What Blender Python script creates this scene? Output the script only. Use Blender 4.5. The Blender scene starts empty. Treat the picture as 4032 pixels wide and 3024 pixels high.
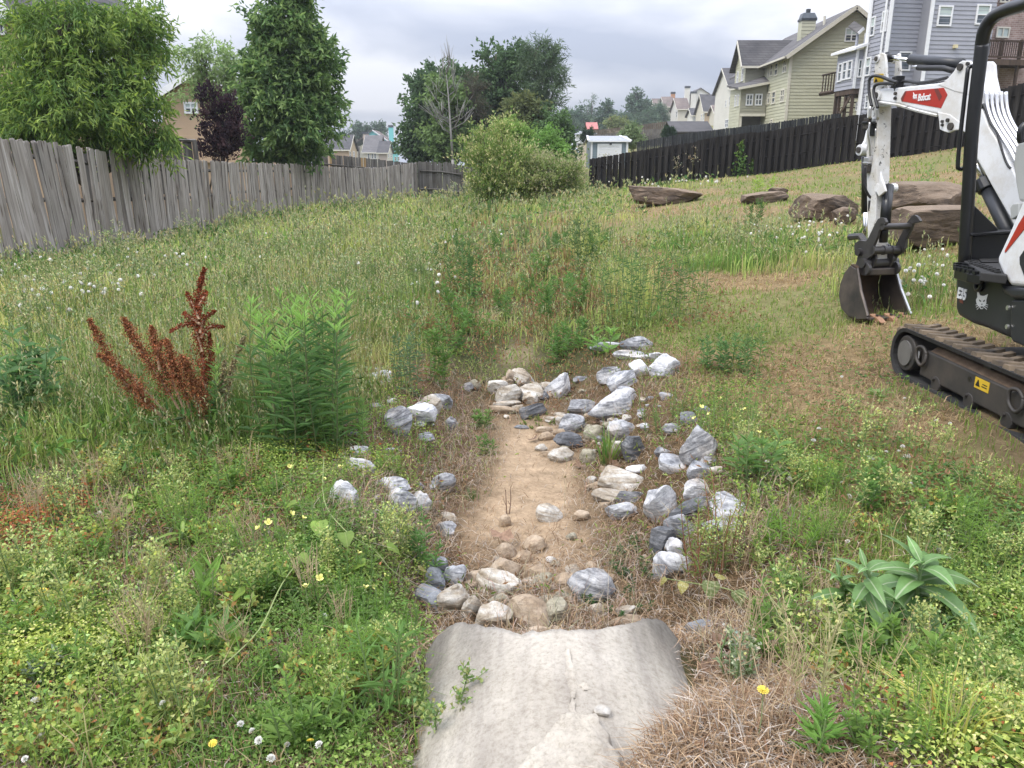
import bpy, math, random
import numpy as np
from mathutils import Vector, Matrix
SC = bpy.context.scene
COL = SC.collection
R = math.radians
rng = np.random.default_rng(7)
random.seed(7)
# ------------------------------------------------------------ camera, sky, sun, exposure
F, CX, CY = 3027.0, 2016.0, 1512.0            # focal length and centre in photograph pixels
PITCH, CAMZ = R(16.0), 1.6
cp, sp = math.cos(PITCH), math.sin(PITCH)
cam = bpy.data.cameras.new('camera')
cam.sensor_width = 36.0
cam.lens = 36.0 * F / 4032.0
cam.clip_start = 0.05
cam.clip_end = 4000.0
camo = bpy.data.objects.new('camera', cam)
COL.objects.link(camo)
camo.location = (0, 0, CAMZ)
camo.rotation_euler = (R(90) - PITCH, 0, 0)
SC.camera = camo
SUN_EL, SUN_AZ = R(58), R(238)                # azimuth clockwise from +Y
sun = bpy.data.lights.new('sun', 'SUN')
sun.energy = 1.5
sun.angle = R(22)
sun.color = (1.0, 0.93, 0.80)
suno = bpy.data.objects.new('sun', sun)
COL.objects.link(suno)
sd = Vector((math.sin(SUN_AZ) * math.cos(SUN_EL), math.cos(SUN_AZ) * math.cos(SUN_EL), math.sin(SUN_EL)))
suno.rotation_euler = sd.to_track_quat('Z', 'Y').to_euler()
suno.location = (0, 0, 40)
world = bpy.data.worlds.new('World')
SC.world = world
world.use_nodes = True
wt = world.node_tree
wt.nodes.clear()
def nd(t, typ, **kw):
 n = t.nodes.new(typ)
 for k, v in kw.items():
  if k.startswith('i_'):
   n.inputs[k[2:].replace('_', ' ')].default_value = v
  else:
   setattr(n, k, v)
 return n
def build_world():
 t = wt
 L = t.links.new
 out = nd(t, 'ShaderNodeOutputWorld')
 sky = nd(t, 'ShaderNodeTexSky', sky_type='NISHITA')
 sky.sun_disc = False
 sky.sun_elevation = SUN_EL
 sky.sun_rotation = SUN_AZ
 bg1 = nd(t, 'ShaderNodeBackground')
 bg1.inputs['Strength'].default_value = 0.10
 L(sky.outputs[0], bg1.inputs['Color'])
 tc = nd(t, 'ShaderNodeTexCoord')
 sep = nd(t, 'ShaderNodeSeparateXYZ')
 L(tc.outputs['Generated'], sep.inputs[0])
 def m(op, a, b=None, c=None):
  n = nd(t, 'ShaderNodeMath', operation=op)
  for i, v in enumerate((a, b, c)):
   if v is None:
    continue
   if isinstance(v, (int, float)):
    n.inputs[i].default_value = v
   else:
    L(v, n.inputs[i])
  return n.outputs[0]
 z = m('MAXIMUM', sep.outputs[2], 0.0)
 den = m('ADD', z, 0.16)
 u = m('DIVIDE', sep.outputs[0], den)
 v = m('DIVIDE', sep.outputs[1], den)
 cmb = nd(t, 'ShaderNodeCombineXYZ')
 L(u, cmb.inputs[0]); L(v, cmb.inputs[1])
 cmb.inputs[2].default_value = 3.3
 n1 = nd(t, 'ShaderNodeTexNoise')
 n1.inputs['Scale'].default_value = 0.8
 n1.inputs['Detail'].default_value = 5.0
 n1.inputs['Roughness'].default_value = 0.5
 n1.inputs['Distortion'].default_value = 0.35
 L(cmb.outputs[0], n1.inputs['Vector'])
 rp = nd(t, 'ShaderNodeValToRGB')
 e = rp.color_ramp.elements
 e[0].position = 0.38; e[0].color = (0.42, 0.46, 0.57, 1)
 e[1].position = 0.62; e[1].color = (0.80, 0.81, 0.87, 1)
 x = rp.color_ramp.elements.new(0.50); x.color = (0.57, 0.60, 0.69, 1)
 L(n1.outputs[0], rp.inputs[0])
 # overcast sky, zenith raised beyond the CIE ratio to brighten the ground
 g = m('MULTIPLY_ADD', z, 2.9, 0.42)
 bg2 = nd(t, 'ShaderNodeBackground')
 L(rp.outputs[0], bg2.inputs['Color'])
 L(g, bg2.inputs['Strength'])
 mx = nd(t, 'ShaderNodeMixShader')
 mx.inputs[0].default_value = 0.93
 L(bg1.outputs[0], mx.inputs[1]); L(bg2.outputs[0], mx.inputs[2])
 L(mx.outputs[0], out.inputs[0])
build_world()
SC.view_settings.view_transform = 'Standard'
SC.view_settings.look = 'None'
SC.view_settings.exposure = 0.74
SC.view_settings.gamma = 1.0
SC.view_settings.use_curve_mapping = False
SC.render.engine = 'CYCLES'
SC.cycles.max_bounces = 6
SC.cycles.diffuse_bounces = 3
SC.cycles.glossy_bounces = 3
SC.cycles.transmission_bounces = 4
SC.cycles.transparent_max_bounces = 8
SC.cycles.use_denoising = True
SC.cycles.denoiser = 'OPENIMAGEDENOISE'
SC.cycles.caustics_reflective = False
SC.cycles.caustics_refractive = False
# ------------------------------------------------------------ helpers: rays and planes
def A3(*v):
 return np.array(v, float)
def ray(px, py):
 u = (px - CX) / F
 v = (CY - py) / F
 return A3(u, cp + v * sp, -sp + v * cp)
CAM = A3(0, 0, CAMZ)
def atY(px, py, Y):
 d = ray(px, py)
 return CAM + d * (Y / d[1])
def atZ(px, py, z):
 d = ray(px, py)
 return CAM + d * ((z - CAMZ) / d[2])
def proj(p):
 d = np.asarray(p, float) - CAM
 fw = d[1] * cp - d[2] * sp
 up = d[1] * sp + d[2] * cp
 return CX + F * d[0] / fw, CY - F * up / fw
class VP:
 """a vertical plane: point p0 (x, y) and direction d (x, y)"""
 def __init__(s, p0, d):
  s.p = A3(p0[0], p0[1], 0)
  d = A3(d[0], d[1], 0)
  s.d = d / np.linalg.norm(d)
  n = A3(s.d[1], -s.d[0], 0)
  if np.dot(n, CAM - s.p) < 0:
   n = -n
  s.n = n
 def hit(s, px, py, off=0.0):
  d = ray(px, py)
  p = s.p + s.n * off
  t = np.dot(p - CAM, s.n) / np.dot(d, s.n)
  q = CAM + d * t
  return float(np.dot(q - s.p, s.d)), float(q[2])
 def to(s, a, z, off=0.0):
  q = s.p + s.d * a + s.n * off
  return A3(q[0], q[1], z)
def ss(a, b, v):
 t = np.clip((v - a) / (b - a), 0, 1)
 return t * t * (3 - 2 * t)
# ------------------------------------------------------------ helpers: objects
LOC = {}
def tag(o, label=None, cat=None, group=None, kind=None):
 if label: o['label'] = label
 if cat: o['category'] = cat
 if group: o['group'] = group
 if kind: o['kind'] = kind
 return o
def thing(name, loc, label, cat, group=None):
 o = bpy.data.objects.new(name, None)
 o.empty_display_size = 0.1
 COL.objects.link(o)
 o.location = tuple(float(v) for v in loc)
 LOC[o.name] = Vector(o.location)
 return tag(o, label, cat, group)
def link(name, me, parent=None):
 o = bpy.data.objects.new(name, me)
 COL.objects.link(o)
 if parent is not None:
  o.parent = parent
  if parent.name in LOC:
   o.matrix_parent_inverse = Matrix.Translation(-LOC[parent.name])
 return o
def mesh_np(name, V, Fc, mats, cols=None, smooth=False, loop_tot=None):
 """V (n,3); Fc list of index arrays (m,3)/(m,4); cols (n,3) point colours"""
 me = bpy.data.meshes.new(name)
 V = np.asarray(V, np.float32)
 idx = []; tot = []
 for f in Fc:
  f = np.asarray(f, np.int32)
  if len(f) == 0: continue
  idx.append(f.ravel()); tot.append(np.full(len(f), f.shape[1], np.int32))
 idx = np.concatenate(idx); tot = np.concatenate(tot)
 me.vertices.add(len(V)); me.vertices.foreach_set('co', V.ravel())
 me.loops.add(len(idx)); me.loops.foreach_set('vertex_index', idx)
 me.polygons.add(len(tot))
 st = np.concatenate([[0], np.cumsum(tot)[:-1]]).astype(np.int32)
 me.polygons.foreach_set('loop_start', st)
 me.polygons.foreach_set('loop_total', tot)
 me.polygons.foreach_set('use_smooth', np.full(len(tot), smooth))
 me.update(calc_edges=True)
 if cols is not None:
  at = me.color_attributes.new('col', 'FLOAT_COLOR', 'POINT')
  c = np.ones((len(V), 4), np.float32); c[:, :3] = cols
  at.data.foreach_set('color', c.ravel())
 for m in (mats if isinstance(mats, (list, tuple)) else [mats]):
  me.materials.append(m)
 return me
class MB:
 """collects shapes and links them as ONE mesh object"""
 def __init__(s):
  s.v = []; s.f = []; s.m = []; s.mi = 0
 def add(s, vs, fs):
  o = len(s.v)
  s.v += [tuple(float(c) for c in v) for v in vs]
  s.f += [tuple(i + o for i in f) for f in fs]
  s.m += [s.mi] * len(fs)
  return s
 def obox(s, o, ax, ay, az):
  o, ax, ay, az = map(np.asarray, (o, ax, ay, az))
  P = [o, o + ax, o + ax + ay, o + ay]
  P += [p + az for p in P]
  if np.dot(np.cross(ax, ay), az) < 0:
   fs = [(0, 1, 2, 3), (7, 6, 5, 4), (4, 5, 1, 0), (5, 6, 2, 1), (6, 7, 3, 2), (7, 4, 0, 3)]
  else:
   fs = [(3, 2, 1, 0), (4, 5, 6, 7), (0, 1, 5, 4), (1, 2, 6, 5), (2, 3, 7, 6), (3, 0, 4, 7)]
  return s.add(P, fs)
 def box(s, c, size):
  c = np.asarray(c, float); h = np.asarray(size, float)
  return s.obox(c - h / 2, A3(h[0], 0, 0), A3(0, h[1], 0), A3(0, 0, h[2]))
 def prism(s, pts, vec):
  pts = [np.asarray(p, float) for p in pts]
  vec = np.asarray(vec, float)
  n = len(pts)
  nrm = np.zeros(3)
  for i in range(n):
   nrm += np.cross(pts[i], pts[(i + 1) % n])
  if np.dot(nrm, vec) > 0:
   pts = pts[::-1]
  P = pts + [p + vec for p in pts]
  fs = [tuple(range(n)), tuple(range(2 * n - 1, n - 1, -1))]
  for i in range(n):
   j = (i + 1) % n
   fs.append((j, i, i + n, j + n))
  return s.add(P, fs)
 def tube(s, pts, rad, n=8, cap=True):
  pts = [np.asarray(p, float) for p in pts]
  if not hasattr(rad, '__len__'): rad = [rad] * len(pts)
  vs = []
  up = A3(0.13, 0.31, 0.94)
  for i, p in enumerate(pts):
   t = pts[min(i + 1, len(pts) - 1)] - pts[max(i - 1, 0)]
   t = t / (np.linalg.norm(t) + 1e-9)
   if abs(np.dot(t, up)) > 0.97: up = A3(0.9, 0.2, 0.1)
   a = np.cross(t, up); a /= np.linalg.norm(a)
   b = np.cross(a, t)
   up = b
   for k in range(n):
    q = 2 * math.pi * k / n
    vs.append(p + rad[i] * (a * math.cos(q) + b * math.sin(q)))
  fs = []
  for i in range(len(pts) - 1):
   for k in range(n):
    k2 = (k + 1) % n
    fs.append((i * n + k, (i + 1) * n + k, (i + 1) * n + k2, i * n + k2))
  if cap:
   fs.append(tuple(range(n)))
   fs.append(tuple((len(pts) - 1) * n + k for k in range(n - 1, -1, -1)))
  return s.add(vs, fs)
 def cyl(s, p0, p1, r, n=14):
  return s.tube([p0, p1], r, n)
 def build(s, name, mat, parent=None, smooth=False, bevel=0.0, seg=2, auto=None):
  me = bpy.data.meshes.new(name)
  me.from_pydata(s.v, [], s.f)
  mats = mat if isinstance(mat, (list, tuple)) else [mat]
  for m in mats: me.materials.append(m)
  if len(mats) > 1:
   me.polygons.foreach_set('material_index', s.m)
  if smooth:
   me.polygons.foreach_set('use_smooth', [True] * len(me.polygons))
  me.update()
  if auto is not None:
   me.polygons.foreach_set('use_smooth', [True] * len(me.polygons))
   me.set_sharp_from_angle(angle=R(auto))
  o = link(name, me, parent)
  if bevel:
   b = o.modifiers.new('bevel', 'BEVEL')
   b.width = bevel; b.segments = seg; b.limit_method = 'ANGLE'; b.angle_limit = R(35)
  return o
# ------------------------------------------------------------ materials
def new_mat(name):
 m = bpy.data.materials.new(name)
 m.use_nodes = True
 t = m.node_tree
 t.nodes.clear()
 out = nd(t, 'ShaderNodeOutputMaterial')
 b = nd(t, 'ShaderNodeBsdfPrincipled')
 t.links.new(b.outputs[0], out.inputs[0])
 return m, t, b, out
def ramp(t, fac, stops):
 r = nd(t, 'ShaderNodeValToRGB')
 e = r.color_ramp.elements
 e[0].position, e[0].color = stops[0][0], (*stops[0][1], 1)
 e[1].position, e[1].color = stops[-1][0], (*stops[-1][1], 1)
 for p, c in stops[1:-1]:
  k = e.new(p); k.color = (*c, 1)
 t.links.new(fac, r.inputs[0])
 return r.outputs[0]
def noise_tex(t, scale, detail=4, rough=0.55, vec=None, dist=0.0):
 n = nd(t, 'ShaderNodeTexNoise')
 n.inputs['Scale'].default_value = scale
 n.inputs['Detail'].default_value = detail
 n.inputs['Roughness'].default_value = rough
 n.inputs['Distortion'].default_value = dist
 if vec is not None: t.links.new(vec, n.inputs['Vector'])
 return n.outputs[0]
def objvec(t, scale=(1, 1, 1), rot=(0, 0, 0), rnd=True):
 """object coordinates, shifted per object so that copies do not repeat"""
 tc = nd(t, 'ShaderNodeTexCoord')
 mp = nd(t, 'ShaderNodeMapping')
 mp.inputs['Scale'].default_value = scale
 mp.inputs['Rotation'].default_value = rot
 v = tc.outputs['Object']
 if rnd:
  oi = nd(t, 'ShaderNodeObjectInfo')
  mu = nd(t, 'ShaderNodeMath', operation='MULTIPLY'); mu.inputs[1].default_value = 37.0
  t.links.new(oi.outputs['Random'], mu.inputs[0])
  ad = nd(t, 'ShaderNodeVectorMath', operation='ADD')
  t.links.new(v, ad.inputs[0]); t.links.new(mu.outputs[0], ad.inputs[1])
  v = ad.outputs[0]
 t.links.new(v, mp.inputs[0])
 return mp.outputs[0]
def mixc(t, a, b, fac, typ='MIX'):
 n = nd(t, 'ShaderNodeMixRGB', blend_type=typ)
 for i, v in ((0, fac), (1, a), (2, b)):
  if isinstance(v, (int, float)): n.inputs[i].default_value = v
  elif isinstance(v, tuple): n.inputs[i].default_value = (*v, 1)
  else: t.links.new(v, n.inputs[i])
 return n.outputs[0]
def bump(t, b, h, strength=0.3, dist=0.01):
 n = nd(t, 'ShaderNodeBump')
 n.inputs['Strength'].default_value = strength
 n.inputs['Distance'].default_value = dist
 t.links.new(h, n.inputs['Height'])
 t.links.new(n.outputs[0], b.inputs['Normal'])
def objrand(t, lo, hi):
 oi = nd(t, 'ShaderNodeObjectInfo')
 mr = nd(t, 'ShaderNodeMapRange')
 mr.inputs['To Min'].default_value = lo; mr.inputs['To Max'].default_value = hi
 t.links.new(oi.outputs['Random'], mr.inputs[0])
 return mr.outputs[0]
def mat_plain(name, c1, c2=None, scale=3.0, rough=0.6, metal=0.0, bmp=0.0, vary=0.0, vec_scale=(1, 1, 1), spec=0.5, detail=5, bscale=None):
 m, t, b, out = new_mat(name)
 v = objvec(t, vec_scale)
 n = noise_tex(t, scale, detail, 0.6, v)
 col = ramp(t, n, [(0.3, c1), (0.7, c2 or c1)])
 if vary:
  val = nd(t, 'ShaderNodeHueSaturation')
  t.links.new(objrand(t, 1 - vary, 1 + vary), val.inputs['Value'])
  t.links.new(col, val.inputs['Color'])
  col = val.outputs[0]
 t.links.new(col, b.inputs['Base Color'])
 b.inputs['Roughness'].default_value = rough
 b.inputs['Metallic'].default_value = metal
 b.inputs['Specular IOR Level'].default_value = spec
 if bmp:
  bump(t, b, noise_tex(t, bscale or scale * 5, 6, 0.65, v), bmp, 0.01)
 return m
def mat_leaf(name, translucent=0.35, rough=0.55, gloss=0.25):
 m, t, b, out = new_mat(name)
 a = nd(t, 'ShaderNodeAttribute', attribute_name='col')
 t.links.new(a.outputs[0], b.inputs['Base Color'])
 b.inputs['Roughness'].default_value = rough
 b.inputs['Specular IOR Level'].default_value = gloss
 tr = nd(t, 'ShaderNodeBsdfTranslucent')
 hs = nd(t, 'ShaderNodeHueSaturation')
 hs.inputs['Value'].default_value = 1.25
 hs.inputs['Saturation'].default_value = 1.1
 t.links.new(a.outputs[0], hs.inputs['Color'])
 t.links.new(hs.outputs[0], tr.inputs[0])
 mx = nd(t, 'ShaderNodeMixShader')
 mx.inputs[0].default_value = translucent
 t.links.new(b.outputs[0], mx.inputs[1]); t.links.new(tr.outputs[0], mx.inputs[2])
 t.links.new(mx.outputs[0], out.inputs[0])
 return m
M = {}
M['leaf'] = mat_leaf('leaf', .42)
M['leaf_far'] = mat_leaf('leaf_far', 0.32, 0.7, 0.1)
M['straw'] = mat_leaf('straw', 0.12, 0.8, 0.1)
M['bark'] = mat_plain('bark', (0.09, 0.07, 0.05), (0.2, 0.17, 0.14), 6, 0.9, bmp=0.5, vec_scale=(1, 1, 0.3))
M['bark_pale'] = mat_plain('bark_pale', (0.2, 0.19, 0.17), (0.34, 0.33, 0.31), 6, 0.9, bmp=0.5, vec_scale=(1, 1, 0.3))
def mat_wood(name, stops, vary=0.2, knots=True, rough=0.9, hue=0.0):
 """weathered boards with the grain along local Z"""
 m, t, b, out = new_mat(name)
 v = objvec(t, (26, 26, 1.3))
 g = noise_tex(t, 1.0, 6, 0.65, v, 0.4)
 col = ramp(t, g, stops)
 v2 = objvec(t, (2.0, 2.0, 0.9))
 st = noise_tex(t, 1.5, 4, 0.6, v2)
 col = mixc(t, col, ramp(t, st, [(0.35, (0.62, 0.58, 0.54)), (0.65, (1.08, 1.06, 1.04))]), 1.0, 'MULTIPLY')
 if knots:
  v3 = objvec(t, (7.5, 7.5, 2.6))
  vo = nd(t, 'ShaderNodeTexVoronoi'); vo.inputs['Scale'].default_value = 1.0
  t.links.new(v3, vo.inputs['Vector'])
  k = ramp(t, vo.outputs['Distance'], [(0.05, (0.16, 0.13, 0.11)), (0.13, (0.55, 0.5, 0.46)), (0.2, (1, 1, 1))])
  col = mixc(t, col, k, 0.9, 'MULTIPLY')
 hs = nd(t, 'ShaderNodeHueSaturation')
 t.links.new(objrand(t, 1 - vary, 1 + vary), hs.inputs['Value'])
 t.links.new(col, hs.inputs['Color'])
 t.links.new(hs.outputs[0], b.inputs['Base Color'])
 b.inputs['Roughness'].default_value = rough
 b.inputs['Specular IOR Level'].default_value = 0.2
 bump(t, b, g, 0.5, 0.006)
 return m
M['grey_wood'] = mat_wood('grey_wood', [(0.25, (0.15, 0.135, 0.12)), (0.5, (0.31, 0.29, 0.27)), (0.75, (0.46, 0.44, 0.42))], 0.22)
M['dark_grey_wood'] = mat_wood('dark_grey_wood', [(0.25, (0.07, 0.065, 0.06)), (0.75, (0.2, 0.195, 0.185))], 0.2, False)
M['fresh_wood'] = mat_wood('fresh_wood', [(0.25, (0.3, 0.2, 0.1)), (0.75, (0.45, 0.33, 0.18))], 0.05, False)
M['black_wood'] = mat_wood('black_wood', [(0.25, (0.013, 0.0122, 0.012)), (0.75, (0.038, 0.0355, 0.034))], 0.2, False)
M['blue_black_wood'] = mat_wood('blue_black_wood', [(0.25, (0.018, 0.021, 0.024)), (0.75, (0.05, 0.056, 0.06))], 0.25, False)
M['brown_wood'] = mat_wood('brown_wood', [(0.25, (0.09, 0.07, 0.055)), (0.75, (0.2, 0.165, 0.13))], 0.2, False)
M['deck_brown'] = mat_wood('deck_brown', [(0.25, (0.05, 0.035, 0.028)), (0.75, (0.12, 0.09, 0.07))], 0.2, False)
# ------------------------------------------------------------ terrain
def softplus(v, k):
 return np.where(v > 20 * k, v, k * np.log1p(np.exp(np.clip(v / k, -30, 30))))
def chan_x(y):
 return 0.16 - 0.08 * ss(3.0, 7.0, y)
def chan_w(y):
 return 0.44 - 0.16 * ss(4.2, 6.5, y) - 0.12 * ss(7, 11, y)
def H(x, y):
 x = np.asarray(x, float); y = np.asarray(y, float)
 sl = 0.10 + 0.035 * ss(4.8, 6.3, y) - 0.018 * ss(12, 25, y)
 xr = softplus(x - 0.55, 0.25)
 xr = np.where(xr > 30, 30 + 14 * (1 - np.exp(-(xr - 30) / 14)), xr)
 z = sl * xr
 z = z - 0.010 * np.clip(y - 3, 0, 30) * ss(1.0, -3.0, x)
 z = z + 0.0032 * np.clip(x - 8, 0, 14) ** 2 * ss(14, 24, y)
 z = z + 4.5 * ss(72, 185, y) * ss(2, 24, x)
 z = z - 1.2 * ss(45, 90, y) * ss(0, -15, x)
 D = 0.27 * ss(2.15, 2.75, y) * (1 - 0.5 * ss(5.0, 8.0, y)) * (1 - ss(9, 17, y))
 w = chan_w(y)
 z = z - D * (1 - ss(w, w + 0.55, np.abs(x - chan_x(y))))
 d = (x - 0.27) * 0.83 - (y - 1.54) * 0.56
 z = z + 0.28 * ss(-0.25, 0.15, d) * ss(2.2, 1.4, y) * ss(1.9, 0.9, x) * ss(0.0, 0.2, x)
 near = ss(30, 14, y)
 z = z + near * (0.018 * np.sin(3.1 * x + 1.3 * y) * np.sin(2.3 * y - 0.7 * x) + 0.012 * np.sin(6.7 * x - 2.0 * y + 1) * np.sin(5.3 * y + x))
 z = z + ss(6, 20, y) * 0.06 * np.sin(0.9 * x + 0.4 * y) * np.sin(0.7 * y - 0.3 * x)
 return z
def Hs(x, y):
 return float(H(x, y))
def gnd(px, py):
 d = ray(px, py)
 t0 = 0.5; t = t0
 while t < 400:
  p = CAM + d * t
  if p[2] < Hs(p[0], p[1]):
   lo, hi = t0, t
   for _ in range(30):
    m = (lo + hi) / 2
    p = CAM + d * m
    if p[2] < Hs(p[0], p[1]): hi = m
    else: lo = m
   p = CAM + d * hi
   return p
  t0 = t
  t *= 1.01
 return CAM + d * t
def vnoise(x, y, s, seed=0):
 """cheap smooth 2-D value noise in 0..1"""
 x = np.asarray(x, float) * s + seed * 17.3; y = np.asarray(y, float) * s + seed * 9.1
 xi = np.floor(x).astype(np.int64); yi = np.floor(y).astype(np.int64)
 fx = x - xi; fy = y - yi
 fx = fx * fx * (3 - 2 * fx); fy = fy * fy * (3 - 2 * fy)
 def h(a, b):
  n = (a * 374761393 + b * 668265263 + seed * 1013) & 0x7fffffff
  n = ((n ^ (n >> 13)) * 1274126177) & 0x7fffffff
  return ((n ^ (n >> 16)) & 0xffff) / 65535.0
 a = h(xi, yi); b = h(xi + 1, yi); c = h(xi, yi + 1); d = h(xi + 1, yi + 1)
 return (a * (1 - fx) + b * fx) * (1 - fy) + (c * (1 - fx) + d * fx) * fy
def fnoise(x, y, s, seed=0):
 return 0.55 * vnoise(x, y, s, seed) + 0.3 * vnoise(x, y, s * 2.1, seed + 1) + 0.15 * vnoise(x, y, s * 4.3, seed + 2)
# --- region masks (0..1)
def m_sand(x, y):
 """bare sandy floor of the ditch and the trail beyond it"""
 a = np.abs(x - chan_x(y) + 0.06 * np.sin(2.1 * y))
 w = chan_w(y) * (0.62 - 0.1 * ss(5, 6.3, y))
 s = ss(w + 0.2, w - 0.12, a + 0.25 * (fnoise(x, y, 2.2, 5) - 0.5)) * ss(2.2, 2.7, y)
 lim = (1 - ss(5.1, 5.9, y) * (0.97 - 0.5 * np.exp(-((y - 7.2) / 0.45) ** 2) - 0.15 * np.exp(-((y - 9.2) / 0.8) ** 2))) * (1 - 0.75 * ss(3.5, 3.0, y + 0.5 * (fnoise(x, y, 2.5, 6) - 0.5)) * ss(.32, .5, fnoise(x, y, 2.0, 7)))
 return s * np.clip(lim, 0, 1) * (1 - ss(11, 15, y))
def m_bank(x, y):
 """dry straw-covered banks with the rocks"""
 a = np.abs(x - chan_x(y))
 w = chan_w(y)
 return ss(w + 0.95, w + 0.45, a + 0.3 * (fnoise(x, y, 1.6, 9) - 0.5)) * ss(2.0, 2.6, y) * (1 - ss(5.6, 6.9, y))
def m_strawpile(x, y):
 d = (x - 0.27) * 0.83 - (y - 1.54) * 0.56
 return ss(-0.12, 0.1, d) * ss(0.98, 0.6, x + 0.3 * (fnoise(x, y, 3, 3) - 0.5)) * ss(2.6, 2.1, y)
def m_lawn(x, y):
 """short dry lawn on the right"""
 edge = 1.15 + 0.35 * (fnoise(x, y, 0.7, 12) - 0.5) - 0.25 * ss(8, 16, y)
 return ss(edge - 0.25, edge + 0.25, x) * ss(1.3, 2.4, y + 0.6 * x)
def build_ground():
 def axis(segs):
  out = []
  for a, b, n in segs:
   out += list(np.linspace(a, b, n, endpoint=False))
  return np.array(out + [segs[-1][1]])
 xs = axis([(-1600, -200, 8), (-200, -40, 16), (-40, -10, 20), (-10, -3, 24), (-3, 4, 140), (4, 12, 40), (12, 40, 30), (40, 200, 20), (200, 1600, 8)])
 ys = axis([(-300, -20, 6), (-20, 0, 10), (0, 1, 8), (1, 8, 150), (8, 16, 60), (16, 45, 50), (45, 200, 50), (200, 2500, 16)])
 X, Y = np.meshgrid(xs, ys)
 Z = H(X, Y)
 V = np.stack([X, Y, Z], -1).reshape(-1, 3)
 nx, ny = len(xs), len(ys)
 i = np.arange((nx - 1) * (ny - 1)); r = i // (nx - 1); c = i % (nx - 1)
 a = r * nx + c
 Fc = np.stack([a, a + 1, a + nx + 1, a + nx], -1)
 x = V[:, 0]; y = V[:, 1]
 g = np.array([0.055, 0.06, 0.025]); lawn = np.array([0.17, 0.165, 0.07]); far = np.array([0.17, 0.18, 0.07])
 straw = np.array([0.115, 0.08, 0.045]); sand = np.array([0.36, 0.27, 0.185])
 C = np.tile(g, (len(V), 1))
 def over(C, k, m):
  return C * (1 - m[:, None]) + k * m[:, None]
 n1 = fnoise(x, y, 0.9, 21)
 C = over(C, np.array([0.11, 0.12, 0.04]), ss(12, 25, y))
 ml = m_lawn(x, y)
 C = over(C, lawn, ml)
 brown = np.array([0.24, 0.175, 0.10])
 C = over(C, brown, ml * ss(0.42, 0.6, n1) * 0.85)
 C = over(C, far, ml * ss(20, 40, y) * 0.7)
 # worn ground beside the excavator
 C = over(C, brown, np.exp(-((x - 1.9) / 0.6) ** 2 - ((y - 4.6) / 0.9) ** 2) * 0.8)
 C = over(C, np.array([0.13, 0.092, 0.058]), ss(.35, -.1, np.maximum(np.abs(x - 3.37) - .85, np.abs(y - 4.1) - 1.15) + .3 * (fnoise(x, y, 2, 77) - .5)) * .85)  # packed mud darkened under the machine so its tracks do not seem to hover
 C = over(C, straw, np.clip(m_bank(x, y) + m_strawpile(x, y), 0, 1))
 C = over(C, sand, m_sand(x, y))
 C = over(C, np.array([0.24, 0.16, 0.1]), ss(0.0, 0.2, 0.3 - np.hypot((x + 1.05) / 1.3, (y - 2.35))))
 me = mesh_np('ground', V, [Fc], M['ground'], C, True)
 o = link('ground', me)
 tag(o, kind='structure')
def ground_mat():
 m, t, b, out = new_mat('ground')
 a = nd(t, 'ShaderNodeAttribute', attribute_name='col')
 tc = nd(t, 'ShaderNodeTexCoord')
 v = tc.outputs['Object']
 n1 = noise_tex(t, 9, 8, 0.7, v)
 n2 = noise_tex(t, 55, 5, 0.7, v)
 col = mixc(t, a.outputs[0], ramp(t, n1, [(0.3, (0.62, 0.6, 0.56)), (0.7, (1.22, 1.2, 1.15))]), 1.0, 'MULTIPLY')
 col = mixc(t, col, ramp(t, n2, [(0.3, (0.75, 0.74, 0.72)), (0.68, (1.15, 1.15, 1.15))]), 1.0, 'MULTIPLY')
 t.links.new(col, b.inputs['Base Color'])
 b.inputs['Roughness'].default_value = 0.95
 b.inputs['Specular IOR Level'].default_value = 0.15
 h = mixc(t, n1, n2, 0.4)
 bump(t, b, h, 0.6, 0.03)
 return m
M['ground'] = ground_mat()
build_ground()
# ------------------------------------------------------------ rocks
def mat_rock(name, stops, bands=6.0, bandmix=0.55, bmp=0.9, rough=0.85):
 m, t, b, out = new_mat(name)
 v = objvec(t, (1, 1, 1.0))
 n = noise_tex(t, 5.0, 8, 0.65, v, 0.6)
 v2 = objvec(t, (bands * .7, bands * .7, bands * 5.0), (0.5, 0.35, 0))
 wv = noise_tex(t, 1.3, 5, 0.62, v2, 0.7)
 f = mixc(t, n, wv, bandmix)
 col = ramp(t, f, stops)
 sp_ = noise_tex(t, 60.0, 3, 0.7, v)
 col = mixc(t, col, ramp(t, sp_, [(0.3, (0.72, 0.72, 0.74)), (0.6, (1.1, 1.1, 1.1))]), 1.0, 'MULTIPLY')
 d = noise_tex(t, 3.0, 5, 0.6, v)
 col = mixc(t, col, ramp(t, d, [(0.56, (1, 1, 1)), (0.72, (0.72, 0.6, 0.46))]), 0.8, 'MULTIPLY')
 hs = nd(t, 'ShaderNodeHueSaturation')
 t.links.new(objrand(t, 0.85, 1.15), hs.inputs['Value'])
 t.links.new(col, hs.inputs['Color'])
 t.links.new(hs.outputs[0], b.inputs['Base Color'])
 b.inputs['Roughness'].default_value = rough
 b.inputs['Specular IOR Level'].default_value = 0.3
 h = mixc(t, noise_tex(t, 14, 8, 0.7, v, 0.3), wv, 0.45)
 bump(t, b, h, bmp, 0.02)
 return m
M['rock_w'] = mat_rock('white_marble_rock', [(0.36, (0.10, 0.105, 0.115)), (0.44, (0.30, 0.305, 0.32)), (0.5, (0.52, 0.52, 0.525)), (0.66, (0.70, 0.69, 0.68))], 5.0)
M['rock_g'] = mat_rock('grey_banded_rock', [(0.36, (0.06, 0.062, 0.068)), (0.46, (0.18, 0.182, 0.19)), (0.54, (0.36, 0.36, 0.365)), (0.66, (0.58, 0.575, 0.57))], 7.0)
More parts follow.
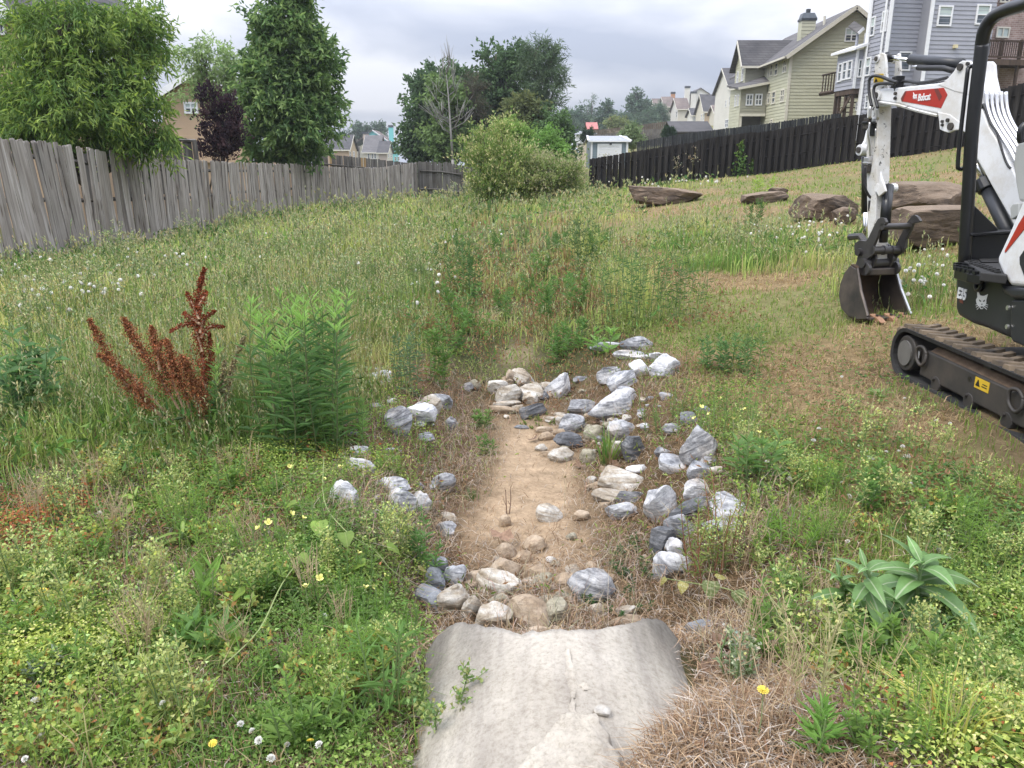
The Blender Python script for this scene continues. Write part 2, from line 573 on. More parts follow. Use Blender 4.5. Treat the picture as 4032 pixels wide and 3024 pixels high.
M['rock_d'] = mat_rock('dark_grey_rock', [(0.38, (0.04, 0.042, 0.046)), (0.52, (0.12, 0.123, 0.13)), (0.66, (0.34, 0.34, 0.34))], 8.0)
M['rock_t'] = mat_rock('tan_rock', [(0.36, (0.20, 0.145, 0.095)), (0.5, (0.34, 0.26, 0.18)), (0.66, (0.47, 0.39, 0.30))], 4.0, 0.4)
M['rock_o'] = mat_rock('olive_rock', [(0.36, (0.13, 0.115, 0.08)), (0.5, (0.27, 0.245, 0.18)), (0.66, (0.44, 0.41, 0.32))], 5.0, 0.5)
M['rock_s'] = mat_rock('slate_rock', [(0.3, (0.12, 0.128, 0.14)), (0.5, (0.22, 0.232, 0.25)), (0.75, (0.36, 0.37, 0.385))], 6.0, 0.3)
M['rock_m'] = mat_rock('mixed_rock', [(0.36, (0.15, 0.12, 0.085)), (0.46, (0.33, 0.28, 0.215)), (0.55, (0.46, 0.43, 0.38)), (0.67, (0.62, 0.60, 0.56))], 6.0, 0.6)
def ico(sub):
 ph = (1 + 5 ** .5) / 2
 V = [(-1, ph, 0), (1, ph, 0), (-1, -ph, 0), (1, -ph, 0), (0, -1, ph), (0, 1, ph), (0, -1, -ph), (0, 1, -ph), (ph, 0, -1), (ph, 0, 1), (-ph, 0, -1), (-ph, 0, 1)]
 Fs = [(0, 11, 5), (0, 5, 1), (0, 1, 7), (0, 7, 10), (0, 10, 11), (1, 5, 9), (5, 11, 4), (11, 10, 2), (10, 7, 6), (7, 1, 8), (3, 9, 4), (3, 4, 2), (3, 2, 6), (3, 6, 8), (3, 8, 9), (4, 9, 5), (2, 4, 11), (6, 2, 10), (8, 6, 7), (9, 8, 1)]
 V = [np.array(v) / np.linalg.norm(v) for v in V]
 for _ in range(sub):
  mid = {}; nf = []
  def g(a, b):
   k = (min(a, b), max(a, b))
   if k not in mid:
    p = V[a] + V[b]; V.append(p / np.linalg.norm(p)); mid[k] = len(V) - 1
   return mid[k]
  for a, b, c in Fs:
   x, y, z = g(a, b), g(b, c), g(c, a)
   nf += [(a, x, z), (b, y, x), (c, z, y), (x, y, z)]
  Fs = nf
 return np.array(V), np.array(Fs)
ICO = {s: ico(s) for s in (1, 2, 3, 4)}
def n3(P, s, seed):
 return (vnoise(P[:, 0] * s + 3.1 * seed, P[:, 1] * s + P[:, 2] * s * 0.7, 1.0, seed) +
   vnoise(P[:, 2] * s - seed, P[:, 0] * s * 0.8 - P[:, 1] * s, 1.0, seed + 5)) - 1.0
def rock_verts(size, seed, sub=3, nplanes=13, roundness=0.35, rough=0.06, boxy=0):
 g = np.random.default_rng(seed)
 V, Fs = ICO[sub]
 N = g.normal(size=(nplanes, 3)); N /= np.linalg.norm(N, axis=1)[:, None]
 d = g.uniform(0.66, 1.0, nplanes)
 if boxy:
  N = np.concatenate([N, np.concatenate([np.eye(3), -np.eye(3)]) + g.normal(0, .1, (6, 3))]); d = np.concatenate([d + .12, np.full(6, boxy) + g.normal(0, .04, 6)])
 dot = V @ N.T
 r = np.where(dot > 0.05, d[None, :] / np.maximum(dot, 0.05), 9).min(1)
 r = np.minimum(r, 1.35)
 r = r * (1 - roundness) + roundness * 0.92
 r = r * (1 + rough * n3(V, 2.6, seed % 50) + rough * 0.5 * n3(V, 7.0, seed % 50 + 7))
 P = V * r[:, None]
 lo, hi = P.min(0), P.max(0)
 P = (P - (lo + hi) / 2) / (hi - lo)
 return P * np.asarray(size), Fs
def place_rock(c, size, mat, seed, rot=(0, 0, 0), label=None, group=None, name='rock', cat='rock', sub=3, **kw):
 P, Fs = rock_verts(size, seed, sub, **kw)
 me = mesh_np(name, P, [Fs], mat, smooth=True)
 me.set_sharp_from_angle(angle=R(32))
 o = link(name, me)
 o.location = tuple(float(v) for v in c)
 o.rotation_euler = rot
 tag(o, label, cat, group)
 return o
ROCKTOP = []      # (x, y, radius): keeps the weeds off the stones
def rock_px(reg, cx, yt, yb, w, typ, roll, label, group=None, grp=None):
 ox, oy, sc = {5: (1244, 1200, 1.6458), 6: (2588, 1200, 1.5319), 8: (1300, 2000, 1.58), 9: (2600, 2000, 1.5447),
     'a': (1300, 1300, 1.586), 'b': (2000, 1300, 1.586), 'c': (2200, 1800, 1.586)}[reg]
 X, Y0, Y1, W = ox + cx / sc, oy + yt / sc, oy + yb / sc, w / sc
 p = gnd(X, Y1)
 t = p[1] * cp - (p[2] - CAMZ) * sp
 k = t / F
 Wm = W * k
 hv = (Y1 - Y0) * k
 el = math.atan2(CAMZ - p[2], p[1])
 dm = min(Wm * 0.85, hv * 1.0)
 Hm = math.sqrt(max(hv * hv - (dm * math.sin(el)) ** 2, (0.35 * hv) ** 2)) / math.cos(el) * 1.12
 seed = int(cx * 7 + yb * 13 + w)
 c = tuple(atY(X, (Y0 + Y1) / 2 + 0.05 * (Y1 - Y0), p[1] + dm * 0.42))
 ROCKTOP.append((c[0], c[1], Wm * 0.5))
 g = np.random.default_rng(seed)
 return place_rock(c, (Wm * 1.25, dm * 1.2, Hm * 1.15), M['rock_' + typ], seed, (R(g.uniform(-10, 10)), R(roll), R(g.uniform(-25, 25))), label, group,
      sub=3 if W > 45 else 2, roundness=0.10 if typ in 'wgd' else 0.26, nplanes=11, rough=0.09)
RK = [
 (5, 405, 432, 502, 160, 'w', 3, 'white angular rock alone among weeds left of the ditch, two small stones behind'),
 (5, 390, 408, 434, 34, 'w', 0, 'tiny white stone touching the back of the lone white rock'),
 (5, 437, 405, 434, 55, 'o', 0, 'small olive stone just behind the lone white rock'),
 (5, 540, 680, 848, 165, 'g', -18, 'grey and white split slab leaning at the left end of the left bank row'),
 (5, 685, 650, 792, 150, 'w', 8, 'smooth pale rock with flat face, second in the left bank row'),
 (5, 742, 592, 718, 115, 'm', 14, 'cream topped rock standing tallest behind the left bank row'),
 (5, 815, 575, 672, 120, 'g', 25, 'grey white rock at the right end of the left bank row'),
 (5, 866, 725, 812, 90, 'g', 10, 'pale grey rock half under dry straw below the left bank row'),
 (5, 705, 830, 893, 100, 'g', 0, 'low grey stone in straw under the left bank row'),
 (5, 240, 822, 858, 64, 'g', 0, 'small grey stone at the foot of the bushy goldenrod'),
 (5, 300, 1000, 1085, 190, 'w', -4, 'white stone with dark stripes beside the yellow green vine leaf'),
 (5, 290, 920, 985, 120, 'w', 0, 'white stone half hidden by straw above the striped white stone'),
 (5, 185, 1145, 1320, 150, 'w', 10, 'white rock deepest in weeds at the lower left of the bank'),
 (5, 500, 1115, 1225, 180, 'w', -6, 'broad white rock upper of the pair on the left bank by the dock leaf'),
 (5, 540, 1190, 1335, 170, 'w', 12, 'large white rock lower of the pair on the left bank by the dock leaf'),
 (5, 685, 1220, 1350, 110, 'w', 20, 'white rock sloping to the sand at the right of the left bank pair'),
 (5, 832, 1090, 1215, 125, 'g', -6, 'greenish grey block standing between left bank and sandy floor'),
 (5, 838, 1395, 1512, 105, 'w', 38, 'pale slab leaning diagonally at the left edge of the sand'),
 (5, 860, 1352, 1420, 110, 'm', 6, 'pinkish brown stone behind the diagonal pale slab'),
 (5, 515, 1420, 1482, 70, 'w', 0, 'small white stone buried in the left bank weeds near yellow flowers'),
 (5, 390, 1330, 1380, 70, 'g', 0, 'small grey stone under the low left white rocks'),
 (5, 1262, 420, 520, 75, 't', 0, 'small tan stone at the far left of the rock dam'),
 (5, 1335, 425, 522, 150, 'm', 22, 'pointed grey tan rock topmost of the rock dam across the ditch'),
 (5, 1235, 468, 525, 80, 't', 0, 'tan stone under the pointed rock of the dam'),
 (5, 1175, 485, 582, 110, 'm', 10, 'pale rounded rock at the left end of the dam'),
 (5, 1250, 520, 642, 155, 'm', -8, 'angular banded rock in front at the left of the dam'),
 (5, 1382, 505, 622, 170, 'm', 4, 'square tan grey block at the centre of the dam'),
 (5, 1495, 500, 562, 76, 'm', 0, 'small grey stone between the tan block and the striped rock'),
 (5, 1392, 560, 640, 100, 'm', -20, 'tan wedge leaning on the square block of the dam'),
 (5, 1238, 625, 662, 155, 'm', 0, 'thin flat stone lying below the dam on the left'),
 (5, 1220, 655, 707, 185, 't', 3, 'flat tan ledge stone at the head of the sand'),
 (5, 1312, 650, 702, 84, 'm', 0, 'small stone between the tan ledge and the green grey slab'),
 (5, 1405, 645, 732, 155, 'd', -6, 'green grey flat topped slab at the head of the sand by the moss'),
 (5, 1575, 480, 602, 175, 'w', -38, 'white rock with black stripes lying diagonally under the orange leaf'),
 (5, 1470, 565, 622, 64, 'd', -30, 'dark grey stone at the low end of the diagonal striped rock'),
 (5, 1712, 465, 502, 76, 'g', 0, 'small grey stone in brown roots right of the dam'),
 (5, 1028, 490, 560, 74, 'o', 0, 'olive stone in the grass left of the dam'),
 (5, 985, 510, 560, 60, 'g', 0, 'grey stone in straw left of the olive stone'),
 (5, 1888, 240, 292, 185, 'w', 4, 'flat white rock at the upper left of the right bank line'),
 (5, 2080, 215, 302, 185, 'g', 2, 'broad grey rock at the far top of the right bank line'),
 (5, 2030, 300, 352, 180, 'w', 0, 'flat white rock under the broad grey top one'),
 (5, 2200, 310, 372, 120, 'w', 4, 'white rock just right of the flat white one near the top'),
 (5, 2095, 360, 462, 118, 'w', -8, 'blocky white rock standing in the middle of the upper right bank'),
 (5, 1905, 402, 502, 145, 'w', -20, 'tilted grey white rock left of the blocky white one'),
 (5, 1985, 435, 562, 165, 'w', -28, 'white rock with black stripes pointing down to the largest one'),
 (6, 50, 305, 440, 165, 'w', 4, 'large flat white rock beside the dead grass mound on the right bank'),
 (5, 1925, 555, 735, 275, 'w', -16, 'largest white rock, long and grooved, on the right bank'),
 (5, 1722, 615, 722, 155, 'g', -6, 'grey striped rock touching the left of the largest white rock'),
 (5, 1665, 712, 832, 160, 'g', -10, 'round grey rock with dark underside below the striped one'),
 (5, 1588, 715, 782, 64, 'm', 0, 'small stone tucked left of the round grey rock'),
 (5, 1640, 830, 935, 175, 'd', 4, 'layered green grey slab facing the sand'),
 (5, 1605, 803, 842, 120, 't', 0, 'flat tan stone above the layered slab'),
 (5, 1478, 788, 832, 95, 't', 0, 'tan stone on the sand below the moss'),
 (5, 1330, 780, 806, 84, 's', 0, 'pale blue flat chip on the sand beside the moss'),
 (5, 1490, 830, 882, 95, 't', 0, 'tan stone on the sand left of the layered slab'),
 (5, 1460, 905, 950, 70, 'm', 0, 'small brown stone at the right edge of the bare sand'),
 (5, 1585, 930, 1022, 140, 'm', 10, 'brown stone below the layered slab'),
 (5, 1500, 948, 992, 84, 't', 0, 'flat tan stone left of the brown one below the slab'),
 (5, 1762, 935, 1022, 95, 'o', 0, 'pale olive stone at the left of the tall grass tuft'),
 (5, 1950, 885, 1000, 75, 'm', 0, 'pale upright stone right of the tall grass tuft'),
 (5, 1975, 760, 880, 170, 'g', 10, 'grey rock right behind the tall grass tuft'),
 (5, 2060, 855, 1005, 130, 'd', 0, 'dark grey block right of the tall grass tuft'),
 (5, 1800, 780, 880, 110, 'o', 0, 'olive stone behind the tall grass tuft'),
 (5, 1985, 1060, 1222, 265, 'm', -3, 'large tan grey boulder at the right edge of the sandy floor'),
 (5, 2085, 1035, 1105, 130, 'w', 0, 'white stone lying on the large tan grey boulder'),
 (5, 1830, 1150, 1202, 145, 't', 8, 'flat tan stone at the left foot of the large boulder'),
 (5, 1890, 1200, 1292, 175, 'm', 4, 'tan grey stone in front of the large boulder'),
 (5, 2035, 1205, 1285, 140, 'g', 0, 'grey stone under the right of the large boulder'),
 (5, 1865, 1280, 1322, 75, 't', 0, 'small tan chip between the stones in front of the boulder'),
 (5, 1985, 1285, 1390, 180, 'g', -6, 'low grey white stone nearest the pointed white rock'),
 (5, 1515, 1300, 1405, 150, 'm', 16, 'grey tan stone alone in the middle of the sandy floor'),
 (5, 1720, 1338, 1402, 95, 't', 0, 'tan stone on the sand right of the lone middle one'),
 (5, 1225, 1368, 1442, 64, 't', 0, 'small tan stone on the sand left of the lone middle one'),
 (6, 250, 768, 975, 205, 'g', -38, 'big grey rock with white streaks tilted up on the right bank'),
 (6, 45, 858, 932, 105, 'g', 0, 'grey stone left of the big tilted rock'),
 (6, 110, 922, 1012, 175, 'w', 6, 'low white grey rock at the foot of the big tilted one'),
 (6, 260, 945, 1058, 138, 'w', 0, 'white block just below the big tilted grey rock'),
 (6, 235, 1048, 1172, 122, 'w', 4, 'white rock with grey seams under the white block'),
 (6, 358, 972, 1028, 78, 'm', 0, 'small cream stone right of the white block'),
 (6, 312, 915, 962, 82, 'g', 0, 'small grey stone between the tilted rock and the white block'),
 (6, 20, 1100, 1308, 170, 'w', -24, 'pointed white triangular rock leaning on the right bank'),
 (6, 195, 1175, 1298, 230, 'd', -18, 'long dark slab lying right of the pointed white rock'),
 (6, 138, 1270, 1432, 155, 'g', -10, 'grey rock with white top under the dark slab'),
 (6, 40, 1355, 1535, 145, 'd', 0, 'dark grey rounded rock lowest left of the right bank'),
 (6, 118, 1418, 1545, 90, 'w', -30, 'white horn shaped rock rising beside the dark rounded rock'),
 (6, 95, 1500, 1655, 205, 'g', 8, 'folded grey white rock at the bottom of the right bank'),
 (6, 430, 1155, 1325, 190, 'g', 12, 'large grey rock behind the thin red stemmed weed'),
 (6, 390, 1300, 1408, 220, 'g', 0, 'low grey rock behind the weed below the large grey one'),
 (6, 185, 648, 722, 95, 's', 0, 'blue grey stone among the yellow flowered weeds'),
 (6, 90, 718, 782, 90, 'g', 0, 'grey stone in shade left of the blue grey one'),
 (6, 275, 610, 655, 90, 's', 0, 'half hidden blue stone highest in the yellow flowered weeds'),
 (8, 1632, 383, 595, 255, 'g', 6, 'large rounded grey boulder on the ditch floor nearest the pipe'),
 (8, 1033, 398, 535, 255, 'm', 4, 'flat white topped tan stone tilted over a gap in the ditch'),
 (8, 1100, 315, 445, 200, 't', 8, 'smooth tan stone behind the flat white topped one'),
 (8, 1088, 228, 325, 135, 't', 0, 'tan stone under a dead brown leaf on the ditch floor'),
 (8, 1272, 185, 282, 112, 't', -14, 'angular tan stone farthest up the pile before the pipe'),
 (8, 1205, 265, 345, 84, 't', 0, 'small tan stone between the leafy and the angular tan ones'),
 (8, 1275, 348, 465, 138, 't', 0, 'tan stone at the centre of the pile before the pipe'),
 (8, 1330, 400, 502, 142, 'o', 10, 'small pale pyramid stone right of the centre of the pile'),
 (8, 1460, 408, 508, 102, 't', 0, 'tan stone next to the large rounded grey boulder'),
 (8, 935, 385, 470, 150, 't', 0, 'buried tan stone left of the flat white topped one'),
 (8, 870, 452, 505, 84, 't', 0, 'small buried tan stone near the white grey upright one'),
 (8, 1060, 535, 612, 135, 'o', 0, 'olive stone in the gap under the tilted flat one'),
 (8, 1020, 608, 755, 205, 'm', -4, 'rough layered block touching the broken pipe edge'),
 (8, 1235, 553, 745, 225, 't', 4, 'round tan boulder at the middle of the broken pipe edge'),
 (8, 1405, 580, 725, 122, 'o', 0, 'olive square stone right of the round tan boulder'),
 (8, 1285, 738, 785, 160, 't', 0, 'flat tan stone at the lip of the pipe under a leaf'),
 (8, 1400, 738, 788, 84, 't', 0, 'small tan stone at the lip of the pipe'),
 (8, 765, 490, 668, 178, 'm', 0, 'striped tan rock beside the left end of the pipe edge'),
 (8, 865, 558, 705, 95, 'm', 24, 'narrow pale stone leaning against the striped tan rock'),
 (8, 770, 355, 492, 112, 'w', 10, 'white grey upright stone at the left of the pile'),
 (8, 682, 310, 435, 115, 'g', 30, 'grey tilted stone highest on the left of the pile'),
 (8, 660, 388, 525, 115, 's', 10, 'blue grey stone left of the white upright one'),
 (8, 605, 498, 625, 195, 's', 4, 'flat slate blue stone lowest at the left of the pile'),
 (8, 1478, 500, 562, 125, 't', 0, 'flat tan stone left of the large grey boulder'),
 (8, 1850, 608, 675, 120, 'm', 0, 'small tan grey stone right of the large grey boulder'),
 (8, 1845, 668, 725, 190, 't', 0, 'flat tan stone behind the right end of the pipe edge'),
 (8, 1660, 598, 662, 105, 'm', 0, 'low brown stone under the large grey boulder'),
 (8, 1950, 295, 355, 90, 'm', -14, 'small tan and white stone under the horn shaped rock'),
 (9, 250, 690, 790, 160, 's', 0, 'blue grey stone at the right side of the concrete pipe'),
 (8, 1415, 560, 600, 60, 't', 0, 'small tan stone behind the olive square one'),
]
for r_ in RK:
 rock_px(*r_)
def rubble():
 g = np.random.default_rng(12)
 for cx, cy, sx, sy, n, typs, lab, grp in (
   (1285, 935, 45, 40, 34, 'mmtgo', 'small loose stone filling gaps between the right bank rocks', 'small stones among the right bank rocks'),
   (1400, 890, 60, 40, 16, 'wgmg', 'small stone hidden under weeds on the right bank', 'small stones under the right bank weeds'),
   (1130, 855, 60, 22, 14, 'mto', 'small stone wedged in the rock dam', 'small stones in the rock dam'),
   (1150, 1260, 90, 40, 26, 'ttmo', 'small tan stone scattered before the pipe', 'small tan stones before the pipe'),
   (880, 920, 60, 40, 12, 'wgw', 'small pale stone in straw on the left bank', 'small stones on the left bank'),
   (830, 1050, 50, 50, 12, 'wg', 'small white stone in the weeds of the left bank', 'small white stones low on the left bank')):
  for i in range(n):
   p = gnd((cx + g.normal(0, sx)) * K0, (cy + g.normal(0, sy)) * K0)
   if p[1] < 2.65: continue
   s = g.uniform(.03, .085)
   place_rock((p[0], p[1], p[2] + s * .15), (s * g.uniform(.9, 1.4), s, s * .6), M['rock_' + typs[i % len(typs)]], 900 + i * 7 + n, (0, 0, g.random() * 6), lab, grp, sub=2, roundness=.15, nplanes=10)
K0 = 4032 / 2212.0
rubble()
# ------------------------------------------------------------ concrete pipe
m, t, b, out = new_mat('old_concrete')
v = objvec(t, rnd=False)
n1 = noise_tex(t, 2.2, 6, 0.6, v, 0.3)
n2 = noise_tex(t, 55, 8, 0.8, v)
sv = objvec(t, (9, 1.0, 9), rnd=False)
n3_ = noise_tex(t, 1.2, 5, 0.6, sv)
c_ = ramp(t, n1, [(0.3, (0.40, 0.355, 0.29)), (0.55, (0.53, 0.48, 0.405)), (0.75, (0.60, 0.555, 0.48))])
c_ = mixc(t, c_, ramp(t, n2, [(0.36, (0.72, 0.70, 0.67)), (0.5, (0.98, 0.98, 0.97)), (0.62, (1.1, 1.1, 1.1))]), 1.0, 'MULTIPLY')
c_ = mixc(t, c_, ramp(t, n3_, [(0.36, (0.72, 0.71, 0.72)), (0.55, (1.0, 1.0, 1.0)), (0.74, (1.12, 1.12, 1.1))]), 0.9, 'MULTIPLY')
at = nd(t, 'ShaderNodeAttribute', attribute_name='col')
c_ = mixc(t, c_, at.outputs[0], 1.0, 'MULTIPLY')
t.links.new(c_, b.inputs['Base Color'])
b.inputs['Roughness'].default_value = 0.9
bump(t, b, mixc(t, n2, n1, 0.3), 0.8, 0.02)
M['concrete'] = m
PX, PR, PZ = 0.155, 0.52, -0.30
def pipe_z(x):
 return PZ + math.sqrt(max(PR * PR - (x - PX) ** 2, 0))
def build_pipe():
 root = thing('concrete_pipe', (PX, 1.4, Hs(PX, 1.4)), 'broken end of a grey concrete drain pipe half sunk in the ground', 'pipe')
 na, ny = 150, 60
 th = np.linspace(R(-100), R(100), na)
 prof = lambda a: 2.08 + 0.27 * ss(R(10), R(50), abs(a + 0.03)) - 0.05 * ss(R(52), R(75), abs(a + 0.03)) + 0.05 * (fnoise(a * 4, 0.5, 1.0, 3) - 0.5) + 0.022 * (fnoise(a * 13 + np.sin(a * 5), 1.5, 1.0, 4) - 0.5) + 0.016 * (fnoise(a * 70, 2.5, 1.0, 14) - 0.5)
 V = []; C = []
 for r_ in (PR, PR - 0.075):
  for k in range(ny):
   f = k / (ny - 1)
   for a in th:
    ye = float(prof(a)) - (0.012 if r_ < PR else 0)
    y = 0.4 + (ye - 0.4) * f
    rr = r_ + 0.004 * (float(fnoise(a * 5, y * 5, 1.0, 8)) - 0.5)
    V.append((PX + rr * math.sin(a), y, PZ + rr * math.cos(a)))
    e = 1.0 - 0.5 * float(ss(0.5, 0.05, ye - y)) * float(ss(R(10), R(40), abs(a))) * (0.5 + float(fnoise(a * 9, y * 6, 1.0, 2)))
    C.append((e, e, e * 1.01))
 Fc = []
 for o in (0, na * ny):
  for k in range(ny - 1):
   for i in range(na - 1):
    q = (o + k * na + i, o + k * na + i + 1, o + (k + 1) * na + i + 1, o + (k + 1) * na + i)
    Fc.append(q if o == 0 else q[::-1])
 a0 = (ny - 1) * na
 for i in range(na - 1):
  Fc.append((a0 + i, a0 + i + 1, na * ny + a0 + i + 1, na * ny + a0 + i))
 link('barrel', mesh_np('barrel', V, [np.array(Fc)], M['concrete'], np.array(C), True), root)
 # mortar crust along the crown: an uneven sheet with its own thickness
 V = []; C = []; n_a, n_y = 46, 90
 for k in range(n_y):
  y = 0.75 + 0.93 * k / (n_y - 1)
  lo = PX - 0.195 + 0.07 * float(fnoise(y * 5, 0, 1, 31)) + 0.035 * float(fnoise(y * 26, 0, 1, 36)) + 0.13 * float(ss(1.5, 1.68, y))
  hi = PX + 0.06 + 0.07 * float(fnoise(y * 5, 3, 1, 33)) + 0.035 * float(fnoise(y * 28, 3, 1, 37)) - 0.06 * float(ss(1.5, 1.68, y))
  for i in range(n_a):
   x = lo + (hi - lo) * i / (n_a - 1)
   e = min(i, n_a - 1 - i) / 3.0
   e = min(e, (n_y - 1 - k) / 2.0)
   h = (0.012 + 0.02 * float(fnoise(x * 30, y * 30, 1, 35)) + 0.012 * float(fnoise(x * 90, y * 90, 1, 38))) * float(ss(0, 1, e)) - 0.006 * (e < 0.2)
   V.append((x, y, pipe_z(x) + h)); C.append((1.12, 1.12, 1.12))
 Fc = [(k * n_a + i, k * n_a + i + 1, (k + 1) * n_a + i + 1, (k + 1) * n_a + i) for k in range(n_y - 1) for i in range(n_a - 1)]
 link('mortar_crust', mesh_np('mortar_crust', V, [np.array(Fc)], M['concrete'], np.array(C), True), root)
 # pale splashes of old mortar on the barrel
 g = np.random.default_rng(3)
 for (x0, y0, w, h) in ((0.165, 1.86, 0.012, 0.22), (0.16, 1.68, 0.012, 0.14), (0.20, 1.80, 0.014, 0.03)):
  V = []; C = []; nx_, ny_ = 7, 14
  for k in range(ny_):
   for i in range(nx_):
    f = i / (nx_ - 1) - .5
    j = 1 + 1.2 * (g.random() - 0.5)
    x = x0 + 2 * w * f * j * (0.4 + 0.6 * math.sin(math.pi * (k + .5) / ny_)); y = y0 + h * (k / (ny_ - 1) - .5)
    V.append((x, y, pipe_z(x) + 0.0016 * (1.6 if 0 < i < nx_ - 1 else -0.6) + 0.001 * g.random())); C.append((1.18, 1.18, 1.18))
  Fc = [(k * nx_ + i, k * nx_ + i + 1, (k + 1) * nx_ + i + 1, (k + 1) * nx_ + i) for k in range(ny_ - 1) for i in range(nx_ - 1)]
  link('mortar_streak', mesh_np('mortar_streak', V, [np.array(Fc)], M['concrete'], np.array(C), True), root)
build_pipe()
place_rock((0.235, 1.70, pipe_z(0.235) + 0.008), (0.045, 0.034, 0.022), M['rock_m'], 5, label='small chip of concrete lying on top of the grey pipe', name='concrete_chip', cat='stone chip', sub=2)
# ------------------------------------------------------------ big brown boulders on the right
def mat_boulder():
 m, t, b, out = new_mat('brown_boulder')
 v = objvec(t, (1, 1, 3.2))
 n = noise_tex(t, 2.2, 9, 0.68, v, 0.7)
 col = ramp(t, n, [(0.36, (0.05, 0.036, 0.027)), (0.46, (0.10, 0.072, 0.051)), (0.56, (0.155, 0.112, 0.08)), (0.68, (0.25, 0.19, 0.135))])
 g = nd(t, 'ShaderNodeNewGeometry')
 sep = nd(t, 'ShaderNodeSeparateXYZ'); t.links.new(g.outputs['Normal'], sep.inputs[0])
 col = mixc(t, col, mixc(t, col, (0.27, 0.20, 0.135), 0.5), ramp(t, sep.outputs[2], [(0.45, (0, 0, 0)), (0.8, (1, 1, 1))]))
 t.links.new(col, b.inputs['Base Color'])
 b.inputs['Roughness'].default_value = 0.9
 bump(t, b, noise_tex(t, 6, 9, 0.7, v, 0.5), 0.9, 0.06)
 return m
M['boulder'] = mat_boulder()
def boulder(x0, x1, yt, yb, Y, depth, seed, label, roll=0, hb=0.25, yaw=0, rest=False):
 """full-pixel extents; the distance follows from the foot on the ground unless it rests on another"""
 if not rest: Y = min(gnd((x0 + x1) / 2, yb)[1], Y * 1.25)
 a = atY(x0, (yt + yb) / 2, Y); c = atY(x1, (yt + yb) / 2, Y)
 depth = min(depth, (c[0] - a[0]) * .8)
 top = atY((x0 + x1) / 2, yt, Y + depth * .3)[2]
 xm = (a[0] + c[0]) / 2
 bot = atY((x0 + x1) / 2, yb, Y)[2] - 0.1 * (top - atY((x0 + x1) / 2, yb, Y)[2])
 P, Fs = rock_verts((c[0] - a[0], depth, top - bot), seed, 4, 18, 0.05, 0.06, boxy=.86)
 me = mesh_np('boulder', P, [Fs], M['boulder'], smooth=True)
 me.set_sharp_from_angle(angle=R(24))
 o = link('boulder', me)
 o.location = (xm, Y + depth * 0.3, (top + bot) / 2)
 o.rotation_euler = (0, R(roll), R(yaw))
 tag(o, label, 'boulder')
 ROCKTOP.append((xm, Y + depth * .3, (c[0] - a[0]) * .42))
boulder(2476, 2772, 735, 806, 19.5, 1.6, 11, 'flat topped dark brown boulder lying alone in the lawn before the black fence', 2)
boulder(2935, 3110, 756, 800, 15.5, 1.3, 12, 'low pale brown boulder beside the lawn, lowest of the boulder row', -6)
boulder(3030, 3105, 738, 778, 16.3, 0.8, 17, 'small tan boulder poking up behind the low pale one', 0)
boulder(3155, 3395, 762, 868, 12.5, 1.2, 13, 'jagged reddish brown boulder left of the excavator arm', 5)
boulder(3290, 3375, 815, 885, 11.6, 0.5, 14, 'small orange brown stone in weeds under the jagged boulder', 0)
boulder(3470, 3890, 712, 835, 12.2, 1.7, 15, 'rounded tan brown boulder resting on the blocky one behind the excavator', -3, 0.1, rest=True)
boulder(3500, 3900, 806, 970, 10.8, 1.6, 16, 'big blocky dark brown boulder behind the excavator bucket', -3)
# ------------------------------------------------------------ fences
def top_of(poly, px):
 xs = [p[0] for p in poly]; ys = [p[1] for p in poly]
 return float(np.interp(px, xs, ys))
def picket_mesh(name, mat, w, th, ear=0.03, seed=0, warp=0.0, n=6):
 """a dog-eared board of height 1, bottom at the origin, grain along Z"""
 g = np.random.default_rng(seed)
 V = []
 wx = warp * np.cumsum(g.normal(0, 1, n + 1)); wy = warp * np.cumsum(g.normal(0, 1, n + 1))
 for k in range(n + 1):
  z = k / n if k < n else 1.0
  if k == n - 0: ww = w / 2 - ear
  else: ww = w / 2
  zz = z if k < n else 1.0
  if k == n - 1 and n > 1: zz = 1.0 - ear * 0.6
  V += [(wx[k] - ww, wy[k] - th / 2, zz), (wx[k] + ww, wy[k] - th / 2, zz), (wx[k] + ww, wy[k] + th / 2, zz), (wx[k] - ww, wy[k] + th / 2, zz)]
 Fs = []
 for k in range(n):
  a = 4 * k
  for i in range(4):
   j = (i + 1) % 4
   Fs.append((a + i, a + j, a + 4 + j, a + 4 + i))
 Fs.append((3, 2, 1, 0)); a = 4 * n; Fs.append((a, a + 1, a + 2, a + 3))
 me = bpy.data.meshes.new(name)
 me.from_pydata(V, [], Fs)
 me.materials.append(mat)
 return me
class Path:
 def __init__(s, pts):
  s.p = [A3(x, y, 0) for x, y in pts]
  s.l = [0.0]
  for a, b in zip(s.p, s.p[1:]):
   s.l.append(s.l[-1] + float(np.linalg.norm(b - a)))
  s.L = s.l[-1]
 def at(s, q):
  q = min(max(q, 0), s.L - 1e-6)
  for i in range(len(s.p) - 1):
   if q <= s.l[i + 1]:
    d = (s.p[i + 1] - s.p[i]); ln = np.linalg.norm(d); d = d / ln
    return s.p[i] + d * (q - s.l[i]), d
  return s.p[-1], d
def top_z(p, poly):
 """height of the measured skyline over point p"""
 px, _ = proj((p[0], p[1], 1.6))
 for _ in range(3):
  py = top_of(poly, px)
  z = atY(px, py, p[1])[2]
  px, _ = proj((p[0], p[1], z))
 return z
K = 4032 / 2212.0
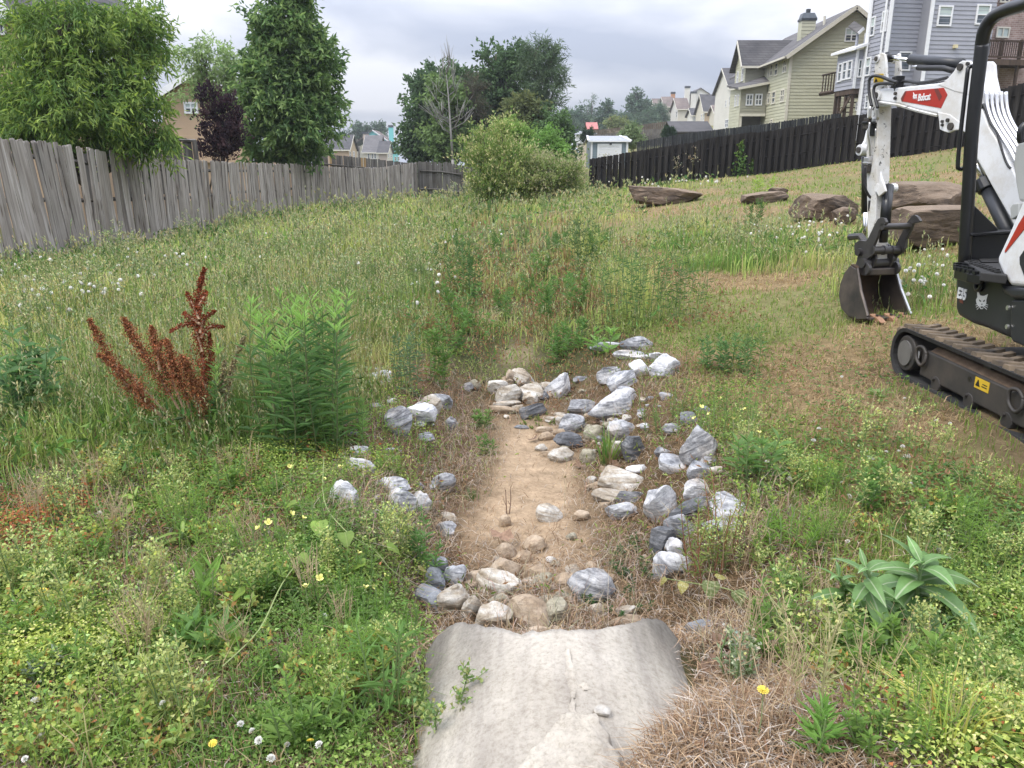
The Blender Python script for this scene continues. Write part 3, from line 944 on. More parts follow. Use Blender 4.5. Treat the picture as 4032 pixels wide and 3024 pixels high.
def fence_left():
 root = thing('picket_fence', (-8.8, 14, Hs(-8.8, 14)), 'long weathered grey wooden picket fence sagging along the left of the meadow', 'fence')
 top = [(x * K, y * K) for x, y in [(-900, 225), (-300, 268), (0, 296), (130, 306), (145, 313), (335, 341), (420, 346), (500, 350), (620, 354), (690, 358), (760, 363), (830, 361), (880, 353), (912, 348)]]
 path = Path([(-9.3, 9.2), (-8.9, 13.4), (-8.55, 20), (-8.6, 27), (-8.0, 34), (-6.6, 39.5), (-5.15, 43.5)])
 meshes = [picket_mesh('picket', M['grey_wood'], 0.142, 0.018, 0.022, i, 0.006) for i in range(10)]
 q = 0.0; i = 0
 g = np.random.default_rng(4)
 while q < path.L - 0.05:
  p, d = path.at(q)
  zt = top_z(p, top) + g.normal(0, 0.014)
  zb = Hs(p[0], p[1]) - 0.02 + max(0, g.normal(0.0, 0.03))
  h = zt - zb
  o = link('picket', meshes[i % 10], root)
  n = A3(d[1], -d[0], 0)
  lean = 0.045 * math.sin(q * 0.55 + 1.0) + 0.03 * math.sin(q * 1.9) + g.normal(0, 0.018)
  tilt = 0.012 * math.sin(q * 0.8 + 2) + g.normal(0, 0.005)
  if 3.5 < q < 7: lean += -0.07
  off = n * (0.015 * math.sin(q * 0.45) + g.normal(0, 0.006))
  yaw = math.atan2(d[1], d[0])
  c = p + off
  o.location = (c[0] - LOC[root.name][0] * 0, c[1], zb)
  o.rotation_euler = (tilt, lean, yaw)
  wsc = 1.0 + g.normal(0, 0.06)
  o.scale = (wsc, 1, h)
  q += 0.142 * wsc + abs(g.normal(0.004, 0.006)) + (0.03 if g.random() < 0.05 else 0)
  i += 1
 # rails and posts on the far side
 for fr in (0.15, 0.5, 0.86):
  mb = MB(); pts = []
  for k in range(60):
   p, d = path.at(path.L * k / 59.0)
   n = A3(d[1], -d[0], 0)
   zt = top_z(p, top); zb = Hs(p[0], p[1])
   pts.append(A3(p[0], p[1], zb + (zt - zb) * fr) - n * 0.08)
  mb.tube(pts, 0.042, 4)
  mb.build('rail', M['dark_grey_wood'], root)
 q = 0.2
 while q < path.L:
  p, d = path.at(q)
  n = A3(d[1], -d[0], 0)
  zt = top_z(p, top) - 0.1
  c = p - n * 0.14
  MB().box((c[0], c[1], (zt + Hs(c[0], c[1]) - .3) / 2), (0.09, 0.09, zt - Hs(c[0], c[1]) + .3)).build('post', M['dark_grey_wood'], root)
  q += 2.44
 # loose board lying at the foot
 a = gnd(395, 985); b_ = gnd(620, 958)
 a = a + A3(0, 0, 0.10); b_ = b_ + A3(0, 0, 0.12)
 d = b_ - a; ln = np.linalg.norm(d)
 mb = MB(); mb.obox(a, d, A3(0.02, 0.028, 0), A3(0, 0, 0.14))
 o = mb.build('loose_board', M['grey_wood'])
 tag(o, 'loose grey board lying on edge along the foot of the picket fence', 'board')
def simple_fence(name, label, path, top, mat, sp, w, th=0.02, rails=(0.2, 0.6), rail_side=-1, posts=2.44, both=False, height=1.8, joined=False,
     railmat=None, special=None, seed=1, zbase=None, step=None, cat='fence', pname='picket', lean=0.012, jit=0.012):
 p0, _ = path.at(0)
 root = thing(name, (p0[0], p0[1], Hs(p0[0], p0[1])), label, cat)
 g = np.random.default_rng(seed)
 meshes = [picket_mesh(pname, mat, w, th, 0.02, i, 0.003, 3) for i in range(4)]
 q = sp * 0.5; i = 0
 jm = MB()
 def zt_at(p):
  return top_z(p, top) if top is not None else Hs(p[0], p[1]) + height
 while q < path.L:
  p, d = path.at(q)
  n = A3(d[1], -d[0], 0)
  if np.dot(n, CAM - p) < 0: n = -n
  qq = q if step is None else (math.floor(q / step) + 0.5) * step
  pz, _ = path.at(qq)
  zt = (zt_at(p) * 0.55 + zt_at(pz) * 0.45 if step else zt_at(p)) + g.normal(0, jit)
  zb = max(Hs(p[0], p[1]) - 0.03, zt - height - 0.12)
  if zb > zt - height: zb = zt - height
  if both: zb = min(zb, Hs(p[0], p[1]) - .05)
  off = 0.0
  if both: off = 0.06 if i % 2 == 0 else -0.06
  c = p + n * off
  if joined:
   u = d * w; 
   jm.obox(A3(c[0], c[1], zb) - u / 2, u, n * th, A3(0, 0, zt - zb))
  else:
   me = meshes[i % 4]
   if special and i in special:
    me = meshes[i % 4].copy(); me.materials.clear(); me.materials.append(M['fresh_wood'])
   o = link(pname, me, root)
   o.location = (c[0], c[1], zb)
   o.rotation_euler = (0, g.normal(0, lean), math.atan2(d[1], d[0]))
   o.scale = (1 + g.normal(0, 0.03), 1, zt - zb)
  q += sp * (0.5 if both else 1.0)
  i += 1
 if joined:
  o = jm.build('pickets', mat, root); o['kind'] = 'stuff'
 nseg = max(int(path.L / 2), 2)
 for fr in rails:
  mb = MB()
  pts = []
  for k in range(nseg + 1):
   p, d = path.at(path.L * k / nseg)
   n = A3(d[1], -d[0], 0)
   if np.dot(n, CAM - p) < 0: n = -n
   zt = zt_at(p)
   pts.append(A3(p[0], p[1], zt - height * fr) + n * (0 if both else 0.05 * (-rail_side)))
  mb.tube(pts, 0.045 if not both else 0.024, 4)
  mb.build('rail', railmat or mat, root)
 if posts:
  q = 0.02
  while q < path.L:
   p, d = path.at(q)
   n = A3(d[1], -d[0], 0)
   if np.dot(n, CAM - p) < 0: n = -n
   zt = zt_at(p) - 0.02
   c = p + n * (0.075 if both else 0.10 * (-rail_side))
   b0 = zt - height - 0.3
   MB().box((c[0], c[1], (zt + b0) / 2), (0.1, 0.1, zt - b0)).build('post', railmat or mat, root)
   q += posts
 return root
fence_left()
simple_fence('return_fence', 'short dark grey fence panel with two rails joining the corner of the picket fence', Path([(-5.12, 43.55), (-2.65, 43.9)]),
    [(1660, 636), (1760, 640), (1835, 655)], M['dark_grey_wood'], 0.148, 0.14, rails=(0.27, 0.78), rail_side=-1, posts=2.38, height=1.85)
simple_fence('back_fence', 'grey back yard fence with two new tan boards behind the picket fence', Path([(-17.5, 49), (-9.5, 50), (-3.9, 52), (0, 53)]),
    [(600, 590), (1270, 606), (1420, 620), (1600, 640), (1740, 652), (2100, 660)], M['dark_grey_wood'], 0.15, 0.145, rails=(0.33, 0.8), rail_side=-1, posts=2.44,
    special={41, 54, 55}, height=1.8)
simple_fence('side_fence', 'low grey fence seen under the peach branches behind the purple plum', Path([(-11.6, 24), (-9.6, 24.5)]),
    [(690, 545), (810, 552), (900, 556)], M['dark_grey_wood'], 0.15, 0.145, rails=(0.02, 0.5), rail_side=-1, posts=2.0, height=1.5)
BF = [(2310, 627), (2453, 604), (2605, 579), (2738, 560), (2740, 554), (2877, 531), (2973, 519), (2977, 523), (3163, 493), (3240, 478), (3242, 474), (3261, 469), (3400, 449), (3530, 424), (3700, 394), (3934, 352), (4032, 326), (4400, 250)]
simple_fence('black_fence', 'nearest black stained fence of alternating boards climbing the slope at right', Path([(3.55, 36.2), (12.2, 33.6), (16.6, 31.2), (20.5, 28.4), (24, 25)]),
    BF, M['black_wood'], 0.27, 0.15, th=0.022, rails=(0.2, 0.58, 0.9), posts=2.44, both=True, height=1.9, lean=0.004, jit=0.008)
simple_fence('side_yard_fence', 'blue black weathered fence running away behind the nearest black fence', Path([(15.0, 37.0), (13.2, 52), (11.2, 72)]),
    [(2440, 570), (2475, 565), (2605, 541), (2741, 520), (2877, 504), (3044, 484), (3234, 455), (3300, 447)], M['blue_black_wood'], 0.3, 0.15, rails=(0.2, 0.6), posts=2.44, both=True, height=1.9)
def far_fence(x0, y0, Y0, x1, y1, Y1, h, mat, label, sp=0.35):
 a = atY(x0, y0, Y0); b = atY(x1, y1, Y1)
 return simple_fence('far_fence', label, Path([(a[0], a[1]), (b[0], b[1])]), [(x0 - 50, y0 + (y0 - y1) * 50 / max(x1 - x0, 1)), (x0, y0), (x1, y1), (x1 + 60, y1 + (y1 - y0) * 60 / max(x1 - x0, 1))], mat, sp, sp * 0.82,
      rails=(0.5,), posts=0, height=h, joined=True)
far_fence(2330, 515, 128, 2625, 478, 132, 2.2, M['brown_wood'], 'brown hillside fence highest of the fences under the pines')
far_fence(2345, 530, 112, 2660, 500, 112, 2.0, M['dark_grey_wood'], 'grey hillside fence below the brown one')
far_fence(2222, 573, 88, 2288, 570, 88, 1.8, M['brown_wood'], 'short brown fence left of the blue grey shed')
far_fence(2512, 538, 98, 2600, 529, 98, 1.2, M['dark_grey_wood'], 'low grey fence piece by the green lawn behind the shed')
# ------------------------------------------------------------ houses
def mat_paint(name, c, vary=0.03, rough=0.6, streak=0.12):
 m, t, b, out = new_mat(name)
 v = objvec(t, (1, 1, 0.35))
 n = noise_tex(t, 0.9, 6, 0.65, v)
 col = ramp(t, n, [(0.3, tuple(x * (1 - streak) for x in c)), (0.7, tuple(min(x * (1 + streak * .5), .9) for x in c))])
 hs = nd(t, 'ShaderNodeHueSaturation')
 t.links.new(objrand(t, 1 - vary, 1 + vary), hs.inputs['Value'])
 t.links.new(col, hs.inputs['Color'])
 t.links.new(hs.outputs[0], b.inputs['Base Color'])
 b.inputs['Roughness'].default_value = rough
 b.inputs['Specular IOR Level'].default_value = 0.3
 return m
def mat_lap(name, c, spacing=0.25):
 """far lap siding: the board lines as fine relief"""
 m, t, b, out = new_mat(name)
 tc = nd(t, 'ShaderNodeTexCoord')
 sep = nd(t, 'ShaderNodeSeparateXYZ'); t.links.new(tc.outputs['Object'], sep.inputs[0])
 mu = nd(t, 'ShaderNodeMath', operation='DIVIDE'); mu.inputs[1].default_value = spacing
 t.links.new(sep.outputs[2], mu.inputs[0])
 fr = nd(t, 'ShaderNodeMath', operation='FRACT'); t.links.new(mu.outputs[0], fr.inputs[0])
 n = noise_tex(t, 0.6, 5, 0.6, tc.outputs['Object'])
 col = ramp(t, n, [(0.3, tuple(x * 0.88 for x in c)), (0.7, c)])
 t.links.new(col, b.inputs['Base Color'])
 b.inputs['Roughness'].default_value = 0.65
 bump(t, b, fr.outputs[0], 0.6, 0.03)
 return m
def mat_roof(name, c):
 m, t, b, out = new_mat(name)
 v = objvec(t, (1, 1, 1))
 br = nd(t, 'ShaderNodeTexBrick')
 br.inputs['Scale'].default_value = 1.0
 br.inputs['Brick Width'].default_value = 0.9; br.inputs['Row Height'].default_value = 0.22
 br.inputs['Mortar Size'].default_value = 0.02
 br.inputs['Color1'].default_value = (*c, 1); br.inputs['Color2'].default_value = (*[x * 0.8 for x in c], 1)
 br.inputs['Mortar'].default_value = (*[x * 0.55 for x in c], 1)
 sepv = nd(t, 'ShaderNodeSeparateXYZ'); t.links.new(v, sepv.inputs[0])
 cb = nd(t, 'ShaderNodeCombineXYZ')
 ad = nd(t, 'ShaderNodeMath', operation='ADD'); t.links.new(sepv.outputs[0], ad.inputs[0]); t.links.new(sepv.outputs[1], ad.inputs[1])
 t.links.new(ad.outputs[0], cb.inputs[0]); t.links.new(sepv.outputs[2], cb.inputs[1])
 t.links.new(cb.outputs[0], br.inputs['Vector'])
 n = noise_tex(t, 0.45, 6, 0.65, v)
 col = mixc(t, br.outputs[0], ramp(t, n, [(0.3, (0.7, 0.7, 0.72)), (0.7, (1.2, 1.18, 1.15))]), 1.0, 'MULTIPLY')
 t.links.new(col, b.inputs['Base Color'])
 b.inputs['Roughness'].default_value = 0.9
 b.inputs['Specular IOR Level'].default_value = 0.2
 return m
def mat_brick():
 m, t, b, out = new_mat('red_brown_brick')
 v = objvec(t, (1, 1, 1), rnd=False)
 br = nd(t, 'ShaderNodeTexBrick')
 br.inputs['Scale'].default_value = 1.0
 br.inputs['Brick Width'].default_value = 0.34; br.inputs['Row Height'].default_value = 0.115
 br.inputs['Mortar Size'].default_value = 0.012
 br.inputs['Color1'].default_value = (0.24, 0.15, 0.125, 1); br.inputs['Color2'].default_value = (0.36, 0.26, 0.225, 1)
 br.inputs['Mortar'].default_value = (0.42, 0.37, 0.34, 1)
 s = nd(t, 'ShaderNodeSeparateXYZ'); t.links.new(v, s.inputs[0])
 ad = nd(t, 'ShaderNodeMath', operation='ADD'); t.links.new(s.outputs[0], ad.inputs[0]); t.links.new(s.outputs[1], ad.inputs[1])
 cb = nd(t, 'ShaderNodeCombineXYZ'); t.links.new(ad.outputs[0], cb.inputs[0]); t.links.new(s.outputs[2], cb.inputs[1])
 t.links.new(cb.outputs[0], br.inputs['Vector'])
 n = noise_tex(t, 1.5, 5, 0.6, v)
 col = mixc(t, br.outputs[0], ramp(t, n, [(0.3, (0.7, 0.68, 0.68)), (0.7, (1.25, 1.25, 1.25))]), 1.0, 'MULTIPLY')
 t.links.new(col, b.inputs['Base Color'])
 b.inputs['Roughness'].default_value = 0.85
 bump(t, b, br.outputs['Fac'], -0.5, 0.02)
 return m
def mat_glass(name='window_glass', c=(0.04, 0.05, 0.06)):
 m, t, b, out = new_mat(name)
 v = objvec(t, (1.3, 1.3, 0.8))
 n = noise_tex(t, 1.2, 2, 0.5, v)
 t.links.new(ramp(t, n, [(0.35, c), (0.65, tuple(x * 2.6 for x in c))]), b.inputs['Base Color'])
 b.inputs['Roughness'].default_value = 0.08
 b.inputs['Specular IOR Level'].default_value = 0.8
 return m
M['trim_white'] = mat_plain('white_trim', (0.72, 0.73, 0.75), (0.80, 0.80, 0.81), 3, 0.5)
M['trim_cream'] = mat_plain('cream_trim', (0.60, 0.57, 0.48), (0.68, 0.65, 0.56), 3, 0.5)
M['glass'] = mat_glass()
M['blind'] = mat_plain('window_blind', (0.42, 0.50, 0.48), (0.50, 0.57, 0.54), 2, 0.3)
M['green_siding'] = mat_paint('pale_green_siding', (0.50, 0.495, 0.37))
M['taupe_siding'] = mat_paint('taupe_siding', (0.33, 0.32, 0.25))
M['grey_siding'] = mat_paint('blue_grey_siding', (0.335, 0.342, 0.385))
M['roof_grey'] = mat_roof('grey_shingles', (0.155, 0.15, 0.152))
M['roof_dark'] = mat_roof('dark_shingles', (0.10, 0.098, 0.102))
M['roof_brown'] = mat_roof('brown_shingles', (0.20, 0.165, 0.15))
M['brick'] = mat_brick()
M['chimney_cap'] = mat_plain('dark_metal_cap', (0.05, 0.06, 0.07), (0.10, 0.11, 0.12), 2, 0.4, 0.5)
M['dark_void'] = mat_plain('painted_porch_shade', (0.09, 0.088, 0.085), (0.13, 0.125, 0.12), 1, 0.9)  # dark colour standing in for the shade behind the open porch
M['light_box'] = mat_plain('cream_vent_box', (0.66, 0.58, 0.36), None, 1, 0.5)
def clip_z(poly, zlo, zhi):
 def half(P, z, keep_above):
  out = []
  for i in range(len(P)):
   a, b = P[i], P[(i + 1) % len(P)]
   ia = (a[1] >= z) if keep_above else (a[1] <= z)
   ib = (b[1] >= z) if keep_above else (b[1] <= z)
   if ia: out.append(a)
   if ia != ib:
    f = (z - a[1]) / (b[1] - a[1])
    out.append((a[0] + (b[0] - a[0]) * f, z))
  return out
 P = half(poly, zlo, True)
 if len(P) >= 3: P = half(P, zhi, False)
 return P if len(P) >= 3 else None
def wall(root, name, pl, poly, mat, thick=0.2):
 mb = MB()
 mb.prism([pl.to(s, z) for s, z in poly], -pl.n * thick)
 return mb.build(name, mat, root)
def siding(root, pl, poly, expo, mat, zmin=None):
 """every lap board is a part of its own"""
 zs = [p[1] for p in poly]
 z = min(zs) if zmin is None else zmin
 while z < max(zs):
  P = clip_z(poly, z, z + expo)
  if P:
   ar = abs(sum(P[i][0] * P[(i + 1) % len(P)][1] - P[(i + 1) % len(P)][0] * P[i][1] for i in range(len(P)))) / 2
   if ar > 0.02:
    n = len(P)
    fr = [pl.to(s, q, 0.045 - 0.03 * (q - z) / expo) for s, q in P]
    bk = [pl.to(s, q, 0.004) for s, q in P]
    mb = MB()
    nr = np.cross(fr[1] - fr[0], fr[2] - fr[1])
    fs = [tuple(range(n)), tuple(range(2 * n - 1, n - 1, -1))] + [(i, i + n, (i + 1) % n + n, (i + 1) % n) for i in range(n)]
    if np.dot(nr, pl.n) < 0: fs = [f[::-1] for f in fs]
    mb.add(fr + bk, fs)
    mb.build('siding_board', mat, root)
  z += expo
def window(root, pl, x0, x1, y0, y1, rails=1, mulls=0, frame=None, off=0.05, fw=0.09, blind=False, px=True):
 if px:
  ym, xm = (y0 + y1) / 2, (x0 + x1) / 2
  s0, _ = pl.hit(x0, ym); s1, _ = pl.hit(x1, ym)
  _, z1 = pl.hit(xm, y0); _, z0 = pl.hit(xm, y1)
 else:
  s0, s1, z0, z1 = x0, x1, y0, y1
 if s0 > s1: s0, s1 = s1, s0
 fw = min(fw, (s1 - s0) * 0.16)
 fr = M['trim_white'] if frame is None else frame
 mb = MB()
 def bar(a0, a1, b0, b1, d=0.05):
  mb.obox(pl.to(a0, b0, off - 0.03), pl.d * (a1 - a0), A3(0, 0, b1 - b0), pl.n * (d + 0.03))
 bar(s0, s0 + fw, z0, z1); bar(s1 - fw, s1, z0, z1)
 bar(s0 + fw, s1 - fw, z0, z0 + fw); bar(s0 + fw, s1 - fw, z1 - fw, z1)
 for i in range(rails):
  zz = z0 + (z1 - z0) * (i + 1) / (rails + 1)
  bar(s0 + fw, s1 - fw, zz - fw * .35, zz + fw * .35, 0.035)
 for i in range(mulls):
  a = s0 + (s1 - s0) * (i + 1) / (mulls + 1)
  bar(a - fw * .45, a + fw * .45, z0 + fw, z1 - fw, 0.042)
 w = mb.build('window', fr, root)
 n = rails + 1
 for i in range(n):
  za = z0 + (z1 - z0) * i / n + (fw if i == 0 else 0); zb = z0 + (z1 - z0) * (i + 1) / n - (fw if i == n - 1 else 0)
  MB().obox(pl.to(s0 + fw * .8, za, off - 0.028), pl.d * (s1 - s0 - fw * 1.6), A3(0, 0, zb - za), pl.n * 0.02).build('pane', M['blind'] if (blind and i == n - 1) else M['glass'], w)
 return w
def slab(root, name, pts, mat, th=0.18):
 mb = MB()
 mb.prism(pts, A3(0, 0, -th))
 return mb.build(name, mat, root)
def strip(root, name, a, b, w, d, mat, out=None):
 """a trim strip between two points, w wide across, d deep"""
 a = np.asarray(a, float); b = np.asarray(b, float)
 t = b - a; L_ = np.linalg.norm(t); t /= L_
 o = out if out is not None else A3(0, -1, 0)
 s = np.cross(t, o); s /= np.linalg.norm(s)
 MB().obox(a - s * w / 2, t * L_, s * w, o * d).build(name, mat, root)
def house_green():
 r_ = lambda x, y: (2500 + x / 2.37, y / 2.37)
 c = atY(3117, 207, 66)
 ps = VP(c[:2], (1, 0)); pb = VP(c[:2], (0, 1))
 _, ze = ps.hit(3117, 207)
 sp_, zp = ps.hit(3364, 30)
 zb = Hs(c[0], 66) - 0.8
 root = thing('green_house', (c[0], 66, zb), 'tall pale green house with chimney between the grey house and the cream row', 'house')
 gab = [(0, zb), (2 * sp_, zb), (2 * sp_, ze), (sp_, zp), (0, ze)]
 wall(root, 'wall', ps, gab, M['green_siding'])
 siding(root, ps, gab, 0.25, M['green_siding'])
 L1 = 16.0
 body = MB(); body.obox(ps.to(0.0, zb, -0.21), ps.d * 2 * sp_, A3(0, L1 - .21, 0), A3(0, 0, ze - zb)); body.build('wall', M['green_siding'], root)
 fac = [(0, zb), (6.5, zb), (6.5, ze), (0, ze)]
 siding(root, pb, fac, 0.25, M['green_siding'])
 # main roof: two slopes, ridge running away
 k = (zp - ze) / sp_; ov = 0.55
 for sgn in (0, 1):
  e = -ov if sgn == 0 else 2 * sp_ + ov
  z_e = ze - k * ov + 0.1
  pts = [ps.to(e, z_e, 0.5), ps.to(sp_, zp + 0.1, 0.5), ps.to(sp_, zp + 0.1, -L1), ps.to(e, z_e, -L1)]
  slab(root, 'roof', pts, M['roof_grey'], 0.22)
  strip(root, 'barge_board', ps.to(e, z_e - 0.13, 0.52), ps.to(sp_, zp - 0.03, 0.52), 0.3, 0.04, M['trim_cream'], ps.n)
 for f in (0.0,):
  strip(root, 'corner_board', ps.to(0.0, zb, 0.03), ps.to(0.0, ze, 0.03), 0.22, 0.05, M['trim_cream'], ps.n)
 strip(root, 'gutter', ps.to(-ov - .05, ze - k * ov, 0.4), ps.to(-ov - .05, ze - k * ov, -6.5), 0.14, 0.12, M['trim_cream'], A3(-1, 0, 0))
 # windows
 window(root, ps, 3326, 3378, 110, 165, 1, 1, blind=True)
 for x0, x1, y0, y1 in ((1388, 1425, 548, 680), (1310, 1342, 582, 707), (1270, 1292, 592, 712), (1248, 1262, 605, 720),
       (1365, 1403, 830, 955), (1284, 1318, 850, 970), (1247, 1268, 857, 973), (1226, 1238, 865, 978), (1268, 1295, 1108, 1165)):
  a = r_(x0, y0); b = r_(x1, y1)
  window(root, pb, a[0], b[0], a[1], b[1], 1, 1 if x0 in (1388, 1365) else 0, frame=M['trim_cream'], fw=0.12)
 # cross wing with its steep roof, gable towards the left
 Yw = 72.5
 pw = VP((c[0], Yw), (1, 0))
 s_l, _ = pw.hit(2935, 300)
 _, z_we = pw.hit(2970, 249)
 rz = atY(2918, 158, 74.1)[2]
 wg = [(s_l, zb), (0.0, zb), (0.0, z_we), (s_l, z_we)]
 wall(root, 'wing_wall', pw, wg, M['green_siding'])
 siding(root, pw, wg, 0.25, M['taupe_siding'])
 pg = VP((c[0] + s_l, Yw), (0, 1))
 gg = [(0, zb), (3.2, zb), (3.2, z_we), (1.6, rz - 0.2), (0, z_we)]
 wall(root, 'wing_gable', pg, gg, M['green_siding'])
 siding(root, pg, gg, 0.25, M['green_siding'])
 for (x0, x1, y0, y1) in ((958, 972, 668, 775), (1003, 1018, 640, 755)):
  a = r_(x0, y0); b = r_(x1, y1); window(root, pg, a[0], b[0], a[1], b[1], 1, 0)
 xl, xr = c[0] + s_l - 0.5, c[0] + 9.0
 slab(root, 'wing_roof', [A3(xl, Yw - 0.45, z_we - 0.25), A3(xr, Yw - 0.45, z_we - 0.25), A3(xr, 74.1, rz), A3(xl, 74.1, rz)], M['roof_dark'], 0.2)
 slab(root, 'wing_roof', [A3(xl, 76.1, z_we - 0.25), A3(xr, 76.1, z_we - 0.25), A3(xr, 74.1, rz), A3(xl, 74.1, rz)], M['roof_dark'], 0.2)
 strip(root, 'barge_board', A3(xl - .01, Yw - 0.45, z_we - 0.4), A3(xl - .01, 74.1, rz - .15), 0.28, 0.04, M['trim_cream'], A3(-1, 0, 0))
 strip(root, 'eave_board', A3(xl, Yw - .46, z_we - .36), A3(c[0], Yw - .46, z_we - .36), 0.18, 0.04, M['trim_cream'], A3(0, -1, 0))
 # sun room on posts over an open porch
 Yr = 71.2
 pr = VP((c[0], Yr), (1, 0))
 a0, _ = pr.hit(2916, 400); a1, _ = pr.hit(3016, 400)
 a1 = min(a1, 0.0)
 _, rt = pr.hit(2960, 345); _, rb = pr.hit(2960, 449)
 rm = [(a0, rb), (a1, rb), (a1, rt + .5), (a0, rt)]
 wall(root, 'sun_room_wall', pr, rm, M['taupe_siding'], 1.2)
 siding(root, pr, rm, 0.25, M['taupe_siding'])
 for (x0, x1, y0, y1) in ((1034, 1099, 877, 986), (1119, 1186, 875, 985)):
  a = r_(x0, y0); b = r_(x1, y1); window(root, pr, a[0], b[0], a[1], b[1], 1, 1, fw=0.13)
 prl = VP((c[0] + a0, Yr), (0, 1))
 lf = [(0, zb), (3.4, zb), (3.4, rt), (0, rt)]
 wall(root, 'sun_room_side', prl, lf, M['taupe_siding'])
 siding(root, prl, lf, 0.25, M['green_siding'])
 for (x0, x1, y0, y1) in ((938, 950, 890, 995), (963, 974, 885, 990)):
  a = r_(x0, y0); b = r_(x1, y1); window(root, prl, a[0], b[0], a[1], b[1], 1, 0)
 slab(root, 'sun_room_roof', [pr.to(a0 - .4, rt - .05, .5), pr.to(a1 + .2, rt + .45, .5), pr.to(a1 + .2, rt + 1.1, -1.3), pr.to(a0 - .4, rt + .5, -3.4)], M['roof_grey'], 0.16)
 strip(root, 'fascia', pr.to(a0 - .4, rt - .12, .51), pr.to(a1 + .2, rt + .38, .51), 0.2, 0.04, M['trim_cream'], pr.n)
 strip(root, 'porch_beam', pr.to(a0, rb - .08, .06), pr.to(a1, rb - .08, .06), 0.22, 0.06, M['trim_cream'], pr.n)
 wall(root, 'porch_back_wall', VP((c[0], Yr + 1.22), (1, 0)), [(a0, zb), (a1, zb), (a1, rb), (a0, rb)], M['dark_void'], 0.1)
 strip(root, 'porch_post', pr.to(a0 + .12, zb, .02), pr.to(a0 + .12, rb - .2, .02), 0.2, 0.18, M['trim_cream'], -pr.n)
 # chimney
 x0, y0 = r_(1560, 360); x1, _ = r_(1690, 180)
 Yc = 70.0
 q0 = atY(r_(1560, 190)[0], r_(1560, 190)[1], Yc); q1 = atY(r_(1690, 190)[0], r_(1690, 190)[1], Yc)
 w = q1[0] - q0[0]; cz = q0[2]
 zz0 = ze
 pc = VP((q0[0], Yc), (1, 0))
 MB().box((q0[0] + w / 2, Yc + w * .35, (cz + zz0) / 2), (w, w * .7, cz - zz0)).build('chimney', M['green_siding'], root)
 ch = [(0, zz0), (w, zz0), (w, cz), (0, cz)]
 siding(root, pc, ch, 0.28, M['green_siding'])
 mb = MB()
 mb.box((q0[0] + w / 2, Yc + w * .35, cz + 0.08), (w * 1.12, w * .85, 0.18))
 mb.prism([A3(q0[0] - w * .05, Yc - .1, cz + .17), A3(q0[0] + w * 1.05, Yc - .1, cz + .17), A3(q0[0] + w * .9, Yc + .1, cz + .6), A3(q0[0] + w * .1, Yc + .1, cz + .6)], A3(0, w * .7, 0))
 mb.box((q0[0] + w / 2, Yc + w * .35, cz + .75), (w * .26, w * .26, 0.35))
 mb.build('chimney_cap', M['chimney_cap'], root)
 a = atY(r_(1770, 205)[0], r_(1770, 205)[1], 68.5); b = atY(r_(1771, 150)[0], r_(1771, 150)[1], 68.5)
 MB().cyl(a - A3(0, 0, .5), b, 0.1).build('vent_pipe', M['trim_cream'], root)
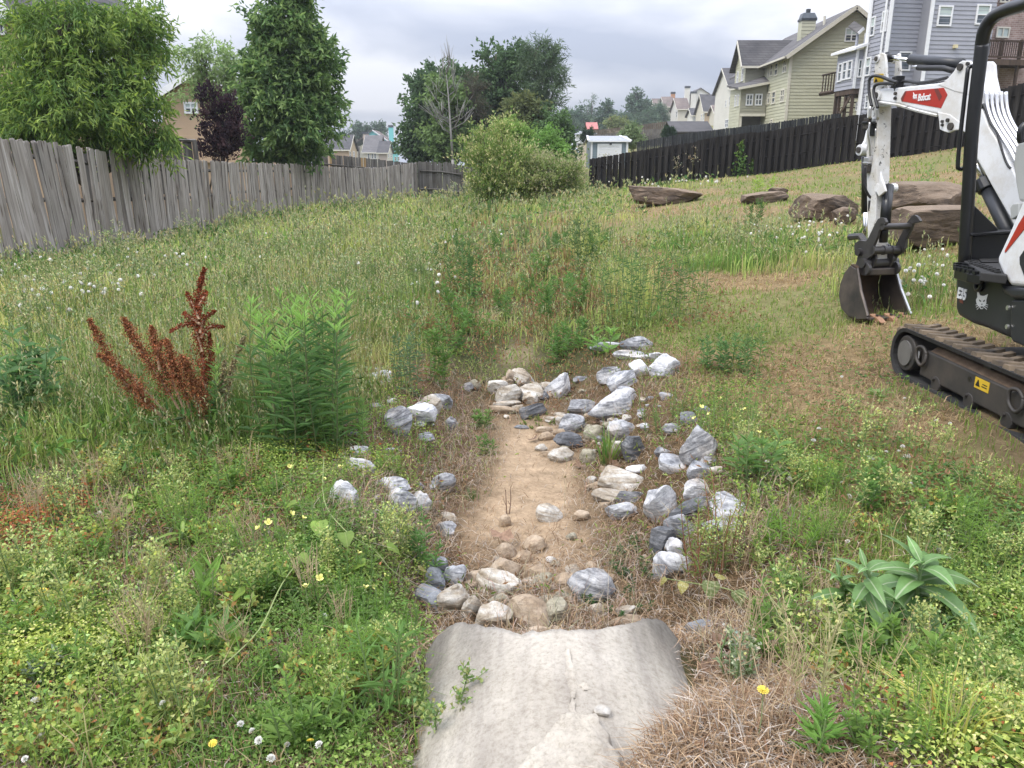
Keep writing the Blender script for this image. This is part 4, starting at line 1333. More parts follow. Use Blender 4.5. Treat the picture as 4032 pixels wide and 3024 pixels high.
def house_grey():
 f_ = lambda x, y: (3300 + x / 2.765, y / 2.765)
 c = atY(3500, 100, 48)
 th = R(7)
 d1 = (math.cos(th), math.sin(th)); d2 = (-math.sin(th), math.cos(th))
 ps = VP(c[:2], d1); pf = VP(c[:2], d2)
 zb = Hs(c[0], c[1]) - 0.6; zt = 21.0
 root = thing('grey_house', (c[0], c[1], zb), 'tall blue grey sided house with white trim behind the excavator boom', 'house')
 sl, _ = pf.hit(3408, 200)
 fac = [(0, zb), (sl, zb), (sl, zt), (0, zt)]
 wall(root, 'wall', pf, fac, M['grey_siding'], 0.2)
 siding(root, pf, [(0, zb), (sl, zb), (sl, zt - 1), (0, zt - 1)], 0.23, M['grey_siding'])
 # recessed wall facing the camera, then the right block
 s1, _ = ps.hit(3650, 150)
 pr = VP(ps.to(0, 0, -0.9)[:2], d1)
 rec = [(0.0, zb), (s1, zb), (s1, 16.2), (0.0, 16.2)]
 wall(root, 'recessed_wall', pr, rec, M['grey_siding'])
 siding(root, pr, rec, 0.23, M['grey_siding'])
 s2, _ = ps.hit(3903, 150)
 big = [(s1, zb), (s2, zb), (s2, zt), (s1, zt)]
 wall(root, 'wall', ps, big, M['grey_siding'], 6.0)
 siding(root, ps, [(s1, zb), (s2, zb), (s2, zt - 2), (s1, zt - 2)], 0.23, M['grey_siding'])
 wall(root, 'upper_wall', ps, [(0, 16.2), (s1, 16.2), (s1, zt), (0, zt)], M['grey_siding'], 6.0)
 strip(root, 'frieze_board', ps.to(-.3, 16.15, .25), ps.to(s1 + .1, 16.15, .25), 0.25, 0.3, M['trim_white'], -ps.n)
 strip(root, 'corner_board', ps.to(0.0, zb, 0.02), ps.to(0.0, zt, 0.02), 0.2, 0.06, M['trim_white'], ps.n)
 strip(root, 'corner_board', ps.to(s1 + .02, zb, 0.05), ps.to(s1 + .02, zt, 0.05), 0.22, 0.06, M['trim_white'], ps.n)
 strip(root, 'corner_board', pf.to(sl - .1, zb, 0.05), pf.to(sl - .1, zt, 0.05), 0.22, 0.06, M['trim_white'], pf.n)
 mb = MB(); mb.tube([pf.to(sl - .35, zb, .12), pf.to(sl - .35, 13.0, .12), pf.to(sl + .1, 13.8, .3), pf.to(sl + .1, zt - 4, .3)], 0.07, 6); mb.build('downspout', M['trim_white'], root)
 mb = MB(); mb.tube([pf.to(.28, zb, .12), pf.to(.28, zt, .12)], 0.07, 6); mb.build('downspout', M['trim_white'], root)
 # roof far above the frame
 slab(root, 'roof', [ps.to(-.6, zt - .2, .5), ps.to(s2 + .5, zt - .2, .5), ps.to(s2 + .5, zt + 3, -5), ps.to(-.6, zt + 3, -5)], M['roof_grey'], 0.2)
 slab(root, 'roof', [ps.to(-.6, zt - .2, -10.5), ps.to(s2 + .5, zt - .2, -10.5), ps.to(s2 + .5, zt + 3, -5), ps.to(-.6, zt + 3, -5)], M['roof_grey'], 0.2)
 W = lambda pl, x0, x1, y0, y1, **k: window(root, pl, *(f_(x0, 0)[0], f_(x1, 0)[0]), f_(0, y0)[1], f_(0, y1)[1], **k)
 W(pf, 364, 412, 182, 392, blind=True); W(pf, 488, 546, 118, 345, blind=True); W(pf, 310, 365, 622, 826, blind=True)
 W(pf, 205, 238, 1115, 1205); W(pf, 308, 345, 1030, 1180)
 W(pr, 650, 786, 560, 772)
 W(ps, 1078, 1236, 60, 288, blind=True); W(ps, 1494, 1646, 48, 272, blind=True)
 a, z0 = ps.hit(*f_(1240, 527)); b_, z1 = ps.hit(*f_(1281, 490))
 MB().obox(ps.to(a, z0, .03), ps.d * (b_ - a), A3(0, 0, z1 - z0), ps.n * .2).build('vent_box', M['light_box'], root)
 # bay on posts at the left
 q = pf.to(sl, 0, 0.0)
 pb = VP((q[0], q[1]), d1)
 s_l, _ = pb.hit(*f_(192, 700)); s_r, _ = pb.hit(*f_(300, 700))
 _, bt = pb.hit(*f_(245, 545)); _, bb = pb.hit(*f_(245, 965))
 wf = [(s_l, bb), (s_r, bb), (s_r, bt + .1), (s_l, bt)]
 wall(root, 'bay_wall', pb, wf, M['grey_siding'], 0.15); siding(root, pb, wf, 0.23, M['grey_siding'])
 W(pb, 206, 288, 646, 846, mulls=1)
 qq = pb.to(s_l, 0)
 pl_ = VP((qq[0], qq[1]), d2)
 e, _ = pl_.hit(*f_(-12, 750))
 wl = [(0, bb), (e, bb), (e, bt), (0, bt)]
 wall(root, 'bay_wall', pl_, wl, M['grey_siding'], 0.15); siding(root, pl_, wl, 0.23, M['grey_siding'])
 for x0, x1, y0, y1 in ((10, 52, 690, 890), (58, 106, 672, 872), (112, 161, 656, 860)): W(pl_, x0, x1, y0, y1)
 slab(root, 'bay_roof', [pl_.to(-.4, bt + .1, .35), pl_.to(e + .3, bt + .1, .35), pl_.to(e + .3, bt + .6, -1.2), pl_.to(-.4, bt + .6, -1.2)], M['trim_white'], 0.14)
 slab(root, 'bay_floor', [pl_.to(0.02, bb, 0), pl_.to(e - .02, bb, 0), pl_.to(e - .02, bb, -2.0), pl_.to(0.02, bb, -2.0)], M['deck_brown'], 0.3)
 strip(root, 'corner_board', pb.to(s_l, bb, .05), pb.to(s_l, bt, .05), 0.16, 0.05, M['trim_white'], pb.n)
 # small upper box between bay and tall wall
 _, ut = pb.hit(*f_(270, 290))
 up = [(s_r - .15, bt), (s_l + .4, bt), (s_l + .4, ut - .2), (s_r - .15, ut)]
 p_up = VP((q + A3(d2[0], d2[1], 0) * 0.9)[:2], d1)
 wall(root, 'upper_bay_wall', p_up, up, M['grey_siding'], 0.15); siding(root, p_up, up, 0.23, M['grey_siding'])
 W(p_up, 278, 322, 364, 496)
 slab(root, 'upper_bay_roof', [p_up.to(s_l + .2, ut - .25, .4), p_up.to(s_r - .1, ut + .05, .4), p_up.to(s_r - .1, ut + .6, -.8), p_up.to(s_l + .2, ut + .3, -.8)], M['roof_grey'], 0.1)
 strip(root, 'fascia', p_up.to(s_l + .2, ut - .3, .42), p_up.to(s_r - .1, ut, .42), .16, .04, M['trim_white'], p_up.n)
 # posts, stair flight and rail under the bay
 for fx in (0.08, 0.45, 0.8, 1.0):
  a = pl_.to(e * fx, 0, -0.15)
  MB().box((a[0], a[1], (bb + zb) / 2 - .15), (.16, .16, bb - zb - .3)).build('deck_post', M['deck_brown'], root)
 for i in range(9):
  a = pl_.to(0.3 + 0.3 * i, bb - .5 - .27 * i, -0.9)
  MB().obox(a, pl_.d * .3, pl_.n * .9, A3(0, 0, .05)).build('stair_tread', M['deck_brown'], root)
 mb = MB(); mb.obox(pl_.to(0.2, bb - .6, -0.02), pl_.d * 2.8 + A3(0, 0, -2.6), A3(0, 0, .25), pl_.n * .05); mb.build('stair_stringer', M['deck_brown'], root)
 for i in range(5):
  a = pl_.to(e + .2 + .35 * i, bb + .1, 0)
  MB().box((a[0], a[1], bb + .6), (.06, .06, 1.1)).build('baluster', M['deck_brown'], root)
 a = pl_.to(e + .1, bb + 1.15, 0); b_ = pl_.to(e + 1.8, bb + 1.15, 0)
 MB().tube([a, b_], .06, 4).build('handrail', M['deck_brown'], root)
 a = pl_.to(e + .1, bb, 0); b_ = pl_.to(e + 1.8, bb, 0)
 MB().tube([a, b_], .14, 4).build('deck_beam', M['deck_brown'], root)
def house_brick():
 pl = VP(atY(3885, 200, 52)[:2], (0.985, 0.17))
 zb = Hs(*pl.to(0, 0)[:2]) - .8
 root = thing('brick_house', tuple(pl.to(4, zb)), 'red brown brick house with a dark raised deck behind the excavator roll bar', 'house')
 wall(root, 'wall', pl, [(0, zb), (11, zb), (11, 22), (0, 22)], M['brick'], 7.0)
 slab(root, 'roof', [pl.to(-.6, 21.9, .6), pl.to(11.5, 21.9, .6), pl.to(11.5, 25, -3.5), pl.to(-.6, 25, -3.5)], M['roof_grey'], .2)
 slab(root, 'roof', [pl.to(-.6, 21.9, -7.6), pl.to(11.5, 21.9, -7.6), pl.to(11.5, 25, -3.5), pl.to(-.6, 25, -3.5)], M['roof_grey'], .2)
 window(root, pl, 3920, 3972, 106, 150, 0, 1, frame=M['trim_cream'], blind=True)
 window(root, pl, 3936, 3974, -30, 12, 1, 1, frame=M['trim_cream'])
 pd = VP(pl.to(0, 0, 3.0)[:2], (0.985, 0.17))
 a0, z0 = pd.hit(3884, 236); a1 = a0 + 5.0
 _, zt = pd.hit(3930, 166)
 MB().obox(pd.to(a0, z0 - .05, 0), pd.d * 5, -pd.n * 3.0, A3(0, 0, .12)).build('deck_floor', M['deck_brown'], root)
 strip(root, 'rim_board', pd.to(a0, z0 - .1, .01), pd.to(a1, z0 - .1, .01), .32, .05, M['deck_brown'], pd.n)
 hr = 1.05
 strip(root, 'handrail', pd.to(a0, z0 + hr, 0), pd.to(a1, z0 + hr, 0), .1, .08, M['deck_brown'], pd.n)
 strip(root, 'lower_rail', pd.to(a0, z0 + .18, 0), pd.to(a1, z0 + .18, 0), .09, .05, M['deck_brown'], pd.n)
 q = a0 + .12
 while q < a1:
  MB().obox(pd.to(q, z0 + .15, .01), pd.d * .045, pd.n * .04, A3(0, 0, hr - .15)).build('baluster', M['deck_brown'], root)
  q += .14
 for q in (0.0, 0.9, 2.2, 3.6, 4.9):
  MB().obox(pd.to(a0 + q, zb, -.08), pd.d * .14, -pd.n * .14, A3(0, 0, z0 + hr + .12 - zb if q in (0.9, 2.2, 3.6, 0.0) else z0 - zb)).build('deck_post', M['deck_brown'], root)
house_green()
house_grey()
house_brick()
def simple_house(label, Y, x0, x1, yb, ye, yr, rx0, rx1, wallmat, roofmat, depth=9.0, side=-1, sidemat=None, wins=(), swins=(), chimney=None, ridge_back=0.5, bury=1.5, cap=None):
 """body with a gabled roof, ridge parallel to the picture; pixels: front wall x0..x1, base yb, eave ye, ridge yr from rx0 to rx1"""
 a = atY(x0, ye, Y)
 pl = VP(a[:2], (1, 0))
 s1, ze = pl.hit(x1, ye)
 _, zb = pl.hit(x0, yb); zb = min(zb - bury, Hs(a[0], Y) - .5)
 Yr = Y + depth * ridge_back
 zr = atY((rx0 + rx1) / 2, yr, Yr)[2]
 root = thing('far_house', (a[0] + s1 / 2, Y, zb), label, 'house')
 MB().obox(pl.to(0, zb), pl.d * s1, A3(0, depth, 0), A3(0, 0, ze - zb)).build('wall', wallmat, root)
 xl = a[0]; xr = a[0] + s1
 for xx, dx in ((xl, -0.02), (xr, 0.02)):
  mb = MB(); mb.prism([A3(xx, Y, ze), A3(xx, Y + depth, ze), A3(xx, Yr, zr - .1)], A3(-dx * 8, 0, 0))
  mb.build('gable', sidemat or wallmat, root)
 if sidemat is not None:
  xx = xl if side < 0 else xr
  MB().obox(A3(xx, Y + .02, zb), A3(0.02 * side, 0, 0), A3(0, depth - .04, 0), A3(0, 0, ze - zb)).build('side_wall', sidemat, root)
 o = 0.45; k = (zr - ze) / (Yr - Y)
 for yy, sg in ((Y, -1), (Y + depth, 1)):
  slab(root, 'roof', [A3(xl - o, yy + sg * o, ze - k * o + .1), A3(xr + o, yy + sg * o, ze - k * o + .1), A3(xr + o, Yr, zr + .1), A3(xl - o, Yr, zr + .1)], roofmat, .2)
 strip(root, 'eave_board', A3(xl - o, Y - o - .01, ze - k * o - .02), A3(xr + o, Y - o - .01, ze - k * o - .02), .22, .04, M['trim_cream'], A3(0, -1, 0))
 sx = xl - o - .01 if side < 0 else xr + o + .01
 strip(root, 'barge_board', A3(sx, Y - o, ze - k * o - .05), A3(sx, Yr, zr - .05), .25, .04, M['trim_cream'], A3(side, 0, 0))
 for w in wins: window(root, pl, *w[:4], 1, w[4] if len(w) > 4 else 0, fw=.12)
 pp = VP((xl if side < 0 else xr, Y), (0, 1))
 if side > 0: pp.n = A3(1, 0, 0)
 for w in swins: window(root, pp, *w[:4], 1, w[4] if len(w) > 4 else 0, fw=.12)
 if chimney:
  cx0, cx1, cy0, cy1 = chimney
  Yc = Y + depth * .62
  p0 = atY(cx0, cy0, Yc); p1 = atY(cx1, cy0, Yc); pz = atY(cx0, cy1, Yc)[2] - 1
  w = p1[0] - p0[0]
  MB().box((p0[0] + w / 2, Yc, (p0[2] + pz) / 2), (w, w * .8, p0[2] - pz)).build('chimney', cap or wallmat, root)
  MB().box((p0[0] + w / 2, Yc, p0[2] + .22), (w * 1.15, w * .95, .5)).build('chimney_cap', M['chimney_cap'], root)
 return root
CREAM = mat_lap('cream_lap_siding', (0.62, 0.58, 0.49))
PALE = mat_lap('off_white_lap_siding', (0.70, 0.68, 0.63))
TANS = mat_lap('tan_lap_siding', (0.52, 0.40, 0.27))
ORANGE = mat_lap('orange_lap_siding', (0.52, 0.27, 0.15))
PINK = mat_lap('pinkish_beige_siding', (0.46, 0.38, 0.32))
TURQ = mat_lap('turquoise_lap_siding', (0.20, 0.60, 0.60))
PEACH = mat_lap('peach_beige_siding', (0.52, 0.37, 0.25), 0.3)
g_ = lambda x, y: (2500 + x / 2.37, y / 2.37)
G = lambda x: 2500 + x / 2.37
Q = lambda y: y / 2.37
# the row behind the green house, nearest first
simple_house('white sided narrow house touching the left side of the green house', 120, G(900), G(960), Q(1195), Q(815), Q(640), G(872), G(952), PALE, M['roof_dark'], 9,
    sidemat=PALE, wins=[], swins=[(G(848), G(858), Q(935), Q(1000)), (G(884), G(893), Q(900), Q(985)), (G(846), G(876), Q(1112), Q(1190), 1)])
simple_house('tan house with the dark grey roof in the row right of the cream houses', 165, G(655), G(792), Q(1195), Q(1030), Q(885), G(630), G(845), TANS, M['roof_dark'], 8,
    sidemat=CREAM, swins=[(G(620), G(628), Q(1065), Q(1130)), (G(640), G(648), Q(1060), Q(1130))])
simple_house('small cream porch wing with dark screens between the tan and the white house', 155, G(757), G(846), Q(1195), Q(1050), Q(985), G(757), G(846), CREAM, M['roof_brown'], 5,
    wins=[(G(757), G(783), Q(1082), Q(1195)), (G(800), G(836), Q(1080), Q(1190))])
simple_house('cream house with grey roof in the middle of the far row', 200, G(405), G(500), Q(1205), Q(1012), Q(918), G(390), G(612), CREAM, M['roof_brown'], 9,
    sidemat=PALE, wins=[(G(430), G(456), Q(1155), Q(1200))], swins=[(G(386), G(396), Q(1040), Q(1095))])
simple_house('cream house wing with dark window right of the middle cream house', 188, G(540), G(612), Q(1200), Q(1070), Q(1012), G(540), G(612), PALE, M['roof_dark'], 6, sidemat=PALE,
    wins=[(G(548), G(556), Q(1078), Q(1130)), (G(562), G(570), Q(1075), Q(1130)), (G(586), G(596), Q(1070), Q(1110))])
simple_house('cream house with a glass patio door in the far row', 225, G(283), G(362), Q(1168), Q(990), Q(905), G(275), G(455), CREAM, M['roof_brown'], 9,
    sidemat=PALE, wins=[(G(300), G(352), Q(1105), Q(1162), 2)], chimney=(G(338), G(374), Q(875), Q(905)), cap=ORANGE)
simple_house('orange house with brown roof and dark patio cover in the far row', 250, G(190), G(258), Q(1140), Q(1005), Q(922), G(180), G(270), ORANGE, M['roof_brown'], 9,
    sidemat=CREAM, wins=[(G(258), G(264), Q(1010), Q(1050))])
simple_house('beige house at the far left end of the hillside row', 265, G(142), G(185), Q(1135), Q(1030), Q(952), G(138), G(186), CREAM, M['roof_dark'], 8, sidemat=CREAM)
def back_gable_house():
 Y = 262
 pl = VP(atY(G(480), Q(915), Y)[:2], (1, 0))
 P = [pl.hit(G(x), Q(y)) for x, y in ((465, 985), (690, 985), (690, 870), (612, 826), (480, 912))]
 root = thing('far_house', tuple(pl.to(P[0][0], P[0][1])), 'white gabled house with two chimneys peeping over the far row', 'house')
 wall(root, 'wall', pl, P, PALE, 9.0)
 k = pl.hit(G(612), Q(818)); l_ = pl.hit(G(470), Q(918)); r2 = pl.hit(G(700), Q(876))
 for e in (l_, r2):
  slab(root, 'roof', [pl.to(e[0], e[1], .5), pl.to(k[0], k[1], .5), pl.to(k[0], k[1], -9), pl.to(e[0], e[1], -9)], M['roof_grey'], .2)
 window(root, pl, G(600), G(625), Q(875), Q(910), 1, 0)
 for x0, x1, y0 in ((463, 507, 825), (516, 566, 875), (805, 850, 835)):
  a = pl.hit(G(x0), Q(y0)); b = pl.hit(G(x1), Q(y0))
  c = pl.to((a[0] + b[0]) / 2, a[1] - 3, .8)
  MB().box(c, (b[0] - a[0], 1.2, 6)).build('chimney', PALE, root)
  MB().box(c + A3(0, 0, 3.3), ((b[0] - a[0]) * 1.1, 1.4, .6)).build('chimney_cap', M['chimney_cap'], root)
back_gable_house()
# houses across the back at left
g7 = lambda x: 1200 + x / 2.765
q7 = lambda y: 350 + y / 2.765
simple_house('beige house with dark roof seen just right of the tall ash tree', 170, g7(200), g7(475), q7(780), q7(652), q7(502), g7(300), g7(518), PEACH, M['roof_dark'], 9, side=1, sidemat=TANS,
    wins=[(g7(245), g7(270), q7(680), q7(705)), (g7(290), g7(318), q7(680), q7(712))], swins=[(g7(486), g7(497), q7(680), q7(745)), (g7(527), g7(538), q7(680), q7(745))])
simple_house('cream house with long grey roof and beige chimney left of the turquoise house', 205, g7(640), g7(802), q7(785), q7(683), q7(508), g7(525), g7(690), CREAM, M['roof_grey'], 12, side=-1, sidemat=CREAM,
    wins=[(g7(686), g7(704), q7(703), q7(760)), (g7(728), g7(746), q7(703), q7(760)), (g7(756), g7(777), q7(703), q7(760))], chimney=(g7(636), g7(694), q7(490), q7(600)), cap=PINK)
simple_house('pinkish house wing with dark roof before the turquoise house', 190, g7(802), g7(893), q7(785), q7(688), q7(570), g7(740), g7(925), PINK, M['roof_dark'], 9, side=1, sidemat=CREAM,
    swins=[(g7(905), g7(913), q7(700), q7(752)), (g7(934), g7(943), q7(698), q7(750))])
simple_house('house with dark ridge mostly hidden behind the cream long roofed one', 245, g7(490), g7(680), q7(560), q7(512), q7(470), g7(480), g7(690), CREAM, M['roof_dark'], 8)
def turquoise():
 Y = 218
 pl = VP(atY(g7(735), q7(445), Y)[:2], (1, 0))
 pts = [(690, 800), (960, 800), (960, 600), (738, 448), (690, 475)]
 P = [pl.hit(g7(x), q7(y)) for x, y in pts]
 root = thing('turquoise_house', tuple(pl.to(P[1][0], P[1][1])), 'bright turquoise house with brown roof and turquoise chimney beyond the fences', 'house')
 wall(root, 'wall', pl, P, TURQ, 0.3)
 a, z0 = pl.hit(g7(955), q7(800)); _, z1 = pl.hit(g7(955), q7(600))
 MB().obox(pl.to(P[0][0], z0, -.31), pl.d * (a - P[0][0]), A3(0, 12, 0), A3(0, 0, z1 - z0)).build('wall', TURQ, root)
 b, _ = pl.hit(g7(1040), q7(700))
 k = pl.hit(g7(738), q7(445)); r2 = pl.hit(g7(968), q7(604))
 slab(root, 'roof', [pl.to(r2[0], r2[1], .5), pl.to(k[0], k[1], .5), pl.to(k[0], k[1], -11), pl.to(r2[0], r2[1], -11)], M['roof_brown'], .2)
 l2 = (2 * k[0] - r2[0], r2[1])
 slab(root, 'roof', [pl.to(l2[0], l2[1], .5), pl.to(k[0], k[1], .5), pl.to(k[0], k[1], -11), pl.to(l2[0], l2[1], -11)], M['roof_brown'], .2)
 strip(root, 'barge_board', pl.to(r2[0], r2[1] - .1, .52), pl.to(k[0], k[1] - .1, .52), .3, .04, M['trim_white'], pl.n)
 window(root, pl, g7(797), g7(826), q7(516), q7(560), 1, 0)
 pr = VP(pl.to(a, 0)[:2], (0, 1)); pr.n = A3(1, 0, 0)
 for x0, x1, y0, y1 in ((972, 988, 620, 664), (975, 994, 740, 782), (1008, 1028, 738, 782)): window(root, pr, g7(x0), g7(x1), q7(y0), q7(y1), 1, 0)
 p0 = atY(g7(915), q7(418), Y + 5); p1 = atY(g7(962), q7(418), Y + 5); w = p1[0] - p0[0]
 MB().box((p0[0] + w / 2, Y + 5, p0[2] - 3), (w, 1.2, 6)).build('chimney', TURQ, root)
 MB().box((p0[0] + w / 2, Y + 5, p0[2] + .25), (w * 1.1, 1.4, .6)).build('chimney_cap', M['chimney_cap'], root)
turquoise()
def left_gable_house(label, Y, pts, wall_mat, wins, roof_pts, depth=9):
 """gable wall facing the camera from full pixel points, roof slopes behind"""
 pl = VP(atY(*pts[0], Y)[:2], (1, 0))
 P = [pl.hit(*p) for p in pts]
 root = thing('near_house', tuple(pl.to(P[0][0], P[0][1])), label, 'house')
 zb = Hs(*pl.to(P[0][0], 0)[:2]) - .5
 xs = [p[0] for p in P]
 wall(root, 'wall', pl, P, wall_mat, .25)
 MB().obox(pl.to(min(xs), zb, -.26), pl.d * (max(xs) - min(xs)), A3(0, depth, 0), A3(0, 0, min(p[1] for p in P[1:4]) - zb)).build('wall', wall_mat, root)
 for a, b in roof_pts:
  e = pl.hit(*a); k = pl.hit(*b)
  slab(root, 'roof', [pl.to(e[0], e[1], .5), pl.to(k[0], k[1], .5), pl.to(k[0], k[1], -depth), pl.to(e[0], e[1], -depth)], M['roof_grey'], .2)
  strip(root, 'barge_board', pl.to(e[0], e[1] - .12, .52), pl.to(k[0], k[1] - .12, .52), .3, .04, M['trim_white'], pl.n)
 for w in wins: window(root, pl, *w, 1, 1, blind=True)
 return root
left_gable_house('peach beige gabled house behind the purple plum and the pale tree', 42,
     [(640, 640), (975, 640), (975, 390), (800, 270), (640, 360)], PEACH, [(727, 781, 402, 448)], [((610, 385), (800, 262)), ((1000, 408), (800, 262))])
left_gable_house('peach beige house corner behind the peach tree at the frame edge', 22,
     [(-500, 420), (45, 420), (45, 30), (-180, -260), (-500, 0)], PEACH, [(-18, 22, 45, 140)], [((78, 62), (-180, -275)), ((-520, 0), (-180, -275))])
# ------------------------------------------------------------ sheds and small structures
M['shed_siding'] = mat_paint('blue_grey_metal_siding', (0.20, 0.255, 0.28), 0.04, 0.45)
M['shed_roof'] = mat_plain('galvanised_roof', (0.27, 0.285, 0.31), (0.38, 0.395, 0.42), 1.5, 0.45, 0.3, vec_scale=(3, 1, 1))
M['white_metal'] = mat_plain('white_painted_metal', (0.72, 0.73, 0.74), (0.78, 0.79, 0.80), 2, 0.4)
def shed():
 s_ = lambda x, y: (2100 + x / 3.318, 250 + y / 3.318)
 Y = 58
 a = atY(*s_(752, 1010), Y)
 pl = VP(a[:2], (1, 0))
 s1, ze = pl.hit(*s_(1238, 1008)); _, zb = pl.hit(*s_(752, 1260)); zb -= .6
 root = thing('garden_shed', tuple(pl.to(s1 / 2, zb)), 'blue grey metal shed with white roll up door behind the black fence', 'shed')
 MB().obox(pl.to(0, zb, -.05), pl.d * s1, A3(0, 3.2, 0), A3(0, 0, ze - zb)).build('wall', M['shed_siding'], root)
 siding(root, pl, [(0, zb), (s1, zb), (s1, ze), (0, ze)], .17, M['shed_siding'])
 zr = atY(*s_(980, 945), Y + 1.6)[2]
 slab(root, 'roof', [pl.to(-.2, ze, .2), pl.to(s1 + .2, ze, .2), pl.to(s1 + .1, zr, -1.6), pl.to(-.1, zr, -1.6)], M['shed_roof'], .08)
 slab(root, 'roof', [pl.to(-.2, ze, -3.5), pl.to(s1 + .2, ze, -3.5), pl.to(s1 + .1, zr, -1.6), pl.to(-.1, zr, -1.6)], M['shed_roof'], .08)
 for x in (-.2, s1 + .2):
  strip(root, 'corner_trim', pl.to(x, ze - .02, .22), pl.to(x * .6 + s1 * .2 * (x > 0), zr, -1.6), .14, .05, M['white_metal'], A3(0, -.6, .8))
 for x in (.06, s1 - .06):
  strip(root, 'corner_trim', pl.to(x, zb, .05), pl.to(x, ze, .05), .14, .04, M['white_metal'], pl.n)
 strip(root, 'eave_trim', pl.to(-.2, ze - .05, .2), pl.to(s1 + .2, ze - .05, .2), .1, .03, M['white_metal'], pl.n)
 d0, dz = pl.hit(*s_(838, 1050)); d1, _ = pl.hit(*s_(1152, 1050))
 for x in (d0 + .07, d1 - .07): strip(root, 'door_frame', pl.to(x, zb, .055), pl.to(x, dz, .055), .16, .05, M['white_metal'], pl.n)
 strip(root, 'door_frame', pl.to(d0, dz - .07, .056), pl.to(d1, dz - .07, .056), .16, .05, M['white_metal'], pl.n)
 z = zb
 while z < dz - .15:
  MB().obox(pl.to(d0 + .15, z, .05), pl.d * (d1 - d0 - .3), A3(0, 0, .15), pl.n * .035 + A3(0, 0, -.015)).build('door_slat', M['white_metal'], root)
  z += .165
 l_ = pl.hit(*s_(1008, 1035))
 MB().box(pl.to(l_[0], l_[1], .1), (.16, .12, .3)).build('lamp', M['chimney_cap'], root)
shed()
def white_shed():
 s_ = lambda x, y: (2100 + x / 3.318, 250 + y / 3.318)
 Y = 100
 pl = VP(atY(*s_(553, 975), Y)[:2], (1, 0))
 a1, ze = pl.hit(*s_(690, 925)); _, zb = pl.hit(*s_(600, 975)); zb -= .6
 am, zp = pl.hit(*s_(640, 888))
 a2, _ = pl.hit(*s_(808, 920))
 root = thing('white_shed', tuple(pl.to(0, zb)), 'long white shed with pale roof and one dark window on the hillside', 'shed')
 wall(root, 'wall', pl, [(0, zb), (a1, zb), (a1, ze), (am * .6 + .0 + a1 * .2, zp), (0, ze)], M['white_metal'], 1)
 MB().obox(pl.to(a1 - .02, zb, -.3), pl.d * (a2 - a1), A3(0, 3, 0), A3(0, 0, ze - zb)).build('wall', M['trim_cream'], root)
 slab(root, 'roof', [pl.to(-.2, ze, .3), pl.to(a2 + .2, ze + .1, .3), pl.to(a2 - .8, zp, -2), pl.to(a1 * .4, zp + .15, -2)], M['shed_roof'], .12)
 pq = VP(pl.to(0, 0, -.3)[:2], (1, 0))
 window(root, pq, *(s_(746, 0)[0], s_(766, 0)[0]), s_(0, 918)[1], s_(0, 945)[1], 0, 0, frame=M['chimney_cap'])
white_shed()
def small_block(name, label, cat, x0, x1, yt, yb, Y, d, mat, rmat=None, rh=.5):
 pl = VP(atY(x0, yb, Y)[:2], (1, 0))
 s1, zb = pl.hit(x1, yb); _, zt = pl.hit(x0, yt)
 root = thing(name, tuple(pl.to(s1 / 2, zb)), label, cat)
 MB().obox(pl.to(0, zb - 1.2), pl.d * s1, A3(0, d, 0), A3(0, 0, zt - zb + 1.2)).build('wall', mat, root)
 if rmat is not None:
  slab(root, 'roof', [pl.to(-.15, zt + .02, .2), pl.to(s1 + .15, zt + .02, .2), pl.to(s1 + .15, zt + rh, -d / 2), pl.to(-.15, zt + rh, -d / 2)], rmat, .1)
  slab(root, 'roof', [pl.to(-.15, zt + .02, -d - .2), pl.to(s1 + .15, zt + .02, -d - .2), pl.to(s1 + .15, zt + rh, -d / 2), pl.to(-.15, zt + rh, -d / 2)], rmat, .1)
 return root
M['red_metal'] = mat_plain('faded_red_roof', (0.36, 0.11, 0.10), (0.45, 0.16, 0.14), 1, 0.6)
M['beige_wall'] = mat_plain('beige_plaster', (0.55, 0.47, 0.36), (0.62, 0.54, 0.42), .8, 0.8)
small_block('red_roofed_shed', 'small shed with faded red roof below the pine trees on the hillside', 'shed', 2313, 2352, 508, 515, 140, 4, M['brown_wood'], M['red_metal'], 1.2)
small_block('beige_wall', 'plain beige low building left of the blue grey shed', 'building', 2270, 2320, 573, 605, 74, 3, M['beige_wall'])
small_block('flat_white_roof', 'low white roofed lean to left of the beige building', 'shed', 2224, 2272, 600, 612, 70, 3, M['white_metal'], M['shed_roof'], .4)
small_block('pool_cover_roof', 'low dark hipped roof with pale ribs behind the side yard fence', 'roof', 2650, 2805, 519, 530, 84, 6, M['dark_void'], M['roof_dark'], 1.2)
small_block('orange_roof_house', 'tiny orange roofed house among the trees on the hill', 'house', 2405, 2435, 488, 498, 175, 5, M['beige_wall'], ORANGE, 1.4)
# ------------------------------------------------------------ foliage builders
def unit(v):
 return v / (np.linalg.norm(v, axis=-1, keepdims=True) + 1e-9)
def leaves_arr(P, D, L, W, col, g, fold=0.25, spin=None):
 """N leaves: base P, direction D, length L, width W; 4 corners, two faces along the midrib"""
 n = len(P)
 D = unit(D)
 r = g.normal(size=(n, 3)) if spin is None else spin
 S = unit(np.cross(D, r)); U = np.cross(S, D)
 L = np.broadcast_to(L, n)[:, None]; W = np.broadcast_to(W, n)[:, None]
 mid = P + D * L * 0.45
 V = np.stack([P, mid + S * W * .5 + U * W * fold, P + D * L - U * L * 0.08, mid - S * W * .5 + U * W * fold], 1).reshape(-1, 3)
 b = np.arange(n) * 4
 Fc = np.concatenate([np.stack([b, b + 1, b + 2], -1), np.stack([b, b + 2, b + 3], -1)])
 C = np.repeat(col, 4, 0)
 return V, Fc, C
